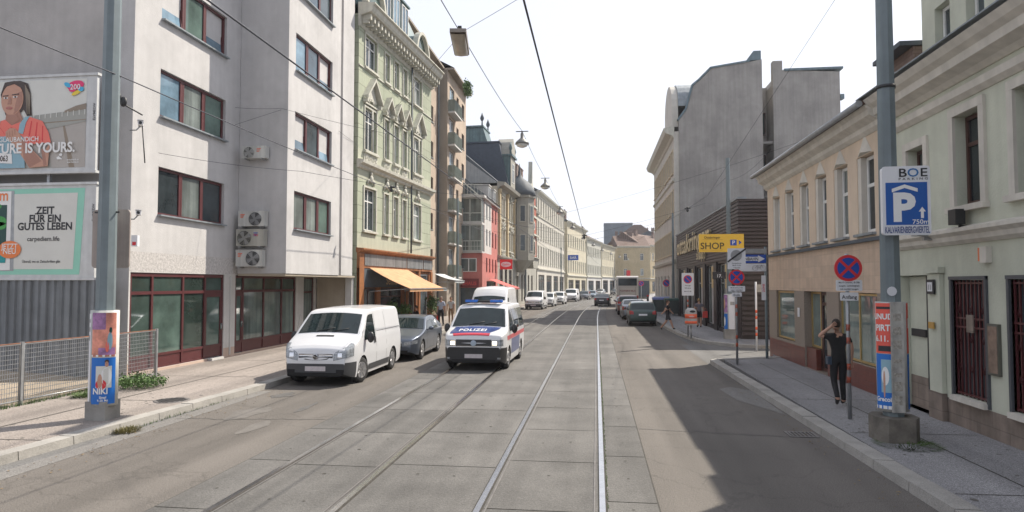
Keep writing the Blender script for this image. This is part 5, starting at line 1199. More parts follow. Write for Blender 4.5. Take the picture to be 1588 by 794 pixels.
# recessed light shaft and the second firewall
g = MB(); g.box(14.5, 16.5, 7.2, 8.3, 0, 19.7); g.build('light_shaft', M['fw'], Bf)
window(Bf, 0, .01, 0, .01, 9, 'metal', 'glass', 1, 0, .001) if False else None
for z0, z1, nm in ((15.5, 17.5, 'shaft_window'), (11.2, 13.8, 'shaft_window')):
    g = MB(); g.box(16.5, 16.58, 7.35, 8.15, z0, z1); w_ = g.build(nm, M['brown_frame'], Bf); g = MB(); g.box(16.59, 16.62, 7.45, 7.72, z0+.1, z1-.1); g.box(16.59, 16.62, 7.79, 8.05, z0+.1, z1-.1); g.build('pane', M['glass'], w_)
g = MB(); g.box(16.5, 18.5, 7.2, 8.3, 14.4, 14.6); g.box(18.4, 18.5, 7.2, 8.3, 9.9, 10.0); g.box(18.4, 18.45, 7.2, 8.3, 10.6, 10.66); g.build('shaft_balcony', M['fw'], Bf)
B2 = thing('apartment_building', 'second bare grey firewall block with a chimney stub, right of the light shaft', 'building', (14.75, 57.5, 0))
g = MB(); g.prism([(0, 0), (5.3, 0), (5.3, 20.2), (1.0, 20.5), (.6, 20.5), (0, 19.4)], 0, 10); g.build('wall', M['fw'], B2)
g = MB(); g.box(-.02, .75, -.03, .6, 19.0, 21.3); g.build('chimney', M['fw'], B2); g = MB(); g.box(.9, 5.55, -.12, 10.1, 20.42, 20.6); g.box(5.31, 5.6, -.1, .5, 17.9, 18.3); g.build('roof_edge', M['bluewall'], B2)
# ================================================================ vehicles (local: nose at y=0 pointing -y, centre x=0, ground z=0)
M['under'] = mat('dark_underbody', (.012, .012, .013), .9, .2); M['blackplastic'] = mat('black_bumper_plastic', (.016, .016, .018), .5, .15, 8); M['plastic'] = mat('dark_grey_bumper_plastic', (.045, .047, .052), .55, .12, 8)
M['carglass'] = mat('car_glass', (.015, .024, .026), .03, .3, 1.5, spec=.45); M['headlamp'] = mat('headlamp_glass', (.26, .28, .3), .06, .45, 16, spec=.9)
M['taillamp'] = mat('tail_lamp_red', (.35, .015, .012), .12, .1); M['rim'] = mat('alloy_rim', (.42, .42, .43), .3, .1, metal=.7); M['plate'] = mat('blank_number_plate', (.5, .46, .47), .5, .12, 9)
M['mirrorblack'] = mat('black_mirror_shell', (.02, .02, .022), .4, .1)
lit = bpy.data.materials.new('lit_headlamp'); lit.use_nodes = True; lb = lit.node_tree.nodes['Principled BSDF']; lb.inputs['Base Color'].default_value = (.9, .8, .6, 1); lb.inputs['Emission Color'].default_value = (1, .82, .55, 1); lb.inputs['Emission Strength'].default_value = 2.5; M['lit'] = lit
def paint(n, c, r=.3, var=.03, metal=0): return mat(n, c, r, var, 1.5, coat=.6, metal=metal)
class Car:
    def __init__(s, L, W, prof, belt, roof, wheels, r=.33, zlow=.2, tumble=.16, pf=(.5, .22), pr=(.4, .16), edge=.05, crown=.03, front=.62, rear=.62):
        s.L, s.W, s.prof, s.belt, s.roof, s.wheels, s.r, s.zlow, s.tum, s.pf, s.pr, s.edge, s.crown = L, W, prof, belt, roof, wheels, r, zlow, tumble, pf, pr, edge, crown
    def zt(s, y):
        P = s.prof
        if y <= P[0][0]: return P[0][1]
        for a, b in zip(P[:-1], P[1:]):
            if y <= b[0]:
                t = (y-a[0])/(b[0]-a[0]); return a[1]+(b[1]-a[1])*t
        return P[-1][1]
    def zb(s, y):
        z = s.zlow+(.12*max(0, 1-y/.35))+(.14*max(0, 1-(s.L-y)/.4)); R_ = s.r+.055
        for yc in s.wheels:
            if abs(y-yc) < R_: z = max(z, s.r+math.sqrt(R_*R_-(y-yc)**2))
        return min(z, s.zt(y)-.15)
    def hw(s, y, z):
        h = s.W/2
        l, k = s.pf; 
        if y < l: h *= 1-k*(1-y/l)**2.2
        l, k = s.pr; q = s.L-y
        if q < l: h *= 1-k*(1-q/l)**2.2
        if z > s.belt: h -= s.tum*((z-s.belt)/(s.roof-s.belt))**1.15
        elif z < .5: h -= .05*((.5-z)/.35)**2
        else: h += .012*math.sin(math.pi*(z-.5)/max(.1, s.belt-.5))
        return h
    def body(s, key):
        ys = set([0, .02, .05, .09, .14, .2, .28, s.L, s.L-.03, s.L-.08, s.L-.14, s.L-.22]+[p[0] for p in s.prof if 0 <= p[0] <= s.L])
        y = .3
        while y < s.L-.2: ys.add(round(y, 3)); y += .13
        for yc in s.wheels:
            R_ = s.r+.055
            for k in range(13): ys.add(yc+R_*math.cos(math.pi*k/12)*.9999)
            ys.add(yc+R_+.002); ys.add(yc-R_-.002)
        ys = sorted(ys); lv = []
        z = .16
        while z < s.roof: lv.append(round(z, 3)); z += .09
        lv = sorted(set(lv+[s.belt]))
        MBs = {}
        def G_(k):
            if k not in MBs: MBs[k] = MB()
            return MBs[k]
        def row(y):
            zb, zt = s.zb(y), s.zt(y); e = s.edge; out = []
            for z in [zb]+[min(max(l, zb), zt-e) for l in lv]+[zt-e]: out.append((s.hw(y, z), z))
            h = s.hw(y, zt-e)
            for a in (30, 60, 90): out.append((h-e*(1-math.cos(R(a))), zt-e+e*math.sin(R(a))))
            n = 6; ht = out[-1][0]
            for k in range(1, n+1): u = 1-k/n; out.append((ht*u, zt+s.crown*(1-u*u)))
            return out
        rows = [row(y) for y in ys]
        for sg in (-1, 1):
            for (ya, ra), (yb_, rb) in zip(zip(ys[:-1], rows[:-1]), zip(ys[1:], rows[1:])):
                for k in range(len(ra)-1):
                    pts = [(sg*ra[k][0], ya, ra[k][1]), (sg*rb[k][0], yb_, rb[k][1]), (sg*rb[k+1][0], yb_, rb[k+1][1]), (sg*ra[k+1][0], ya, ra[k+1][1])]
                    if abs(ra[k][1]-ra[k+1][1])+abs(rb[k][1]-rb[k+1][1])+abs(ra[k][0]-ra[k+1][0]) < 1e-6: continue
                    c = sum((Vector(p) for p in pts), Vector())/4
                    G_(key(abs(c.x), c.y, c.z)).face(pts if sg > 0 else pts[::-1], 0, True)
            for (ya, ra) in ((ys[0], rows[0]), (ys[-1], rows[-1])):
                for k in range(len(ra)-1):
                    n = 4
                    for j in range(n):
                        u0, u1 = j/n, (j+1)/n
                        pts = [(sg*ra[k][0]*u0, ya, ra[k][1]), (sg*ra[k][0]*u1, ya, ra[k][1]), (sg*ra[k+1][0]*u1, ya, ra[k+1][1]), (sg*ra[k+1][0]*u0, ya, ra[k+1][1])]
                        if k >= len(ra)-7: pts = [(sg*ra[k][0]*u0, ya, s.zt(ya)-s.edge+s.edge*u0), (sg*ra[k][0]*u1, ya, s.zt(ya)-s.edge+s.edge*u1), (sg*ra[k][0]*u1, ya, ra[k][1]), (sg*ra[k][0]*u0, ya, ra[k][1])]; continue
                        c = sum((Vector(p) for p in pts), Vector())/4
                        G_(key(abs(c.x), c.y, c.z)).face(pts, 0, True)
                # cap above the last level
                n0 = len(ra)-7; top = [(sg*a, ya, z) for a, z in ra[n0:]]
                G_(key(0, ya, ra[-1][1])).face([(0, ya, ra[n0][1])]+top, 0, False)
        U = G_('under')
        for ya, yb_ in zip(ys[:-1], ys[1:]):
            a, b = s.zb(ya), s.zb(yb_); ha, hb = s.hw(ya, a), s.hw(yb_, b)
            U.face([(-ha, ya, a), (ha, ya, a), (hb, yb_, b), (-hb, yb_, b)], 0)
        return MBs
    def side(s, mb, y0, y1, zl, zu, off=.006, n=12, m=0, sides=(-1, 1), thick=True):
        f = lambda P, y: P if not isinstance(P, (list, tuple)) else (P[0][1] if y <= P[0][0] else next((a[1]+(b[1]-a[1])*(y-a[0])/(b[0]-a[0]) for a, b in zip(P[:-1], P[1:]) if y <= b[0]), P[-1][1]))
        for sg in sides:
            mb.grid(lambda u, v: (sg*(s.hw(y0+(y1-y0)*u, f(zl, y0+(y1-y0)*u)+(f(zu, y0+(y1-y0)*u)-f(zl, y0+(y1-y0)*u))*v)+off), y0+(y1-y0)*u, f(zl, y0+(y1-y0)*u)+(f(zu, y0+(y1-y0)*u)-f(zl, y0+(y1-y0)*u))*v), [k/n for k in range(n+1)], [k/5 for k in range(6)], m)
    def top(s, mb, y0, y1, u0, u1, off=.006, n=8, m=0, inset=.0, mp=None):
        for_ = s.toppt
        mb.grid(lambda a, b: for_(u0(b) if callable(u0) else u0+(u1-u0)*a, y0+(y1-y0)*b, off, inset) if not callable(u0) else for_(u0(b)+(u1(b)-u0(b))*a, y0+(y1-y0)*b, off, inset), [k/n for k in range(n+1)], [k/n for k in range(n+1)], m)
    def toppt(s, u, y, off, inset=0):
        z = s.zt(y); h = s.hw(y, z-s.edge)-s.edge-inset; e = .03; dz = (s.zt(y+e)-s.zt(y-e))/(2*e); nn = math.sqrt(1+dz*dz)
        return (u*h, y-off*dz/nn, z+s.crown*(1-u*u)+off/nn)
    def fy(s, x, z, rear=False):
        """first y (from the nose or the tail) where the body contains (x, z)"""
        n = 0
        while n < 260:
            y = n*.008; yy = s.L-y if rear else y
            if s.zt(yy) >= z+.0 and s.hw(yy, z) >= abs(x): return yy
            n += 1
        return yy
    def front(s, mb, x0, x1, z0, z1, off=.008, rear=False, n=10, m=0, zf=None):
        sg = 1 if rear else -1
        def P(u, v):
            x = x0+(x1-x0)*u; a, b = (zf(u) if zf else (z0, z1)); z = a+(b-a)*v; return (x, s.fy(x, z, rear)+sg*off, z)
        mb.grid(P, [k/n for k in range(n+1)], [k/4 for k in range(5)], m)
_wheel = {}
def wheel(parent, x, y, r, wd, side, rimm='rim', ang=0):
    key = (r, wd, side, rimm)
    if key in _wheel: o = inst(_wheel[key], parent, (x, y, r), ang); return o
    g = MB(); h = wd/2
    g.lathe([(r*.62, -h*.9), (r*.9, -h), (r*.985, -h*.75), (r, -h*.4), (r, h*.4), (r*.985, h*.75), (r*.9, h), (r*.62, h*.9)], n=28, axis='x'); o = g.build('wheel', M['rubber'], parent, (x, y, r), ang)
    g = MB(); d = side
    g.lathe([(r*.64, d*h*.95), (r*.6, d*h*.7)] if d > 0 else [(r*.6, d*h*.7), (r*.64, d*h*.95)], n=28, axis='x'); 
    for k in range(7):
        a = 6.283*k/7; c = Vector((d*(h*.88), math.cos(a)*r*.34, math.sin(a)*r*.34)); g.obox(c, (1, 0, 0), (0, math.cos(a), math.sin(a)), (0, -math.sin(a), math.cos(a)), .018, r*.28, r*.075)
    g.lathe([(r*.63, d*(h*.93)), (r*.56, d*(h*.99)), (r*.56, d*h*.9)], n=28, axis='x')
    g.lathe([(r*.13, d*h*.8), (r*.13, d*h*1.0)], n=10, axis='x'); g.build('rim', M[rimm], o)
    g = MB(); g.lathe([(r*.59, d*h*.72), (r*.59, d*h*.76)], n=20, axis='x'); g.build('brake_disc', M['under'], o)
    _wheel[key] = o; return o
def finish(t, car, paintm, wheelr=None, plates=(True, True), rimm='rim', steer=0, track=.0):
    for yc in car.wheels:
        for sg in (-1, 1): wheel(t, sg*(car.hw(yc, .5)-.12+track), yc, car.r, .21, sg, rimm, steer if yc == car.wheels[0] else 0)
def mirrors(t, car, y, z, m, s=(.1, .07, .12)):
    for sg in (-1, 1):
        g = MB(); x = car.hw(y, z)*sg; g.ball((x+sg*(.04+s[0]), y, z+.02), s[0], s[1], s[2], 12); g.bar((x-sg*.02, y, z-.04), (x+sg*.08, y, z-.02), .05, .04); g.build('wing_mirror', m, t)

# ---- white panel van
def make_van(kind, label, loc, rz=0, group=None):
    pol = kind == 'police'
    if pol: prof = [(0, .72), (.02, .96), (.07, 1.06), (.2, 1.12), (.62, 1.2), (.78, 1.26), (1.42, 1.82), (1.56, 1.9), (1.8, 1.94), (3, 1.96), (4.3, 1.94), (4.5, 1.9), (4.62, 1.5), (4.66, .7)]; c = Car(4.66, 1.9, prof, 1.12, 1.95, (.86, 3.62), .335, .2, .17, (.5, .16), (.3, .06), .07, .04)
    elif kind == 'high': prof = [(0, .72), (.05, .95), (.15, 1.03), (.7, 1.25), (1.35, 1.95), (1.5, 2.1), (1.75, 2.3), (2.2, 2.42), (3.8, 2.44), (5.2, 2.42), (5.35, 2.3), (5.42, .8)]; c = Car(5.42, 2.0, prof, 1.2, 2.44, (.95, 4.3), .34, .22, .14, (.6, .18), (.3, .04), .1, .07)
    else: prof = [(0, .62), (.02, .82), (.06, .92), (.16, 1.0), (.55, 1.16), (.78, 1.27), (1.42, 1.78), (1.56, 1.86), (1.8, 1.9), (3, 1.93), (4.35, 1.91), (4.5, 1.86), (4.58, 1.5), (4.62, .7)]; c = Car(4.62, 1.88, prof, 1.08, 1.93, (.9, 3.66), .335, .2, .15, (.6, .2), (.3, .05), .07, .045)
    t = thing('police_van' if pol else 'white_van', label, 'van', loc, rz, group)
    bumpz = .74 if pol else .58
    body = c.body(lambda x, y, z: 'bumper' if (z < bumpz and y < .42) or (z < .52 and y > c.L-.12) else 'body')
    pm = paint('white_van_paint', (.63, .64, .66))
    for k, g in body.items(): g.build({'under': 'underbody'}.get(k, k), {'body': pm, 'bumper': M['blackplastic'] if pol else M['plastic'], 'under': M['under']}[k], t, merge=.0008, sharp=50)
    # glass
    k0, k1 = (.8, 1.41)
    if kind == 'high': k0, k1 = (.74, 1.34)
    g = MB(); c.top(g, k0, k1, -1, 1, .008, inset=.03); g.build('windscreen', M['carglass'], t)
    g = MB(); q = MB()
    zu = c.roof-.16 if kind != 'high' else 1.9
    c.side(g, k0+.22, k0+1.15, [(0, c.belt+.03), (9, c.belt+.03)], [(k0+.22, c.belt+.12), (k0+.72, zu-.03), (k0+.9, zu), (9, zu)]); g.build('side_window', M['carglass'], t)
    if pol:
        for a, b in ((2.1, 3.2), (3.3, 4.4)): g = MB(); c.side(g, a, b, c.belt+.04, zu); g.build('side_window', M['carglass'], t)
    # rear glass
    g = MB(); c.front(g, -.6, .6, c.belt+.08, c.roof-.25, rear=True); g.build('rear_window', M['carglass'], t)
    # lamps, grille, plate
    W2 = c.W/2
    for sg in (-1, 1):
        g = MB()
        if pol: c.front(g, sg*W2*.58, sg*W2*.93, .74, .93, .01, zf=lambda u: (.76, .93+.02*u)); 
        elif kind == 'high': c.front(g, sg*W2*.55, sg*W2*.9, .75, .95, .012)
        else: c.front(g, sg*W2*.5, sg*W2*.97, .68, .95, .014, zf=lambda u: (.66+.1*u, .82+.27*math.sin(math.pi*(.08+.55*u))))
        g.build('headlight', M['headlamp'], t)
        if pol:
            g = MB(); c.front(g, sg*W2*.6, sg*W2*.74, .79, .9, .018); g.build('lit_lamp', M['lit'], t)
            g = MB(); c.front(g, sg*W2*.76, sg*W2*.86, .37, .42, .012); g.build('fog_lamp', M['headlamp'], t)
        else:
            g = MB(); c.front(g, sg*W2*.62, sg*W2*.74, .74, .86, .018); g.build('headlight_bowl', M['chrome'], t)
            g = MB(); c.front(g, sg*W2*.58, sg*W2*.8, .3, .44, .008); g.build('fog_recess', M['under'], t)
        g = MB(); c.front(g, sg*W2*.84, sg*W2*.97, .8, 1.25, .01, rear=True); g.build('tail_lamp', M['taillamp'], t)
    g = MB()
    if pol: c.front(g, -W2*.57, W2*.57, .74, .95, .008)
    else: c.front(g, -W2*.48, W2*.48, .66, .82, .008, zf=lambda u: (.67+.05*abs(2*u-1)**2, .83))
    g.build('grille', M['mirrorblack'], t)
    g = MB()
    if pol: c.front(g, -W2*.55, W2*.55, .745, .76, .014)
    else: c.front(g, -W2*.47, W2*.47, .775, .815, .014)
    g.build('chrome_strip', M['chrome'], t)
    g = MB(); yf = c.fy(0, .78)-.03; zc = .84 if pol else .76
    g.lathe([(.09 if pol else .075, -.0), (.075 if pol else .06, -.012)], (0, yf, zc), 20, axis='y'); em = g.build('emblem', mat('blue_grey_emblem', (.35, .42, .5), .3) if pol else M['chrome'], t)
    if kind == 'near':
        g = MB(); g.lathe([(.052, -.018), (.05, -.014)], (0, yf, zc), 18, axis='y'); g.build('emblem_ring', M['mirrorblack'], em); g = MB(); g.bar((-.07, yf-.022, zc+.018), (.012, yf-.022, zc+.004), .012, .014); g.bar((-.012, yf-.022, zc-.004), (.07, yf-.022, zc-.018), .012, .014); g.build('emblem_bolt', M['chrome'], em)
        g = MB(); c.top(g, .6, .66, -.28, .28, .008); g.build('hood_vent', M['under'], t)
    g = MB(); c.front(g, -.27, .27, .4, .52, .016); g.build('number_plate', M['plate'], t); g = MB(); c.front(g, -.27, .27, .62, .73, .016, rear=True); g.build('number_plate', M['plate'], t)
    g = MB(); c.front(g, -W2*.7, W2*.7, .27, .36, .006); g.build('lower_intake', M['under'], t)
    if kind in ('near', 'far', 'high'):
        g = MB(); c.side(g, c.wheels[0]+.45, c.wheels[1]-.45, .28, .44, .012); g.build('side_strip', M['plastic'], t)
    g = MB()
    for y in (k0+.1, k0+1.22, 2.95 if kind != 'high' else 3.4): c.side(g, y, y+.012, .35 if kind != 'high' else .45, c.roof-.13, .0025, n=1)
    if kind != 'police': c.side(g, k0+1.3, c.L-.2, 1.28, 1.292, .0025)
    g.build('door_gap', M['under'], t)
    g = MB(); c.side(g, k0+1.0, k0+1.14, .98, 1.02 if pol else 1.13, .02, n=3); g.build('door_handle', M['mirrorblack'], t)
    mirrors(t, c, k0+.33, c.belt+.08, M['mirrorblack'], (.1, .07, .15))
    g = MB(); 
    for x in (-.3, .25): g.tube([c.toppt(x-.05, k0+.02, .02), c.toppt(x+.5 if x < 0 else x+.4, k0+.12, .025)], .009, 5)
    g.build('wiper', M['dark'], t)
    if pol:
        blue, red = paint('police_blue', (.01, .035, .17)), paint('police_red', (.55, .02, .04))
        g = MB(); c.top(g, .16, .76, lambda b: -.92+.1*b, lambda b: .55+.28*b, .007); g.build('blue_hood_panel', blue, t)
        g = MB(); c.top(g, .055, .15, -.82, .6, .009); g.build('red_hood_stripe', red, t)
        g = MB(); text_mb(g, 'POLIZEI', lambda x, z: c.toppt((x-.1)/.83, .3+z*2.3, .014), .16, xs=1.3, spacing=1.15, bold=.03)
        g.build('police_lettering', M['whitesign'], t, recalc=False)
        g = MB(); c.side(g, .45, 4.5, .9, 1.03, .005, n=30); g.build('red_side_stripe', red, t)
        g = MB(); c.side(g, c.wheels[0]+.42, c.wheels[1]-.42, .42, .89, .005, n=20); g.build('blue_side_panel', blue, t)
        g = MB(); g.box(-.58, .58, 1.6, 1.85, 2.0, 2.02); g.box(-.2, .2, 1.62, 1.83, 2.021, 2.08); br = g.build('light_bar', M['mirrorblack'], t)
        for sg in (-1, 1):
            g = MB(); g.box(sg*.22, sg*.6, 1.6, 1.86, 2.022, 2.1); g.build('blue_beacon', mat('blue_beacon_glass', (.02, .16, .62), .1, spec=.8), br)
            g = MB(); g.box(sg*.3, sg*.34, 1.9, 4.2, 1.99, 2.02); g.build('roof_rail', M['whitesign'], t)
    finish(t, c, pm, steer=R(-14) if kind == 'near' else 0)
    return t
van0 = make_van('near', 'white panel van with grey bumper and turned front wheels, parked nearest on the left', (-7.1, 16.3, 0), R(.8))
make_van('police', 'white police van with blue and red hood stripes, POLIZEI lettering and blue light bar', (-3.66, 19.75, 0), R(-1))
make_van('high', 'tall white high-roof van standing close behind the police van', (-5.55, 33.2, 0), 0)
fv = make_van('far', 'white van with a black bumper parked beside the ornate house, first of the far row', (-6.45, 68.2, 0), R(-3))
dup(fv, (-3.95, 99.6, 0), R(-5), 'white van farther down the left row beside the long pale house')

# ---- passenger cars
def make_car(kind, label, loc, rz, colour, group=None, name=None, metal=.3, rimm='rim'):
    if kind == 'sedan': prof = [(0, .5), (.02, .66), (.08, .74), (.3, .82), (1.2, .98), (1.32, 1.0), (2.0, 1.36), (2.2, 1.42), (2.7, 1.45), (3.3, 1.42), (4.1, 1.08), (4.45, 1.05), (4.62, .98), (4.66, .6)]; c = Car(4.66, 1.84, prof, .93, 1.45, (.86, 3.62), .33, .2, .2, (.75, .26), (.6, .2), .06, .03); scr = (1.34, 1.97); back = (3.38, 4.02)
    elif kind == 'hatch': prof = [(0, .5), (.02, .68), (.1, .78), (.9, .96), (1.05, .99), (1.75, 1.38), (2.0, 1.46), (2.6, 1.5), (3.4, 1.46), (3.62, 1.4), (3.95, 1.02), (4.08, .9), (4.12, .55)]; c = Car(4.12, 1.74, prof, .92, 1.5, (.8, 3.3), .31, .22, .19, (.7, .25), (.5, .14), .06, .03); scr = (1.07, 1.74); back = (3.6, 3.96)
    else: prof = [(0, .6), (.02, .8), (.1, .92), (.9, 1.05), (1.1, 1.08), (1.75, 1.5), (2.0, 1.6), (2.8, 1.66), (3.9, 1.62), (4.2, 1.5), (4.4, 1.1), (4.48, .7)]; c = Car(4.48, 1.84, prof, 1.02, 1.66, (.85, 3.5), .35, .26, .19, (.7, .22), (.4, .14), .07, .03); scr = (1.12, 1.74); back = (4.02, 4.38)
    t = thing(name or 'parked_car', label, 'car', loc, rz, group); pm = paint('paint_'+kind+'_%d' % int(colour[0]*1000+colour[2]*77), colour, metal=metal)
    for k, g in c.body(lambda x, y, z: 'bumper' if kind == 'suv' and z < .42 and (y < .4 or y > c.L-.3) else 'body').items(): g.build({'under': 'underbody'}.get(k, k), {'body': pm, 'bumper': M['plastic'], 'under': M['under']}[k], t, merge=.0008, sharp=45)
    g = MB(); c.top(g, *scr, -1, 1, .008, inset=.03); g.build('windscreen', M['carglass'], t)
    g = MB(); c.top(g, *back, -1, 1, .008, inset=.04); g.build('rear_window', M['carglass'], t)
    zu = c.roof-.13; a0, a1 = scr[0]+.2, back[0]+.18; mid = (a0+a1)/2+.12
    P = [(a0, c.belt+.06), (scr[1]+.05, zu-.04), ((a0+a1)/2, zu), (back[0]-.1, zu-.03), (a1, c.belt+.1 if kind == 'sedan' else c.belt+.22)]
    for u, v in ((a0, mid-.03), (mid+.03, a1)): g = MB(); c.side(g, u, v, c.belt+.03, P, .006); g.build('side_window', M['carglass'], t)
    W2 = c.W/2; zf = c.prof[1][1]
    for sg in (-1, 1):
        g = MB(); c.front(g, sg*W2*.5, sg*W2*.93, zf-.13, zf+.05, .01, zf=lambda u: (zf-.12+.05*u, zf-.02+.07*u)); g.build('headlight', M['headlamp'], t)
        g = MB(); c.front(g, sg*W2*.66, sg*W2*.95, .74 if kind != 'suv' else .9, .96 if kind != 'suv' else 1.15, .012, rear=True); g.build('tail_lamp', M['taillamp'], t)
    g = MB(); c.front(g, -W2*.42, W2*.42, zf-.22, zf-.02, .01); gr = g.build('grille', M['mirrorblack'], t)
    g = MB(); 
    for z in (zf-.21, zf-.12, zf-.04): c.front(g, -W2*.42, W2*.42, z, z+.02, .016)
    g.build('grille_bar', M['chrome'], gr)
    g = MB(); c.front(g, -W2*.75, W2*.75, .26, .38, .008); g.build('lower_intake', M['under'], t)
    g = MB(); c.front(g, -.26, .26, zf-.36, zf-.25, .016); g.build('number_plate', M['plate'], t); g = MB(); c.front(g, -.26, .26, .66, .77, .014, rear=True); g.build('number_plate', M['whitesign'], t)
    g = MB(); 
    for y in (a0-.02, mid, a1-.25): c.side(g, y, y+.01, .33, c.belt+.03, .0025, n=1)
    g.build('door_gap', M['under'], t)
    for y in (mid-.25, a1-.35): g = MB(); c.side(g, y, y+.16, c.belt-.1, c.belt-.07, .025, n=2); g.build('door_handle', pm, t)
    mirrors(t, c, a0+.12, c.belt+.08, pm, (.1, .06, .07))
    if kind == 'sedan': g = MB(); c.side(g, c.wheels[0]+.42, c.wheels[1]-.42, .27, .3, .012); g.build('chrome_sill', M['chrome'], t); g = MB(); g.bar((0, c.fy(0, zf)-.03, zf-.19), (0, c.fy(0, zf)-.03, zf-.03), .02, .02); g.build('star_badge', M['chrome'], t)
    finish(t, c, pm, rimm=rimm); return t
make_car('sedan', 'metallic steel blue grey sedan parked behind the white van, front towards the viewer', (-6.9, 21.9, 0), R(2), (.11, .13, .165), metal=.55)
grp = 'cars parked along the right kerb'
make_car('hatch', 'dark green hatchback with its tail to the viewer, nearest car at the right kerb', (2.85, 46.3, 0), R(180), (.015, .04, .036), grp)
c2 = make_car('sedan', 'silver grey sedan in front of the green hatchback, second of the right kerb row', (2.75, 54.4, 0), R(180), (.2, .22, .25), grp, metal=.6)
make_car('suv', 'dark red brown car with a pale roof line, third in the right kerb row', (2.72, 61.2, 0), R(179), (.12, .035, .03), grp)
dup(c2, (2.85, 68.6, 0), R(178), 'grey car hidden mostly between the red brown one and the bus', grp)
grl = 'cars parked along the left kerb'
w1 = make_car('suv', 'white off-road car right behind the first far van on the left', (-5.95, 77.2, 0), R(-4), (.6, .61, .62), grl, metal=0)
dup(w1, (-5.2, 86.3, 0), R(-5), 'white off-road car in the middle of the left far row', grl)
d1 = make_car('hatch', 'small dark car parked behind the second far white van', (-2.3, 112, 0), R(-7), (.03, .035, .045), grl)
d2 = make_car('hatch', 'dark blue grey car parked at the far left kerb before the bend', (-1.1, 120.5, 0), R(-8), (.12, .16, .2), grl)
sd_ = make_car('sedan', 'black sedan driving away between the tram rails in mid distance', (.9, 84.6, 0), R(176), (.012, .013, .018), name='driving_car')
dup(sd_, (4.0, 163, 0), R(-14), 'dark car coming round the far bend beside the bus'); 
make_car('hatch', 'silver car at the far bend in front of the white shop front', (.5, 160, 0), R(-12), (.4, .42, .44), name='driving_car')
# motorcycles parked far left
def moto(label, loc, rz, col):
    t = thing('motorcycle', label, 'motorcycle', loc, rz, 'motorcycles by the far left kerb')
    for y in (-.68, .68): g = MB(); g.lathe([(.2, -.05), (.3, -.05), (.31, 0), (.3, .05), (.2, .05)], (0, y, .31), 18, axis='x'); g.build('wheel', M['rubber'], t)
    g = MB(); g.ball((0, -.1, .82), .17, .34, .17, 10); g.ball((0, -.05, .5), .2, .26, .2, 10); g.bar((0, -.68, .31), (0, -.4, .95), .06, .1); g.bar((0, .68, .31), (0, .1, .5), .07, .1); g.build('body', col, t)
    g = MB(); g.ball((0, .42, .84), .15, .36, .08, 10); g.build('seat', M['under'], t); g = MB(); g.tube([(-.36, -.3, 1.05), (0, -.45, .98), (.36, -.3, 1.05)], .02, 6); g.build('handlebar', M['dark'], t)
    g = MB(); g.ball((0, -.58, .86), .11, .1, .11, 10); g.build('headlight', M['headlamp'], t)
moto('black motorcycle parked nose out behind the far white van', (-3.0, 107.2, 0), R(20), M['mirrorblack']); moto('second dark motorcycle, just behind the first at the far kerb', (-2.7, 109, 0), R(15), M['under'])
# coach
M['coach'] = paint('champagne_white_coach_paint', (.42, .4, .37), .4)
t = thing('coach', 'pale grey touring coach seen from behind, parked beyond the row of cars', 'bus', (3.55, 78.2, 0), R(-1))
g = MB(); pr = [(0, .55), (0, 3.2), (.15, 3.45), (.5, 3.58), (11.5, 3.58), (11.8, 3.3), (12, 1.6), (12, .4)]
for sg in (-1, 1): g.face([(sg*1.24, y, z) for y, z in pr])
q = pr+[pr[0]]
for a, b in zip(q[:-1], q[1:]): g.face([(-1.24, a[0], a[1]), (1.24, a[0], a[1]), (1.24, b[0], b[1]), (-1.24, b[0], b[1])])
g.build('body', M['coach'], t)
g = MB(); g.box(-1.05, 1.05, -.02, -.003, 2.45, 3.3); g.build('rear_window', M['carglass'], t)
g = MB()
for sg in (-1, 1): g.box(sg*1.245, sg*1.26, .5, 11.3, 2.05, 3.2)
g.build('side_window', M['carglass'], t)
g = MB(); text_mb(g, "POWER'S BUS", lambda x, z: (x, -.012, 1.75+z), .3); g.build('lettering', mat('dark_red_lettering', (.16, .03, .04), .5), t, recalc=False)
for sg in (-1, 1):
    g = MB(); g.box(sg*.98, sg*1.2, -.02, -.002, .8, 1.3); g.build('tail_lamp', M['taillamp'], t)
    for y in (2.6, 9.2): g = MB(); g.lathe([(.3, -.15), (.48, -.15), (.5, 0), (.48, .15), (.3, .15)], (sg*1.1, y, .5), 20, axis='x'); g.build('wheel', M['rubber'], t)
    g = MB(); g.bar((sg*1.2, 11.6, 3.3), (sg*1.5, 12.1, 3.0), .05, .05); g.box(sg*1.42, sg*1.58, 11.95, 12.1, 2.2, 3.0); g.build('wing_mirror', M['mirrorblack'], t)
g = MB(); g.box(-1.2, 1.2, -.08, -.001, .38, .72); g.build('rear_bumper', M['plastic'], t); g = MB(); g.box(-.26, .26, -.1, -.081, .5, .61); g.build('number_plate', M['plate'], t)
g = MB(); g.box(-1.0, 1.0, -.01, -.0015, .85, .87); g.box(-1.0, 1.0, -.01, -.0015, 2.3, 2.315); g.box(-.9, -.88, -.01, -.0015, .9, 2.28); g.box(.88, .9, -.01, -.0015, .9, 2.28); g.build('engine_flap_gap', M['under'], t)
# white delivery van and dark lorry beyond the coach
t = thing('box_truck', 'dark grey truck standing just beyond the coach on the right', 'truck', (6.0, 93, 0), R(-4))
g = MB(); g.box(-1.15, 1.15, 0, 5.0, .9, 3.1); g.build('box', M['slate'], t); g = MB(); g.box(-1.05, 1.05, 5.1, 7.0, .5, 2.5); g.build('cab', M['coach'], t)
for sg in (-1, 1):
    for y in (1.0, 6.0): g = MB(); g.lathe([(.3, -.14), (.44, -.14), (.46, 0), (.44, .14), (.3, .14)], (sg*.95, y, .46), 18, axis='x'); g.build('wheel', M['rubber'], t)
    g = MB(); g.box(sg*.8, sg*1.05, -.02, -.002, .95, 1.15); g.build('tail_lamp', M['taillamp'], t)
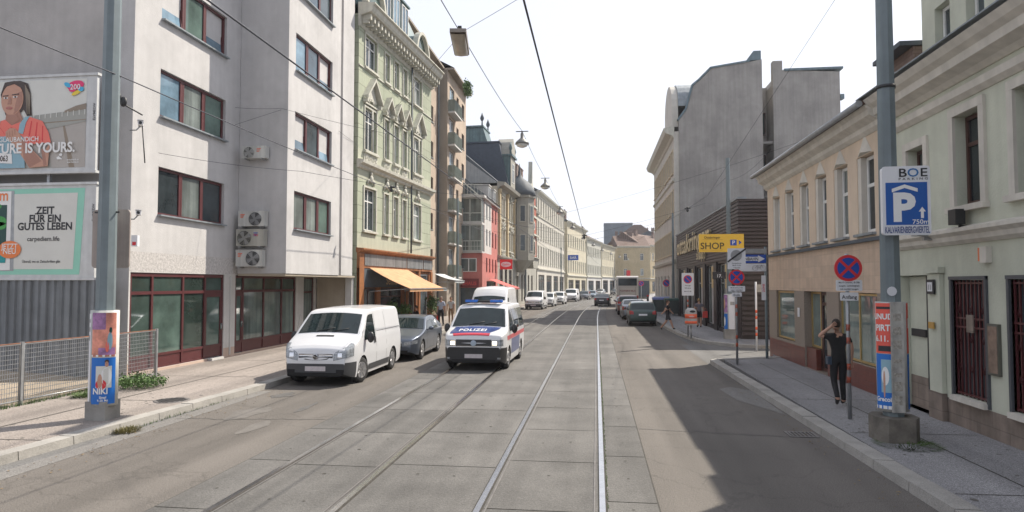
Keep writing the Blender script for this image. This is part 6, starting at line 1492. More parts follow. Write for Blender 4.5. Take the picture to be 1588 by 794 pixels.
# ================================================================ poles, signs, bins
def pole_thing(name, label, loc, h, r0, r1, m='pole', cat='pole', group=None, tilt=0):
    t = thing(name, label, cat, loc, 0, group); g = MB(); g.tube([(0, 0, 0), (0, 0, h)], [r0, r1], 8 if r0 > .1 else 10, smooth=r0 < .1); g.build('shaft', M[m], t); return t
def poster_col(t, x, rx, z0, z1, panels, edge='white'):
    """oval advertising sleeve round a pole; panels = (angle0, angle1, z0, z1, material, texts)"""
    g = MB(); n = 32; rz_ = rx*.8
    g.lathe([(rx, z0), (rx, z1)], (0, 0, 0), n, smooth=True, squash=.8); g.build('poster_sleeve', mat('aluminium_sleeve', (.5, .5, .47), .5, .15, 5, streak=.2), t)
    for (a0, a1, za, zb, ms) in panels:
        g = MB(); f = lambda u, v, d=.006: ((rx+d)*math.cos(R(a0+(a1-a0)*u)), (rz_+d)*math.sin(R(a0+(a1-a0)*u)), za+(zb-za)*v)
        g.grid(lambda u, v: f(u, v), [k/14 for k in range(15)], [0, 1], 0)
        mats_ = [ms[0]]
        for (kind, *args) in ms[1]:
            if args[-1] not in mats_: mats_.append(args[-1])
            mi = mats_.index(args[-1])
            if kind == 'text': s_, u0, v0, sz = args[:4]; arc = rx*R(a1-a0)*.9; text_mb(g, s_, lambda x_, z_: f(u0+x_/arc, v0+z_/(zb-za), .013), sz, mi, xs=.8, bold=.03)
            elif kind == 'rect': ua, va, ub, vb = args[:4]; g.grid(lambda u, v: f(ua+(ub-ua)*u, va+(vb-va)*v, .009), [k/4 for k in range(5)], [0, 1], mi)
            elif kind == 'oval': uc, vc, ru, rv = args[:4]; g.face([f(uc+ru*math.cos(k*.35), vc+rv*math.sin(k*.35), .011) for k in range(18)], mi)
        g.build('poster', [M[q] for q in mats_], t, recalc=False)
t = pole_thing('tram_mast', 'thick grey green octagonal mast with a round poster sleeve, on the left pavement', (-9.07, 11.4, .1), 13, .17, .13)
g = MB(); g.prism([(-.2, -.2), (.2, -.2), (.2, .2), (-.2, .2)], .0, .36, axis='z'); g.build('concrete_base', M['concrete'], t)
M['swirl_pink'] = mat('mottled_pink_orange_print', (.55, .22, .16), .5, .6, 3.5); M['swirl_violet'] = mat('mottled_violet_print', (.32, .16, .33), .5, .6, 5)
cb('poster_blue', (.01, .14, .5)); cb('poster_red', (.72, .1, .07))
poster_col(t, 0, .255, .28, 2.02, [(-110, -8, 1.18, 1.98, ('swirl_pink', [('rect', .0, .62, .55, 1, 'swirl_violet'), ('rect', .3, .04, .95, .2, 'swirl_violet'), ('oval', .72, .36, .1, .2, 'blue_print'), ('oval', .74, .6, .06, .07, 'darkgreen_print'), ('oval', .62, .22, .07, .12, 'coral_print'), ('rect', 0, 0, 1, .04, 'white_print')])),
  (-110, -8, .32, 1.16, ('poster_blue', [('rect', .22, .35, .82, .82, 'pale_print'), ('oval', .62, .86, .07, .06, 'skin_print'), ('oval', .62, .92, .08, .04, 'hair_print'), ('oval', .62, .6, .2, .2, 'white_print'), ('oval', .38, .5, .09, .15, 'skin_print'), ('oval', .42, .42, .2, .11, 'redsign'), ('text', 'NIKI', .4, .22, .15, 'white_print'), ('text', 'Simpl', .5, .12, .06, 'white_print'), ('text', '9.-20. Mai', .5, .06, .05, 'white_print')])),
  (-150, -118, .32, 1.96, ('whitesign', [('rect', .3, .9, .8, .94, 'metal'), ('rect', .3, .8, .8, .85, 'metal'), ('rect', .25, .7, .75, .76, 'metal')]))])
# small traffic mirror back / sign seen from behind, fixed to the mast
t2 = thing('back_of_sign', 'rounded pale steel sign seen from behind, strapped to the left mast', 'sign', (-9.35, 11.7, 2.95), R(0))
g = MB()
def rrect(w, h, r, n=5):
    out = []
    for cx, cz, a0 in ((w/2-r, h/2-r, 0), (-w/2+r, h/2-r, 90), (-w/2+r, -h/2+r, 180), (w/2-r, -h/2+r, 270)):
        for k in range(n+1): a = R(a0+90*k/n); out.append((cx+r*math.cos(a), cz+r*math.sin(a)))
    return out
g.prism([(x+.14, z+.52) for x, z in rrect(.78, 1.12, .08)], -.03, .0); g.build('panel', mat('pale_pinkish_steel', (.36, .31, .28), .5, .1, 3, streak=.3), t2)
g = MB(); g.bar((.0, -.28, 1.0), (.5, -.28, 1.0), .02, .03); g.build('strap', M['dark'], t2)

t = pole_thing('tram_mast', 'thick grey green mast on a mossy concrete block, on the right pavement', (4.72, 11.5, .4), 12, .165, .105)
g = MB(); g.prism([(.33, -.14), (.33, .14), (.2, .32), (-.2, .32), (-.33, .14), (-.33, -.14), (-.2, -.32), (.2, -.32)], -.3, .1, axis='z'); g.build('concrete_base', mat('mossy_dark_concrete', (.15, .135, .115), .95, .35, 4, bump=.6, dirt=.3), t)
g = MB(); g.lathe([(.2, 1.86), (.2, 1.9)], (0, 0, 0), 10); g.lathe([(.15, 5.4), (.15, 5.45)], (0, 0, 0), 10); g.build('pole_band', M['dark'], t)
g = MB(); g.face([(-.05+.075*math.cos(k*.42), -.172, 2.0+.09+.075*math.sin(k*.42)) for k in range(15)]); g.build('sticker', M['whitesign'], t)
poster_col(t, 0, .235, .18, 1.92, [(-178, -97, 1.1, 1.9, ('poster_red', [('text', 'UNUDI', .5, .68, .125, 'white_print'), ('text', 'PIRT', .45, .45, .14, 'white_print'), ('text', '6.11.', .4, .24, .13, 'white_print'), ('rect', .1, .88, .95, .93, 'blacksign'), ('rect', .2, .04, .95, .15, 'blacksign')])),
  (-178, -97, .22, 1.09, ('poster_blue', [('rect', .35, .3, .85, .9, 'blue_print'), ('oval', .55, .6, .17, .17, 'white_print'), ('oval', .5, .45, .05, .25, 'skin_print'), ('text', 'Grecoin', .5, .14, .1, 'white_print'), ('rect', 0, 0, 1, .06, 'white_print')])),
  (-45, 20, 1.1, 1.9, ('poster_red', [('rect', .1, .5, .9, .7, 'white_print')])), (-45, 20, .22, 1.09, ('poster_blue', [('rect', .2, .4, .8, .8, 'pale_print')]))])
g = MB(); g.box(-.1, .085, -.232, -.2, .18, 1.92); g.build('cable_duct', mat('worn_aluminium_strip', (.42, .41, .38), .5, .3, 6, streak=.3), t)
g = MB(); rn = random.Random(2)
for k in range(7): z = .3+.22*k; g.box(-.07, .05, -.236, -.233, z, z+rn.uniform(.06, .15))
g.build('paper_remains', mat('torn_paper', (.35, .33, .29), .9, .4, 25), t)
# parking sign on that mast
t = thing('parking_sign', 'big blue and white parking sign reading BOE PARKING, fixed to the right mast', 'sign', (4.85, 11.18, 3.92), R(-3)); t.scale = (.85, 1, .94)
w_, h_ = .82, 1.16
g = MB(); g.prism(rrect(w_, h_, .05), -.02, .0); g.prism(rrect(w_-.02, h_-.02, .05), .001, .1); g.build('panel', M['whitesign'], t)
g = MB(); g.prism([(-.355, -.41), (.355, -.41), (.355, .305), (-.355, .305)], -.024, -.0205)
g.build('blue_field', mat('parking_blue', (.01, .09, .36), .4, .03), t)
g = MB(); f = lambda dx, dz: (lambda x, z: (x+dx, -.028, z+dz))
text_mb(g, 'P', f(-.06, -.33), .64, xs=1.15, bold=.045)
for s_, p in ((-1, -.28), (1, .2)): pass
g.face([(-.25, -.028, .2), (-.03, -.028, .27), (.19, -.028, .2), (.19, -.028, .14), (-.03, -.028, .21), (-.25, -.028, .14)])
g.face([(.235, -.028, -.3), (.235, -.028, -.19), (.2, -.028, -.19), (.26, -.028, -.11), (.32, -.028, -.19), (.285, -.028, -.19), (.285, -.028, -.3)])
text_mb(g, '750m', f(.23, -.395), .105, xs=1.2); g.build('white_symbols', M['white_print'], t, recalc=False)
g = MB(); f = lambda dx, dz: (lambda x, z: (x+dx, -.028, z+dz))
text_mb(g, 'KALVARIENBERGVIERTEL', f(0, -.545), .155, xs=.44); g.build('lower_lettering', mat('lettering_dark_blue', (.02, .05, .2), .4), t, recalc=False)
g = MB(); text_mb(g, 'B', f(-.06, .40), .2, xs=1.35); text_mb(g, 'E', f(.3, .40), .2, xs=1.35); text_mb(g, 'PARKING', f(.12, .345), .05, xs=1.6, spacing=1.7); g.build('company_lettering', M['blacksign'], t, recalc=False)
g = MB(); text_mb(g, 'O', f(.12, .40), .2, xs=1.25); g.build('company_letter_blue', mat('logo_blue', (.03, .15, .38), .4), t, recalc=False)
# no stopping sign, near
def disc(g, c, r, y0, y1, m=0, n=28): g.prism([(c[0]+r*math.cos(2*math.pi*k/n), c[1]+r*math.sin(2*math.pi*k/n)) for k in range(n)], y0, y1, m)
def nostop(t, z, r=.24, dx=0, cross=2, dy=0):
    g = MB(); disc(g, (dx, z), r, -.075-dy, -.055-dy); d = g.build('sign_disc', M['redsign'], t)
    g = MB(); disc(g, (dx, z), r*.79, -.079-dy, -.0755-dy); g.build('blue_field', M['bluesign'], d)
    g = MB()
    for s_ in ((-1, 1) if cross == 2 else (1,)): g.bar((dx-r*.57*s_, -.082-dy-.002*s_, z+r*.57), (dx+r*.57*s_, -.082-dy-.002*s_, z-r*.57), .004, r*.2, up=(0, 0, 1))
    g.build('cross', M['redsign'], d)
def bands(t, zs, r=.036):
    g = MB()
    for z in zs: g.tube([(0, 0, z), (0, 0, z+.12)], r, 10); g.tube([(0, 0, z+.24), (0, 0, z+.36)], r, 10)
    g.build('red_band', M['orange'], t); g = MB()
    for z in zs: g.tube([(0, 0, z+.121), (0, 0, z+.239)], r-.001, 10)
    g.build('white_band', M['whitesign'], t)
def plate(t, x0, x1, z0, z1, lines, size, name='plate', y=-.06, m='whitesign'):
    g = MB(); g.prism([(x+(x0+x1)/2, z+(z0+z1)/2) for x, z in rrect(x1-x0, z1-z0, .02, 3)], y-.012, y); p = g.build(name, M[m], t)
    if lines:
        g = MB()
        for s_, z, sz, xs in lines: text_mb(g, s_, lambda x, zz, z=z: ((x0+x1)/2+x, y-.015, z+zz), sz, xs=xs)
        g.build('lettering', M['blacksign'], p, recalc=False)
    return p
GS = 'red and white banded sign poles'
t = pole_thing('no_stopping_sign', 'no stopping sign with the plate Anfang on a banded pole, beside the walking man', (4.62, 13.1, .12), 3.05, .036, .036, 'metal', 'traffic sign', GS)
nostop(t, 2.78, .245)
plate(t, -.22, .24, 2.36, 2.56, [('Mo-Fr (werkt.) 8-18h', 2.5, .045, .95), ('ausgen. Ladetätigkeit', 2.44, .045, .95), ('mit Lastfahrzeugen', 2.38, .045, .95)], .05); plate(t, -.15, .17, 2.18, 2.33, [('Anfang', 2.215, .095, 1.0)], .1)
bands(t, [.66, 1.38])
t = pole_thing('no_stopping_sign', 'no stopping sign with the plate Ende under a zone end board, at the kerb corner', (4.31, 21.5, .12), 3.55, .036, .036, 'metal', 'traffic sign', GS)
nostop(t, 2.7, .24); plate(t, -.25, .25, 2.26, 2.43, [('Mo-Fr (werkt.) 8-18h', 2.36, .05, .85), ('ausgen. Ladetätigkeit', 2.29, .05, .85)], .05); plate(t, -.15, .15, 2.1, 2.23, [('Ende', 2.12, .1, 1)], .1)
p = plate(t, -.26, .28, 2.95, 3.6, [('Kurzparkzone', 3.12, .055, .9), ('Mo-Fr 9-22h', 3.05, .055, .9), ('3 Stunden', 2.98, .055, .9)], .05, 'zone_end_board')
g = MB(); disc(g, (.0, 3.38), .17, -.08, -.0725); g.build('grey_disc', M['metal'], p); g = MB(); g.bar((-.26, -.088, 3.18), (.28, -.088, 3.58), .004, .05); g.build('diagonal_bar', M['blacksign'], p)
bands(t, [.55, 1.5])
t = pole_thing('one_way_sign', 'blue one way arrow sign reading EINBAHN with a bicycle plate below', (5.66, 23.4, .12), 3.75, .045, .045, 'pole', 'traffic sign', GS)
plate(t, -.88, .0, 3.2, 3.48, None, .1, 'arrow_board', m='bluesign')
g = MB(); g.face([(-.83, -.078, 3.27), (-.83, -.078, 3.41), (-.26, -.078, 3.41), (-.26, -.078, 3.46), (-.04, -.078, 3.34), (-.26, -.078, 3.22), (-.26, -.078, 3.27)]); g.build('arrow', M['whitesign'], t)
g = MB(); text_mb(g, 'EINBAHN', lambda x, z: (-.52+x, -.082, 3.285+z), .15, xs=.85); g.build('arrow_lettering', M['blacksign'], t, recalc=False)
p = plate(t, -.88, 0, 2.92, 3.18, [('', 3.02, .08, .8)], .1, 'bicycle_plate')
g = MB()
for cx in (-.36, -.1):
    for k in range(16): a0, a1 = k*.3927, (k+1)*.3927; g.bar((cx+.085*math.cos(a0), -.078, 3.03+.085*math.sin(a0)), (cx+.085*math.cos(a1), -.078, 3.03+.085*math.sin(a1)), .004, .012, up=(0, 1, 0))
for a, b in (((-.36, 3.03), (-.29, 3.12)), ((-.29, 3.12), (-.15, 3.12)), ((-.15, 3.12), (-.22, 3.03)), ((-.22, 3.03), (-.36, 3.03)), ((-.29, 3.12), (-.22, 3.03)), ((-.1, 3.03), (-.16, 3.15))): g.bar((a[0], -.078, a[1]), (b[0], -.078, b[1]), .004, .012, up=(0, 1, 0))
g.build('bicycle_symbol', M['blacksign'], p); g = MB(); g.box(-.9, .03, -.05, -.02, 3.52, 3.68); g.build('grey_board', M['metal'], t)
plate(t, -.16, -.02, 1.95, 2.78, None, .1, 'narrow_plate'); g = MB(); text_mb(g, 'ZONE', lambda x, z: (-.06-z, -.078, 2.36+x), .1); g.build('narrow_lettering', M['redsign'], t, recalc=False); bands(t, [.5, 1.3])
t = pole_thing('sign_pole', 'thin pale pole with red and white bands behind the one way sign', (6.15, 27.0, .0), 2.7, .035, .035, 'whitesign', 'pole', GS); bands(t, [.6, 1.25]); g = MB(); g.box(.03, .2, -.02, .02, 2.3, 2.6); g.build('small_box', M['metal'], t)
g = None
t = pole_thing('no_parking_sign', 'no parking sign on a tall white board, standing beside the orange bin', (4.3, 32.6, .12), 2.6, .036, .036, 'metal', 'traffic sign', GS)
plate(t, -.28, .28, 1.95, 3.02, [('Fahrzeuge', 2.4, .08, .8), ('Behinderte', 2.28, .08, .8), ('Mo-Fr 8-18h', 2.12, .08, .8)], .1, 'sign_board'); nostop(t, 2.72, .2, cross=1, dy=.002); bands(t, [.9, 1.4])
t = pole_thing('no_parking_sign', 'small round no parking sign far down the right pavement near the containers', (6.35, 62.5, .12), 2.6, .04, .04, 'metal', 'traffic sign', GS); nostop(t, 2.6, .33, cross=1)
t = pole_thing('no_parking_sign', 'farthest round no parking sign before the bend on the right', (5.6, 86, .12), 2.6, .04, .04, 'metal', 'traffic sign', GS); nostop(t, 2.6, .33, cross=1)
# shop sign on the far mast
t = pole_thing('tram_mast', 'grey mast carrying the yellow SHOP sign, with poster boards at its foot', (6.03, 31.6, .12), 8.3, .13, .09)
g = MB(); g.prism([(.26, -.2), (.26, .2), (-.26, .2), (-.26, -.2)], .0, .42, axis='z'); g.build('concrete_base', M['concrete'], t)
poster_col(t, 0, .24, .42, 2.05, [(-205, -120, 1.2, 2.0, ('swirl_violet', [('oval', .5, .5, .2, .3, 'skin_print')])), (-205, -120, .45, 1.15, ('poster_blue', [('oval', .5, .5, .2, .3, 'white_print')])), (-110, -20, .45, 2.0, ('whitesign', [('rect', .2, .7, .8, .8, 'metal')]))])
t = thing('shop_direction_sign', 'yellow SHOP sign with a small parking symbol and arrow, high on the mast', 'sign', (5.66, 31.35, 4.07), 0)
g = MB(); g.box(-1.0, .98, -.06, .04, 0, .82); g.build('board', mat('bright_yellow_board', (.75, .47, .05), .45, .04), t)
g = MB(); text_mb(g, 'SHOP', lambda x, z: (-.42+x, -.068, .14+z), .42, xs=1.0); text_mb(g, 'Ottakringer', lambda x, z: (-.42+x, -.068, .62+z), .15); g.bar((-.85, -.066, .58), (.05, -.066, .58), .004, .012, up=(0, 1, 0)); g.bar((-.85, -.066, .09), (.05, -.066, .09), .004, .012, up=(0, 1, 0)); g.build('lettering', mat('dark_olive_letters', (.08, .06, .02), .5), t, recalc=False)
g = MB(); g.box(.38, .66, -.066, -.061, .3, .56); g.face([(.76, -.066, .33), (.88, -.066, .43), (.76, -.066, .53)]); g.build('blue_symbols', M['bluesign'], t, recalc=False); g = MB(); text_mb(g, 'P', lambda x, z: (.52+x, -.07, .34+z), .26); g.build('parking_letter', M['whitesign'], t, recalc=False)
t = thing('street_name_sign', 'dark little street name sign reading 17., sticking out below the yellow sign', 'sign', (5.6, 31.4, 2.85), 0); g = MB(); g.box(-.35, .25, -.03, 0, 0, .32); g.build('plate', M['blacksign'], t); g = MB(); text_mb(g, '17.', lambda x, z: (-.05+x, -.035, .07+z), .2); g.build('lettering', M['whitesign'], t, recalc=False)
# further masts
for x, y, h_, lab in ((6.2, 55.6, 8.3, 'dark grey green mast at the far end of the brown lamella building'), (-8.35, 79, 9.0, 'dark slim mast in front of the ornate turret'), (-9.6, 45.6, 8.5, 'grey slim mast at the pavement edge by the beige block'), (-6.2, 118, 9.0, 'dark mast before the long pale house, far left')):
    pole_thing('tram_mast', lab, (x, y, .12), h_, .13 if x > 0 else .1, .08)
# litter bin
t = thing('litter_bin', 'grey and orange litter bin on a thin post at the right kerb', 'litter bin', (4.3, 31.6, .12))
g = MB(); g.tube([(0, 0, 0), (0, 0, .62)], .035, 8); g.build('post', M['metal'], t)
g = MB(); g.lathe([(.26, .6), (.27, .62), (.27, 1.2), (.24, 1.3), (.15, 1.38), (.03, 1.4)], n=20, squash=.75); g.build('body', mat('light_grey_bin_plastic', (.38, .38, .37), .5, .08), t)
g = MB(); g.lathe([(.276, .68), (.276, .8)], n=20, squash=.75); g.lathe([(.274, .92), (.274, 1.12)], n=20, squash=.75); g.build('orange_band', M['orange'], t)
g = MB(); g.face([(.05+.13*math.cos(k*.5236), -.212-.0*k, 1.24+.055*math.sin(k*.5236)) for k in range(12)]); g.build('opening', M['dark'], t)
g = MB(); text_mb(g, 'WIEN', lambda x, z: (x, -.218, .98+z), .09); g.build('lettering', M['whitesign'], t, recalc=False)
# waste containers
def container(label, loc, lid):
    t = thing('waste_container', label, 'waste container', loc, 0, 'waste containers at the far right kerb')
    g = MB(); g.prism([(-.58, .18), (.58, .18), (.66, 1.2), (-.66, 1.2)], -.45, .45); g.build('body', mat('dark_grey_green_container', (.04, .05, .05), .6, .15), t)
    g = MB(); g.prism([(-.5, 1.2), (.5, 1.2), (.45, 1.34), (0, 1.42), (-.45, 1.34)], -.68, .68, axis='x'); g.build('lid', lid, t)
    for sx in (-.5, .5):
        for sy in (-.35, .35): g = MB(); g.lathe([(.09, -.03), (.09, .03)], (sx, sy, .09), 12, axis='x'); g.build('castor', M['rubber'], t)
lidb = mat('blue_grey_lid', (.12, .15, .35), .5); lidg = mat('dark_green_lid', (.03, .07, .06), .5)
container('dark waste container with a blue lid, left one of the pair by the mast', (5.35, 57.5, .12), lidb); container('dark waste container with a greenish lid, right one of the pair by the mast', (6.0, 54.2, .12), lidg)
container('dark waste container standing behind the pair, farthest', (5.9, 62.0, .12), M['metal'])
# ================================================================ overhead wires and lamps
def wire(label, pts, r=.008, sag=0, cat='wire', name='overhead_wire', n=14, extra=None):
    P = []
    for a, b in zip(pts[:-1], pts[1:]):
        a, b = Vector(a), Vector(b)
        for k in range(n): u = k/n; p = a.lerp(b, u); p.z -= sag*4*u*(1-u); P.append(p)
    P.append(Vector(pts[-1])); g = MB(); g.tube(P, r, 5); o = g.build(name, M['wire']); return tag(o, label, cat, 'overhead wires')
Ys = [-4, 12, 26, 40, 55]+[55+9*k for k in range(1, 12)]
wire('dark contact wire above the right hand tram track', [(-.66+cyc(y), y, 5.25) for y in Ys], .011, name='contact_wire')
wire('dark contact wire above the left hand tram track', [(-3.72+cyc(y), y, 5.35) for y in Ys], .011, name='contact_wire')
wire('feeder cable running along the left masts past the grey house', [(-8.95, 3, 6.5), (-8.95, 11.4, 6.55), (-8.9, 28.2, 6.75), (-8.7, 45, 6.7), (-8.2, 79, 7.0)], .012, .05)
wire('long cable on which the street lamps hang in mid street', [(-3.45, 2, 9.0), (-3.45, 17, 9.1), (-3.5, 31.5, 9.95), (-3.5, 46, 10.0), (-3.4, 63, 10.0), (-2.9, 80, 10.0), (-1.5, 98, 10), (.6, 116, 10), (3, 133, 10)], .011, .12)
wire('span wire holding the first lamp between green house and right mast', [(-10.6, 30, 9.6), (-3.45, 17, 9.25), (4.77, 11.5, 11.2)], .006, .08)
wire('span wire from the beige block over the road to the right', [(-11.5, 52, 8.8), (-3.7, 44, 6.2), (-.7, 41, 5.6), (5.9, 37, 7.0)], .006, .08)
wire('wire from the grey bay running slack to the green house', [(-10.65, 26.5, 9.0), (-11.0, 40.1, 9.2)], .006, .2)
wire('short bridle wire anchored beside the upper air conditioner', [(-12.45, 21.6, 8.75), (-10.9, 21.9, 8.75), (-7.6, 24, 8.2), (-3.7, 26.5, 5.8)], .006, .03)
wire('second bridle wire anchored on the grey recess wall', [(-12.45, 21.5, 8.1), (-10.9, 21.9, 8.7)], .006, .0)
wire('thin pull-off wire from the corner of the grey house', [(-11.9, 16.8, 6.2), (-8.8, 19, 6.0), (-3.7, 22, 5.5)], .006, .06)
wire('thin pull-off wire from the green house front', [(-10.5, 31, 6.8), (-3.72, 34, 5.6), (-.66, 35, 5.5)], .006, .05)
wire('wire fanning from the far mast to the brown hall mast', [(6.2, 55.6, 8.0), (-.5, 52, 6.0), (-3.6, 52, 6.0), (-9.6, 60, 7.5)], .007, .05)
wire('long thin wire crossing the sky towards the firewall house', [(13.4, 20, 9.5), (6.2, 31.6, 8.1), (-3.6, 46, 7.2)], .006, .1)
wire('steep thin wire coming down in front of the firewall', [(7.5, 14, 12.5), (5.5, 34, 7.0), (3.5, 55, 6.3), (-.5, 70, 5.6)], .007, .0)
wire('wire hanging from the tiled roof to the shop mast', [(6.3, 25, 7.5), (6.03, 31.6, 7.4)], .006, .25)
wire('bare wire between mast and firewall house facade', [(6.03, 31.6, 7.6), (6.2, 55.6, 8.0), (6.4, 57, 11)], .006, .2)
wire('far span wire before the ornate turret', [(-8.35, 79, 8.6), (-2.8, 80, 8.0), (5.7, 82, 8.8)], .007, .15)
wire('far span wire over the parked coach', [(-6.2, 118, 8.6), (1, 116, 8.0), (8, 114, 9)], .007, .2)
# insulators
for x, y, z, lab in ((-.72, 41, 5.55, 'dark wire clamp on the right contact wire in mid picture'), (-8.9, 28.2, 6.8, 'dark insulator on the feeder cable beside the green house'), (5.0, 37.6, 6.75, 'small insulator pair on the span wire against the sky')):
    g = MB(); g.lathe([(.02, -.16), (.07, -.12), (.07, -.02), (.03, 0), (.07, .03), (.05, .12)], n=10); g.bar((-.16, 0, .02), (.16, 0, .05), .05, .06); tag(g.build('insulator', M['dark'], loc=(x, y, z)), lab, 'insulator', 'insulators on the wires')
t = thing('wire_anchor', 'black bracket with cable clamps on the corner of the grey house', 'bracket', (-12.1, 16.3, 6.95)); g = MB(); g.tube([(0, .1, .2), (-.25, -.2, .38), (-.42, -.3, .62)], .02, 6); g.tube([(.0, .1, -.1), (.1, .1, -1.1)], .015, 6); g.ball((-.3, -.25, .48), .1, .06, .14, 10); g.ball((-.42, -.3, .62), .08, .08, .1, 10); g.build('arm', M['dark'], t)
def lamp(label, loc, rz=0, big=False, group='hanging street lamps'):
    t = thing('street_lamp', label, 'street lamp', loc, rz, group)
    if big:
        g = MB(); prof = [(-.82, .02), (-.8, .12), (-.6, .18), (.6, .18), (.8, .12), (.82, .02)]
        g.prism(prof, -.2, .2, axis='x'); g.build('housing', mat('weathered_lamp_housing', (.2, .17, .14), .5, .2, 4), t)
        g = MB(); g.grid(lambda u, v: (.175*math.sin(u), .78*v, -.02-.12*math.cos(u)*(1-abs(v)**4)), [-1.57+.3925*k for k in range(9)], [-1+.25*k for k in range(9)]); g.build('glass_tray', mat('dusty_lamp_glass', (.36, .31, .24), .3, .15, 4), t)
        g = MB(); g.bar((0, -.1, .2), (0, -.1, .42), .03, .03); g.bar((-.05, -.1, .42), (.05, -.1, .42), .1, .04); g.build('hanger', M['dark'], t)
    else:
        g = MB(); g.lathe([(.34, 0), (.32, .08), (.2, .2), (.08, .3), (.08, .5), (.03, .6)], n=16); g.build('shade', mat('lamp_shade_grey', (.16, .16, .15), .5), t)
        g = MB(); g.lathe([(.1, -.16), (.24, -.1), (.3, -.002)], n=16); g.build('glass_bowl', mat('white_lamp_bowl', (.6, .6, .57), .25), t)
        g = MB(); g.bar((-.3, 0, .62), (.3, 0, .62), .03, .04); g.build('hanger', M['dark'], t)
    return t
lamp('large weathered lamp hanging nearest, under the top edge', (-3.45, 16.6, 8.75), R(8), True)
l2 = lamp('round hanging lamp against the sky beside the tower cap', (-3.5, 31.5, 9.3)); dup(l2, (-3.5, 46, 9.35), 0, 'third hanging lamp, above the chimneys of the pale house'); dup(l2, (-3.4, 63, 9.35), 0, 'fourth hanging lamp, before the long pale house front')
for i, y in enumerate((80, 98, 116, 133, 150, 167, 184)):
    dup(l2, (-3.4+cyc(y), y, 9.3), 0, 'tiny hanging lamp far down the street before the bend', 'far hanging lamps')
# cafe plants
bush('potted_plant', 'leafy plant in a box before the cafe window, left', 'plant', (-9.7, 30.9, 1.35), .35, .7, .45, 700, M['leaf'], 11, .03, .08)
bush('potted_plant', 'second leafy plant before the cafe window, half behind the van', 'plant', (-9.6, 32.8, 1.3), .35, .6, .4, 600, M['leaf'], 12, .03, .08)
bush('potted_plant', 'pale flowering oleander in a pot beside the orange pilaster', 'plant', (-9.1, 36.4, 1.5), .4, .5, .6, 600, M['leaf'], 13, .03, .09)
for y, x in ((30.9, -9.7), (32.8, -9.6), (36.4, -9.1)):
    g = MB(); g.lathe([(.2, 0), (.27, .75), (.3, .8)], (0, 0, 0), 12); tag(g.build('plant_pot', M['brick_dull'], loc=(x, y, .12)), 'brown plant pot under the %s' % {30.9: 'left cafe plant', 32.8: 'second cafe plant', 36.4: 'oleander'}[y], 'pot', 'plant pots before the cafe')
def house_sign(name, label, x, y, z, w, h, m, txt=None, tm='whitesign'):
    t = thing(name, label, 'sign', (x, y, z)); g = MB(); g.box(0, w, -.06, .06, 0, h); g.build('board', m, t)
    if txt: g = MB(); text_mb(g, txt, lambda a, b: (w/2+a, -.068, h*.25+b), h*.7); g.build('lettering', M[tm], t, recalc=False)
house_sign('shop_sign', 'blue projecting sign on the cream house beyond the long pale one', -5.4, 127.6, 7.2, 2.0, 1.0, M['bluesign'], 'BAR')
house_sign('advertising_sign', 'tall red and white sign above the roof of the coach', 6.6, 150, 3.4, .85, 2.3, M['redsign'])
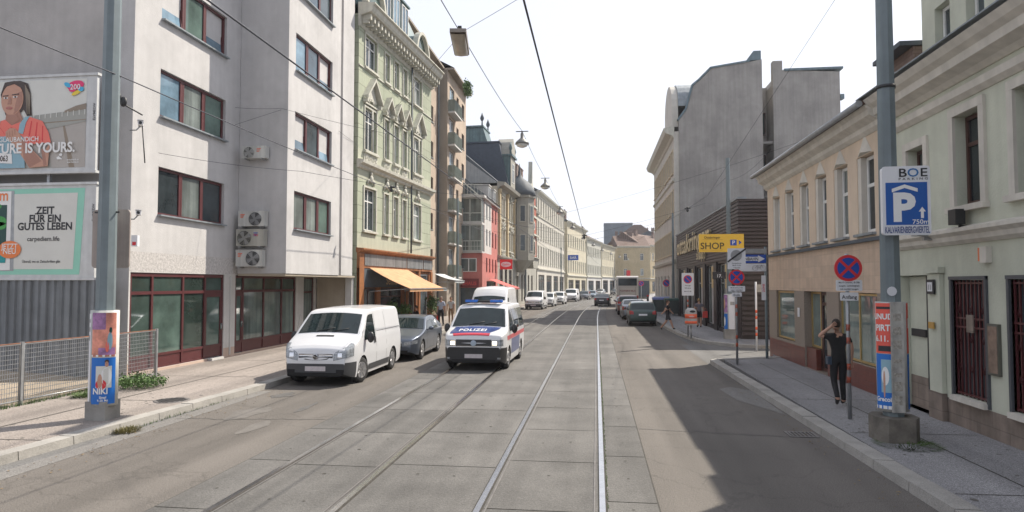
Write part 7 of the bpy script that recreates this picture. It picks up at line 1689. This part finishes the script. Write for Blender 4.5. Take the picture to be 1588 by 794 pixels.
# ================================================================ people
def person(label, loc, rz, J, cols, rad=1., height=1.75, hair=(.03, .02, .015), hairlen=0, skirt=None, shoes=(.02, .02, .02), fingers=False):
    """J: joints in metres for a 1.75 m body facing -y"""
    t = thing('person', label, 'person', loc, rz); s = height/1.75
    D = dict(pelvis=(0, 0, .96), belly=(0, 0, 1.1), chest=(0, 0, 1.32), neck=(0, .01, 1.47), head=(0, -.01, 1.56),
             ls=(-.17, 0, 1.42), le=(-.22, .02, 1.14), lw=(-.23, -.06, .9), lh=(-.23, -.08, .8), rs=(.17, 0, 1.42), re=(.22, .02, 1.14), rw=(.23, -.06, .9), rh=(.23, -.08, .8),
             lp=(-.09, 0, .92), lk=(-.1, -.02, .5), la=(-.1, .02, .09), lt=(-.1, -.14, .04), rp=(.09, 0, .92), rk=(.1, -.02, .5), ra=(.1, .02, .09), rt=(.1, -.14, .04))
    D.update(J)
    rr = dict(pelvis=(.155, .115), belly=(.145, .1), chest=(.165, .11), neck=(.055, .055), head=(.06, .06), ls=(.075, .075), le=(.048, .048), lw=(.033, .03), lh=(.04, .022), rs=(.075, .075), re=(.048, .048), rw=(.033, .03), rh=(.04, .022),
              lp=(.1, .1), lk=(.066, .066), la=(.045, .05), lt=(.045, .03), rp=(.1, .1), rk=(.066, .066), ra=(.045, .05), rt=(.045, .03))
    rr.update({k: v for k, v in (skirt or {}).items()})
    names = list(D); idx = {n: i for i, n in enumerate(names)}
    E = [('pelvis', 'belly'), ('belly', 'chest'), ('chest', 'neck'), ('neck', 'head'), ('chest', 'ls'), ('ls', 'le'), ('le', 'lw'), ('lw', 'lh'), ('chest', 'rs'), ('rs', 're'), ('re', 'rw'), ('rw', 'rh'), ('pelvis', 'lp'), ('lp', 'lk'), ('lk', 'la'), ('la', 'lt'), ('pelvis', 'rp'), ('rp', 'rk'), ('rk', 'ra'), ('ra', 'rt')]
    verts = [Vector(D[n]) for n in names]; edges = [(idx[a], idx[b]) for a, b in E]; radii = [rr[n] for n in names]
    if fingers:
        for sd in ('l', 'r'):
            w_, h_, e_ = Vector(D[sd+'w']), Vector(D[sd+'h']), Vector(D[sd+'e']); d = (h_-w_).normalized(); sx = d.cross(Vector((0, 1, 0)));
            if sx.length < .1: sx = Vector((1, 0, 0))
            sx.normalize(); up = sx.cross(d).normalized()
            for k, (o_, l_) in enumerate(((-.03, .065), (-.01, .075), (.01, .072), (.03, .058))):
                a = len(verts); verts += [h_+d*.015+sx*o_, h_+d*(.015+l_*.55)+sx*o_*1.15+up*.006, h_+d*(.015+l_)+sx*o_*1.2+up*.024]; radii += [(.01, .01), (.009, .009), (.007, .007)]; edges += [(idx[sd+'h'], a), (a, a+1), (a+1, a+2)]
            a = len(verts); verts += [h_-d*.03+sx*.045, h_+d*.01+sx*.07+up*.01]; radii += [(.012, .012), (.009, .009)]; edges += [(idx[sd+'h'], a), (a, a+1)]
    me = bpy.data.meshes.new('skeleton'); me.from_pydata([v*s for v in verts], edges, []); o = bpy.data.objects.new('skeleton', me); scene.collection.objects.link(o)
    md = o.modifiers.new('skin', 'SKIN'); md.use_smooth_shade = True; md.branch_smoothing = .4
    for i, v in enumerate(me.skin_vertices[0].data): v.radius = (radii[i][0]*s*rad, radii[i][1]*s*rad); v.use_root = (i == 0)
    sb = o.modifiers.new('sub', 'SUBSURF'); sb.levels = 2; sb.render_levels = 2
    dg = bpy.context.evaluated_depsgraph_get(); ev = o.evaluated_get(dg); m2 = bpy.data.meshes.new_from_object(ev); bpy.data.objects.remove(o)
    g = MB(); g.v = [tuple(v.co) for v in m2.vertices]
    V = [v*s for v in verts]
    def bone(c):
        best = None
        for a, b in edges[:20]:
            p, q = V[a], V[b]; u = max(0, min(1, (c-p).dot(q-p)/max(1e-9, (q-p).length_squared))); d = (c-p.lerp(q, u)).length
            if best is None or d < best[0]: best = (d, names[a], names[b], u)
        return best[1:]
    mats_ = [mat('skin_tone', (.42, .24, .17), .6, .06), mat('cloth_%d' % (abs(hash(str(cols['top']))) % 99999), cols['top'], .85, .12, 12), mat('cloth_%d' % (abs(hash(str(cols['legs']))+1) % 99999), cols['legs'], .85, .12, 12), mat('shoe_%d' % int(shoes[0]*500), shoes, .6, .1)]
    for p in m2.polygons:
        a, b, u = bone(p.center.copy()); k = 1
        if b in ('head',) or (b == 'neck' and u > .55): k = 0
        elif b in ('le', 're'): k = 1 if cols.get('sleeve', .5) > u or cols.get('long') else 0
        elif b in ('lw', 'rw'): k = 1 if cols.get('long') and u < .9 else 0
        elif b in ('lh', 'rh'): k = 0
        elif b in ('lp', 'rp') or b == 'belly' and u < .25: k = 2
        elif b in ('lk', 'rk'): k = 2
        elif b in ('la', 'ra'): k = 2 if u < cols.get('leglen', 1) else 0
        elif b in ('lt', 'rt'): k = 3
        if b in ('lk', 'rk') and cols.get('shorts') and u > cols['shorts']: k = 0
        if cols.get('shorts') and b in ('la', 'ra'): k = 0 if u < .97 else 3
        g.f.append(tuple(p.vertices)); g.m.append(k); g.sm.append(True)
    # head with nose, ears, eyes: same mesh
    H = Vector(D['head'])*s; hd = J.get('tilt', (0, 0)); c = H+Vector((hd[0], hd[1]-.005, .085*s))
    g.ball(c, .075*s, .095*s, .118*s, 18, 0); g.ball(c+Vector((0, -.094*s, -.015*s)), .012, .018, .022, 8, 0)
    for sx in (-1, 1): g.ball(c+Vector((sx*.076*s, .01, -.01)), .01, .02, .03, 8, 0)
    for sx in (-1, 1): g.ball(c+Vector((sx*.028, -.088*s, .012)), .009, .006, .006, 8, 3)
    g.ball(c+Vector((0, -.09*s, -.052*s)), .02, .006, .005, 8, 3)
    g.build('body', mats_, t, recalc=False)
    g = MB(); hb = [c+Vector((0, .012, .022*s))]
    g.ball(hb[0], .083*s, .1*s, .108*s, 16)
    if hairlen: g.ball(c+Vector((0, .06, -.06)), .07*s, .05*s, .1*s, 12)
    v = []
    for p in g.v:
        q = Vector(p)
        if q.y < c.y-.055*s and q.z < c.z+.06*s: q.y = c.y-.05*s
        if q.z < c.z-.03*s and q.y < c.y+.01: q.z = c.z-.03*s
        if q.z < c.z-.1*s: q.z = c.z-.1*s
        v.append(tuple(q))
    g.v = v; g.build('hair', mat('hair_%d' % int(hair[0]*1000), hair, .8, .2, 30), t)
    return t
# man in black, seen from behind, left hand on his head
t = person('man in black T-shirt and trousers walking away with a hand on his head', (4.93, 14.55, .12), R(180),
    dict(rs=(.175, 0, 1.42), re=(.37, -.02, 1.40), rw=(.2, .05, 1.56), rh=(.12, .07, 1.63), ls=(-.18, 0, 1.42), le=(-.25, .03, 1.16), lw=(-.27, -.04, .93), lh=(-.27, -.06, .84),
         lk=(-.085, -.05, .5), la=(-.08, .02, .1), lt=(-.09, -.12, .05), rk=(.09, -.02, .5), ra=(.1, .22, .17), rt=(.1, .14, .05), head=(.02, -.04, 1.55)),
    dict(top=(.012, .012, .013), legs=(.014, .014, .016), sleeve=.55, leglen=.95), 1.0, 1.76, fingers=True)
g = MB(); g.box(.16, .24, -.03, .1, .84, 1.0); g.build('waist_bag', mat('dark_blue_grey_bag', (.04, .06, .09), .6), t)
person('person in a black T-shirt and dark shorts stepping off the kerb behind the green hatchback', (3.9, 37.9, .06), R(75),
    dict(lk=(-.1, -.2, .52), la=(-.1, -.33, .13), lt=(-.1, -.46, .08), rk=(.1, .1, .5), ra=(.1, .42, .13), rt=(.1, .34, .03), le=(-.27, .1, 1.16), lw=(-.3, .25, 1.0), lh=(-.3, .32, .94), re=(.24, -.1, 1.15), rw=(.24, -.25, 1.0), rh=(.24, -.3, .93)),
    dict(top=(.015, .015, .02), legs=(.03, .03, .035), sleeve=.5, shorts=.75), 1.05, 1.66, hair=(.06, .03, .02))
t = person('woman with short fair hair in a grey top walking away past the litter bin', (5.85, 39.6, .12), R(180),
    dict(lk=(-.1, -.06, .5), la=(-.1, -.02, .1), rk=(.1, -.02, .5), ra=(.1, .12, .12), le=(-.26, .02, 1.15), re=(.26, .02, 1.15), lw=(-.28, -.04, .93), rw=(.28, -.04, .93), lh=(-.28, -.06, .84), rh=(.28, -.06, .84)),
    dict(top=(.15, .14, .17), legs=(.015, .015, .018), sleeve=.6, shorts=.7), 1.12, 1.66, hair=(.35, .24, .12))
for x in (5.51, 6.19):
    g = MB(); g.prism([(-.15, 0), (.15, 0), (.13, .38), (-.13, .38)], -.06, .06); g.tube([(-.07, 0, .38), (-.05, 0, .52), (.05, 0, .52), (.07, 0, .38)], .008, 5)
    tag(g.build('shopping_bag', mat('red_bag', (.62, .06, .05), .6), loc=(x, 39.66, .68)), 'red shopping bag in the %s hand of the fair-haired woman' % ('left' if x < 5.6 else 'right'), 'bag', 'red shopping bags')
person('man in a white shirt and dark trousers walking towards the viewer on the left pavement', (-9.1, 38.6, .12), R(0),
    dict(lk=(-.1, -.1, .5), la=(-.1, -.06, .1), lt=(-.1, -.22, .05), rk=(.1, .0, .5), ra=(.1, .16, .12), rt=(.1, .02, .05)),
    dict(top=(.42, .46, .56), legs=(.015, .016, .02), sleeve=.75), 1.05, 1.76, hair=(.2, .16, .13))
g = MB(); g.prism([(-.1, 0), (.1, 0), (.09, .26), (-.09, .26)], -.04, .04); g.tube([(-.05, 0, .26), (0, 0, .38), (.05, 0, .26)], .006, 5); tag(g.build('shopping_bag', mat('red_bag', (.62, .06, .05), .6), loc=(-9.34, 38.5, .5)), 'small red plastic bag held by the man in the white shirt', 'bag')
person('second pedestrian in a pale top just behind the man in the white shirt', (-9.15, 41.5, .12), R(10), dict(), dict(top=(.4, .4, .42), legs=(.2, .12, .07), sleeve=.5), 1.0, 1.7)
person('person in dark clothes standing on the pavement behind the police van', (-8.3, 50.5, .12), R(160), dict(), dict(top=(.03, .03, .035), legs=(.03, .03, .04), long=True), 1.0, 1.7)
for i, (x, y, top, lab) in enumerate(((-9.75, 33.9, (.25, .03, .04), 'cafe guest in a dark red top seated under the orange awning'), (-9.6, 34.9, (.03, .03, .035), 'cafe guest in black seated under the orange awning, right of the red one'))):
    person(lab, (x, y, -.28), R(60-100*i), dict(lk=(-.12, -.42, .8), la=(-.12, -.42, .48), lt=(-.12, -.56, .44), rk=(.12, -.42, .8), ra=(.12, -.42, .48), rt=(.12, -.56, .44), lw=(-.2, -.25, 1.0), lh=(-.16, -.34, .98), rw=(.2, -.25, 1.0), rh=(.16, -.34, .98)), dict(top=top, legs=(.03, .03, .05), sleeve=.6), 1.0, 1.74)
    t = thing('cafe_chair', 'dark metal cafe chair under %s' % ('the guest in red' if i == 0 else 'the guest in black'), 'chair', (x, y, .12), R(60-100*i), 'cafe chairs')
    g = MB(); g.box(-.2, .2, -.2, .2, .42, .45); g.build('seat', M['dark'], t); g = MB(); g.box(-.2, .2, .19, .21, .6, .85); g.build('backrest', M['dark'], t)
    for sx in (-.18, .18):
        for sy in (-.18, .2): g = MB(); g.tube([(sx, sy, 0), (sx, sy, .42 if sy < 0 else .85)], .012, 6); g.build('leg', M['dark'], t)
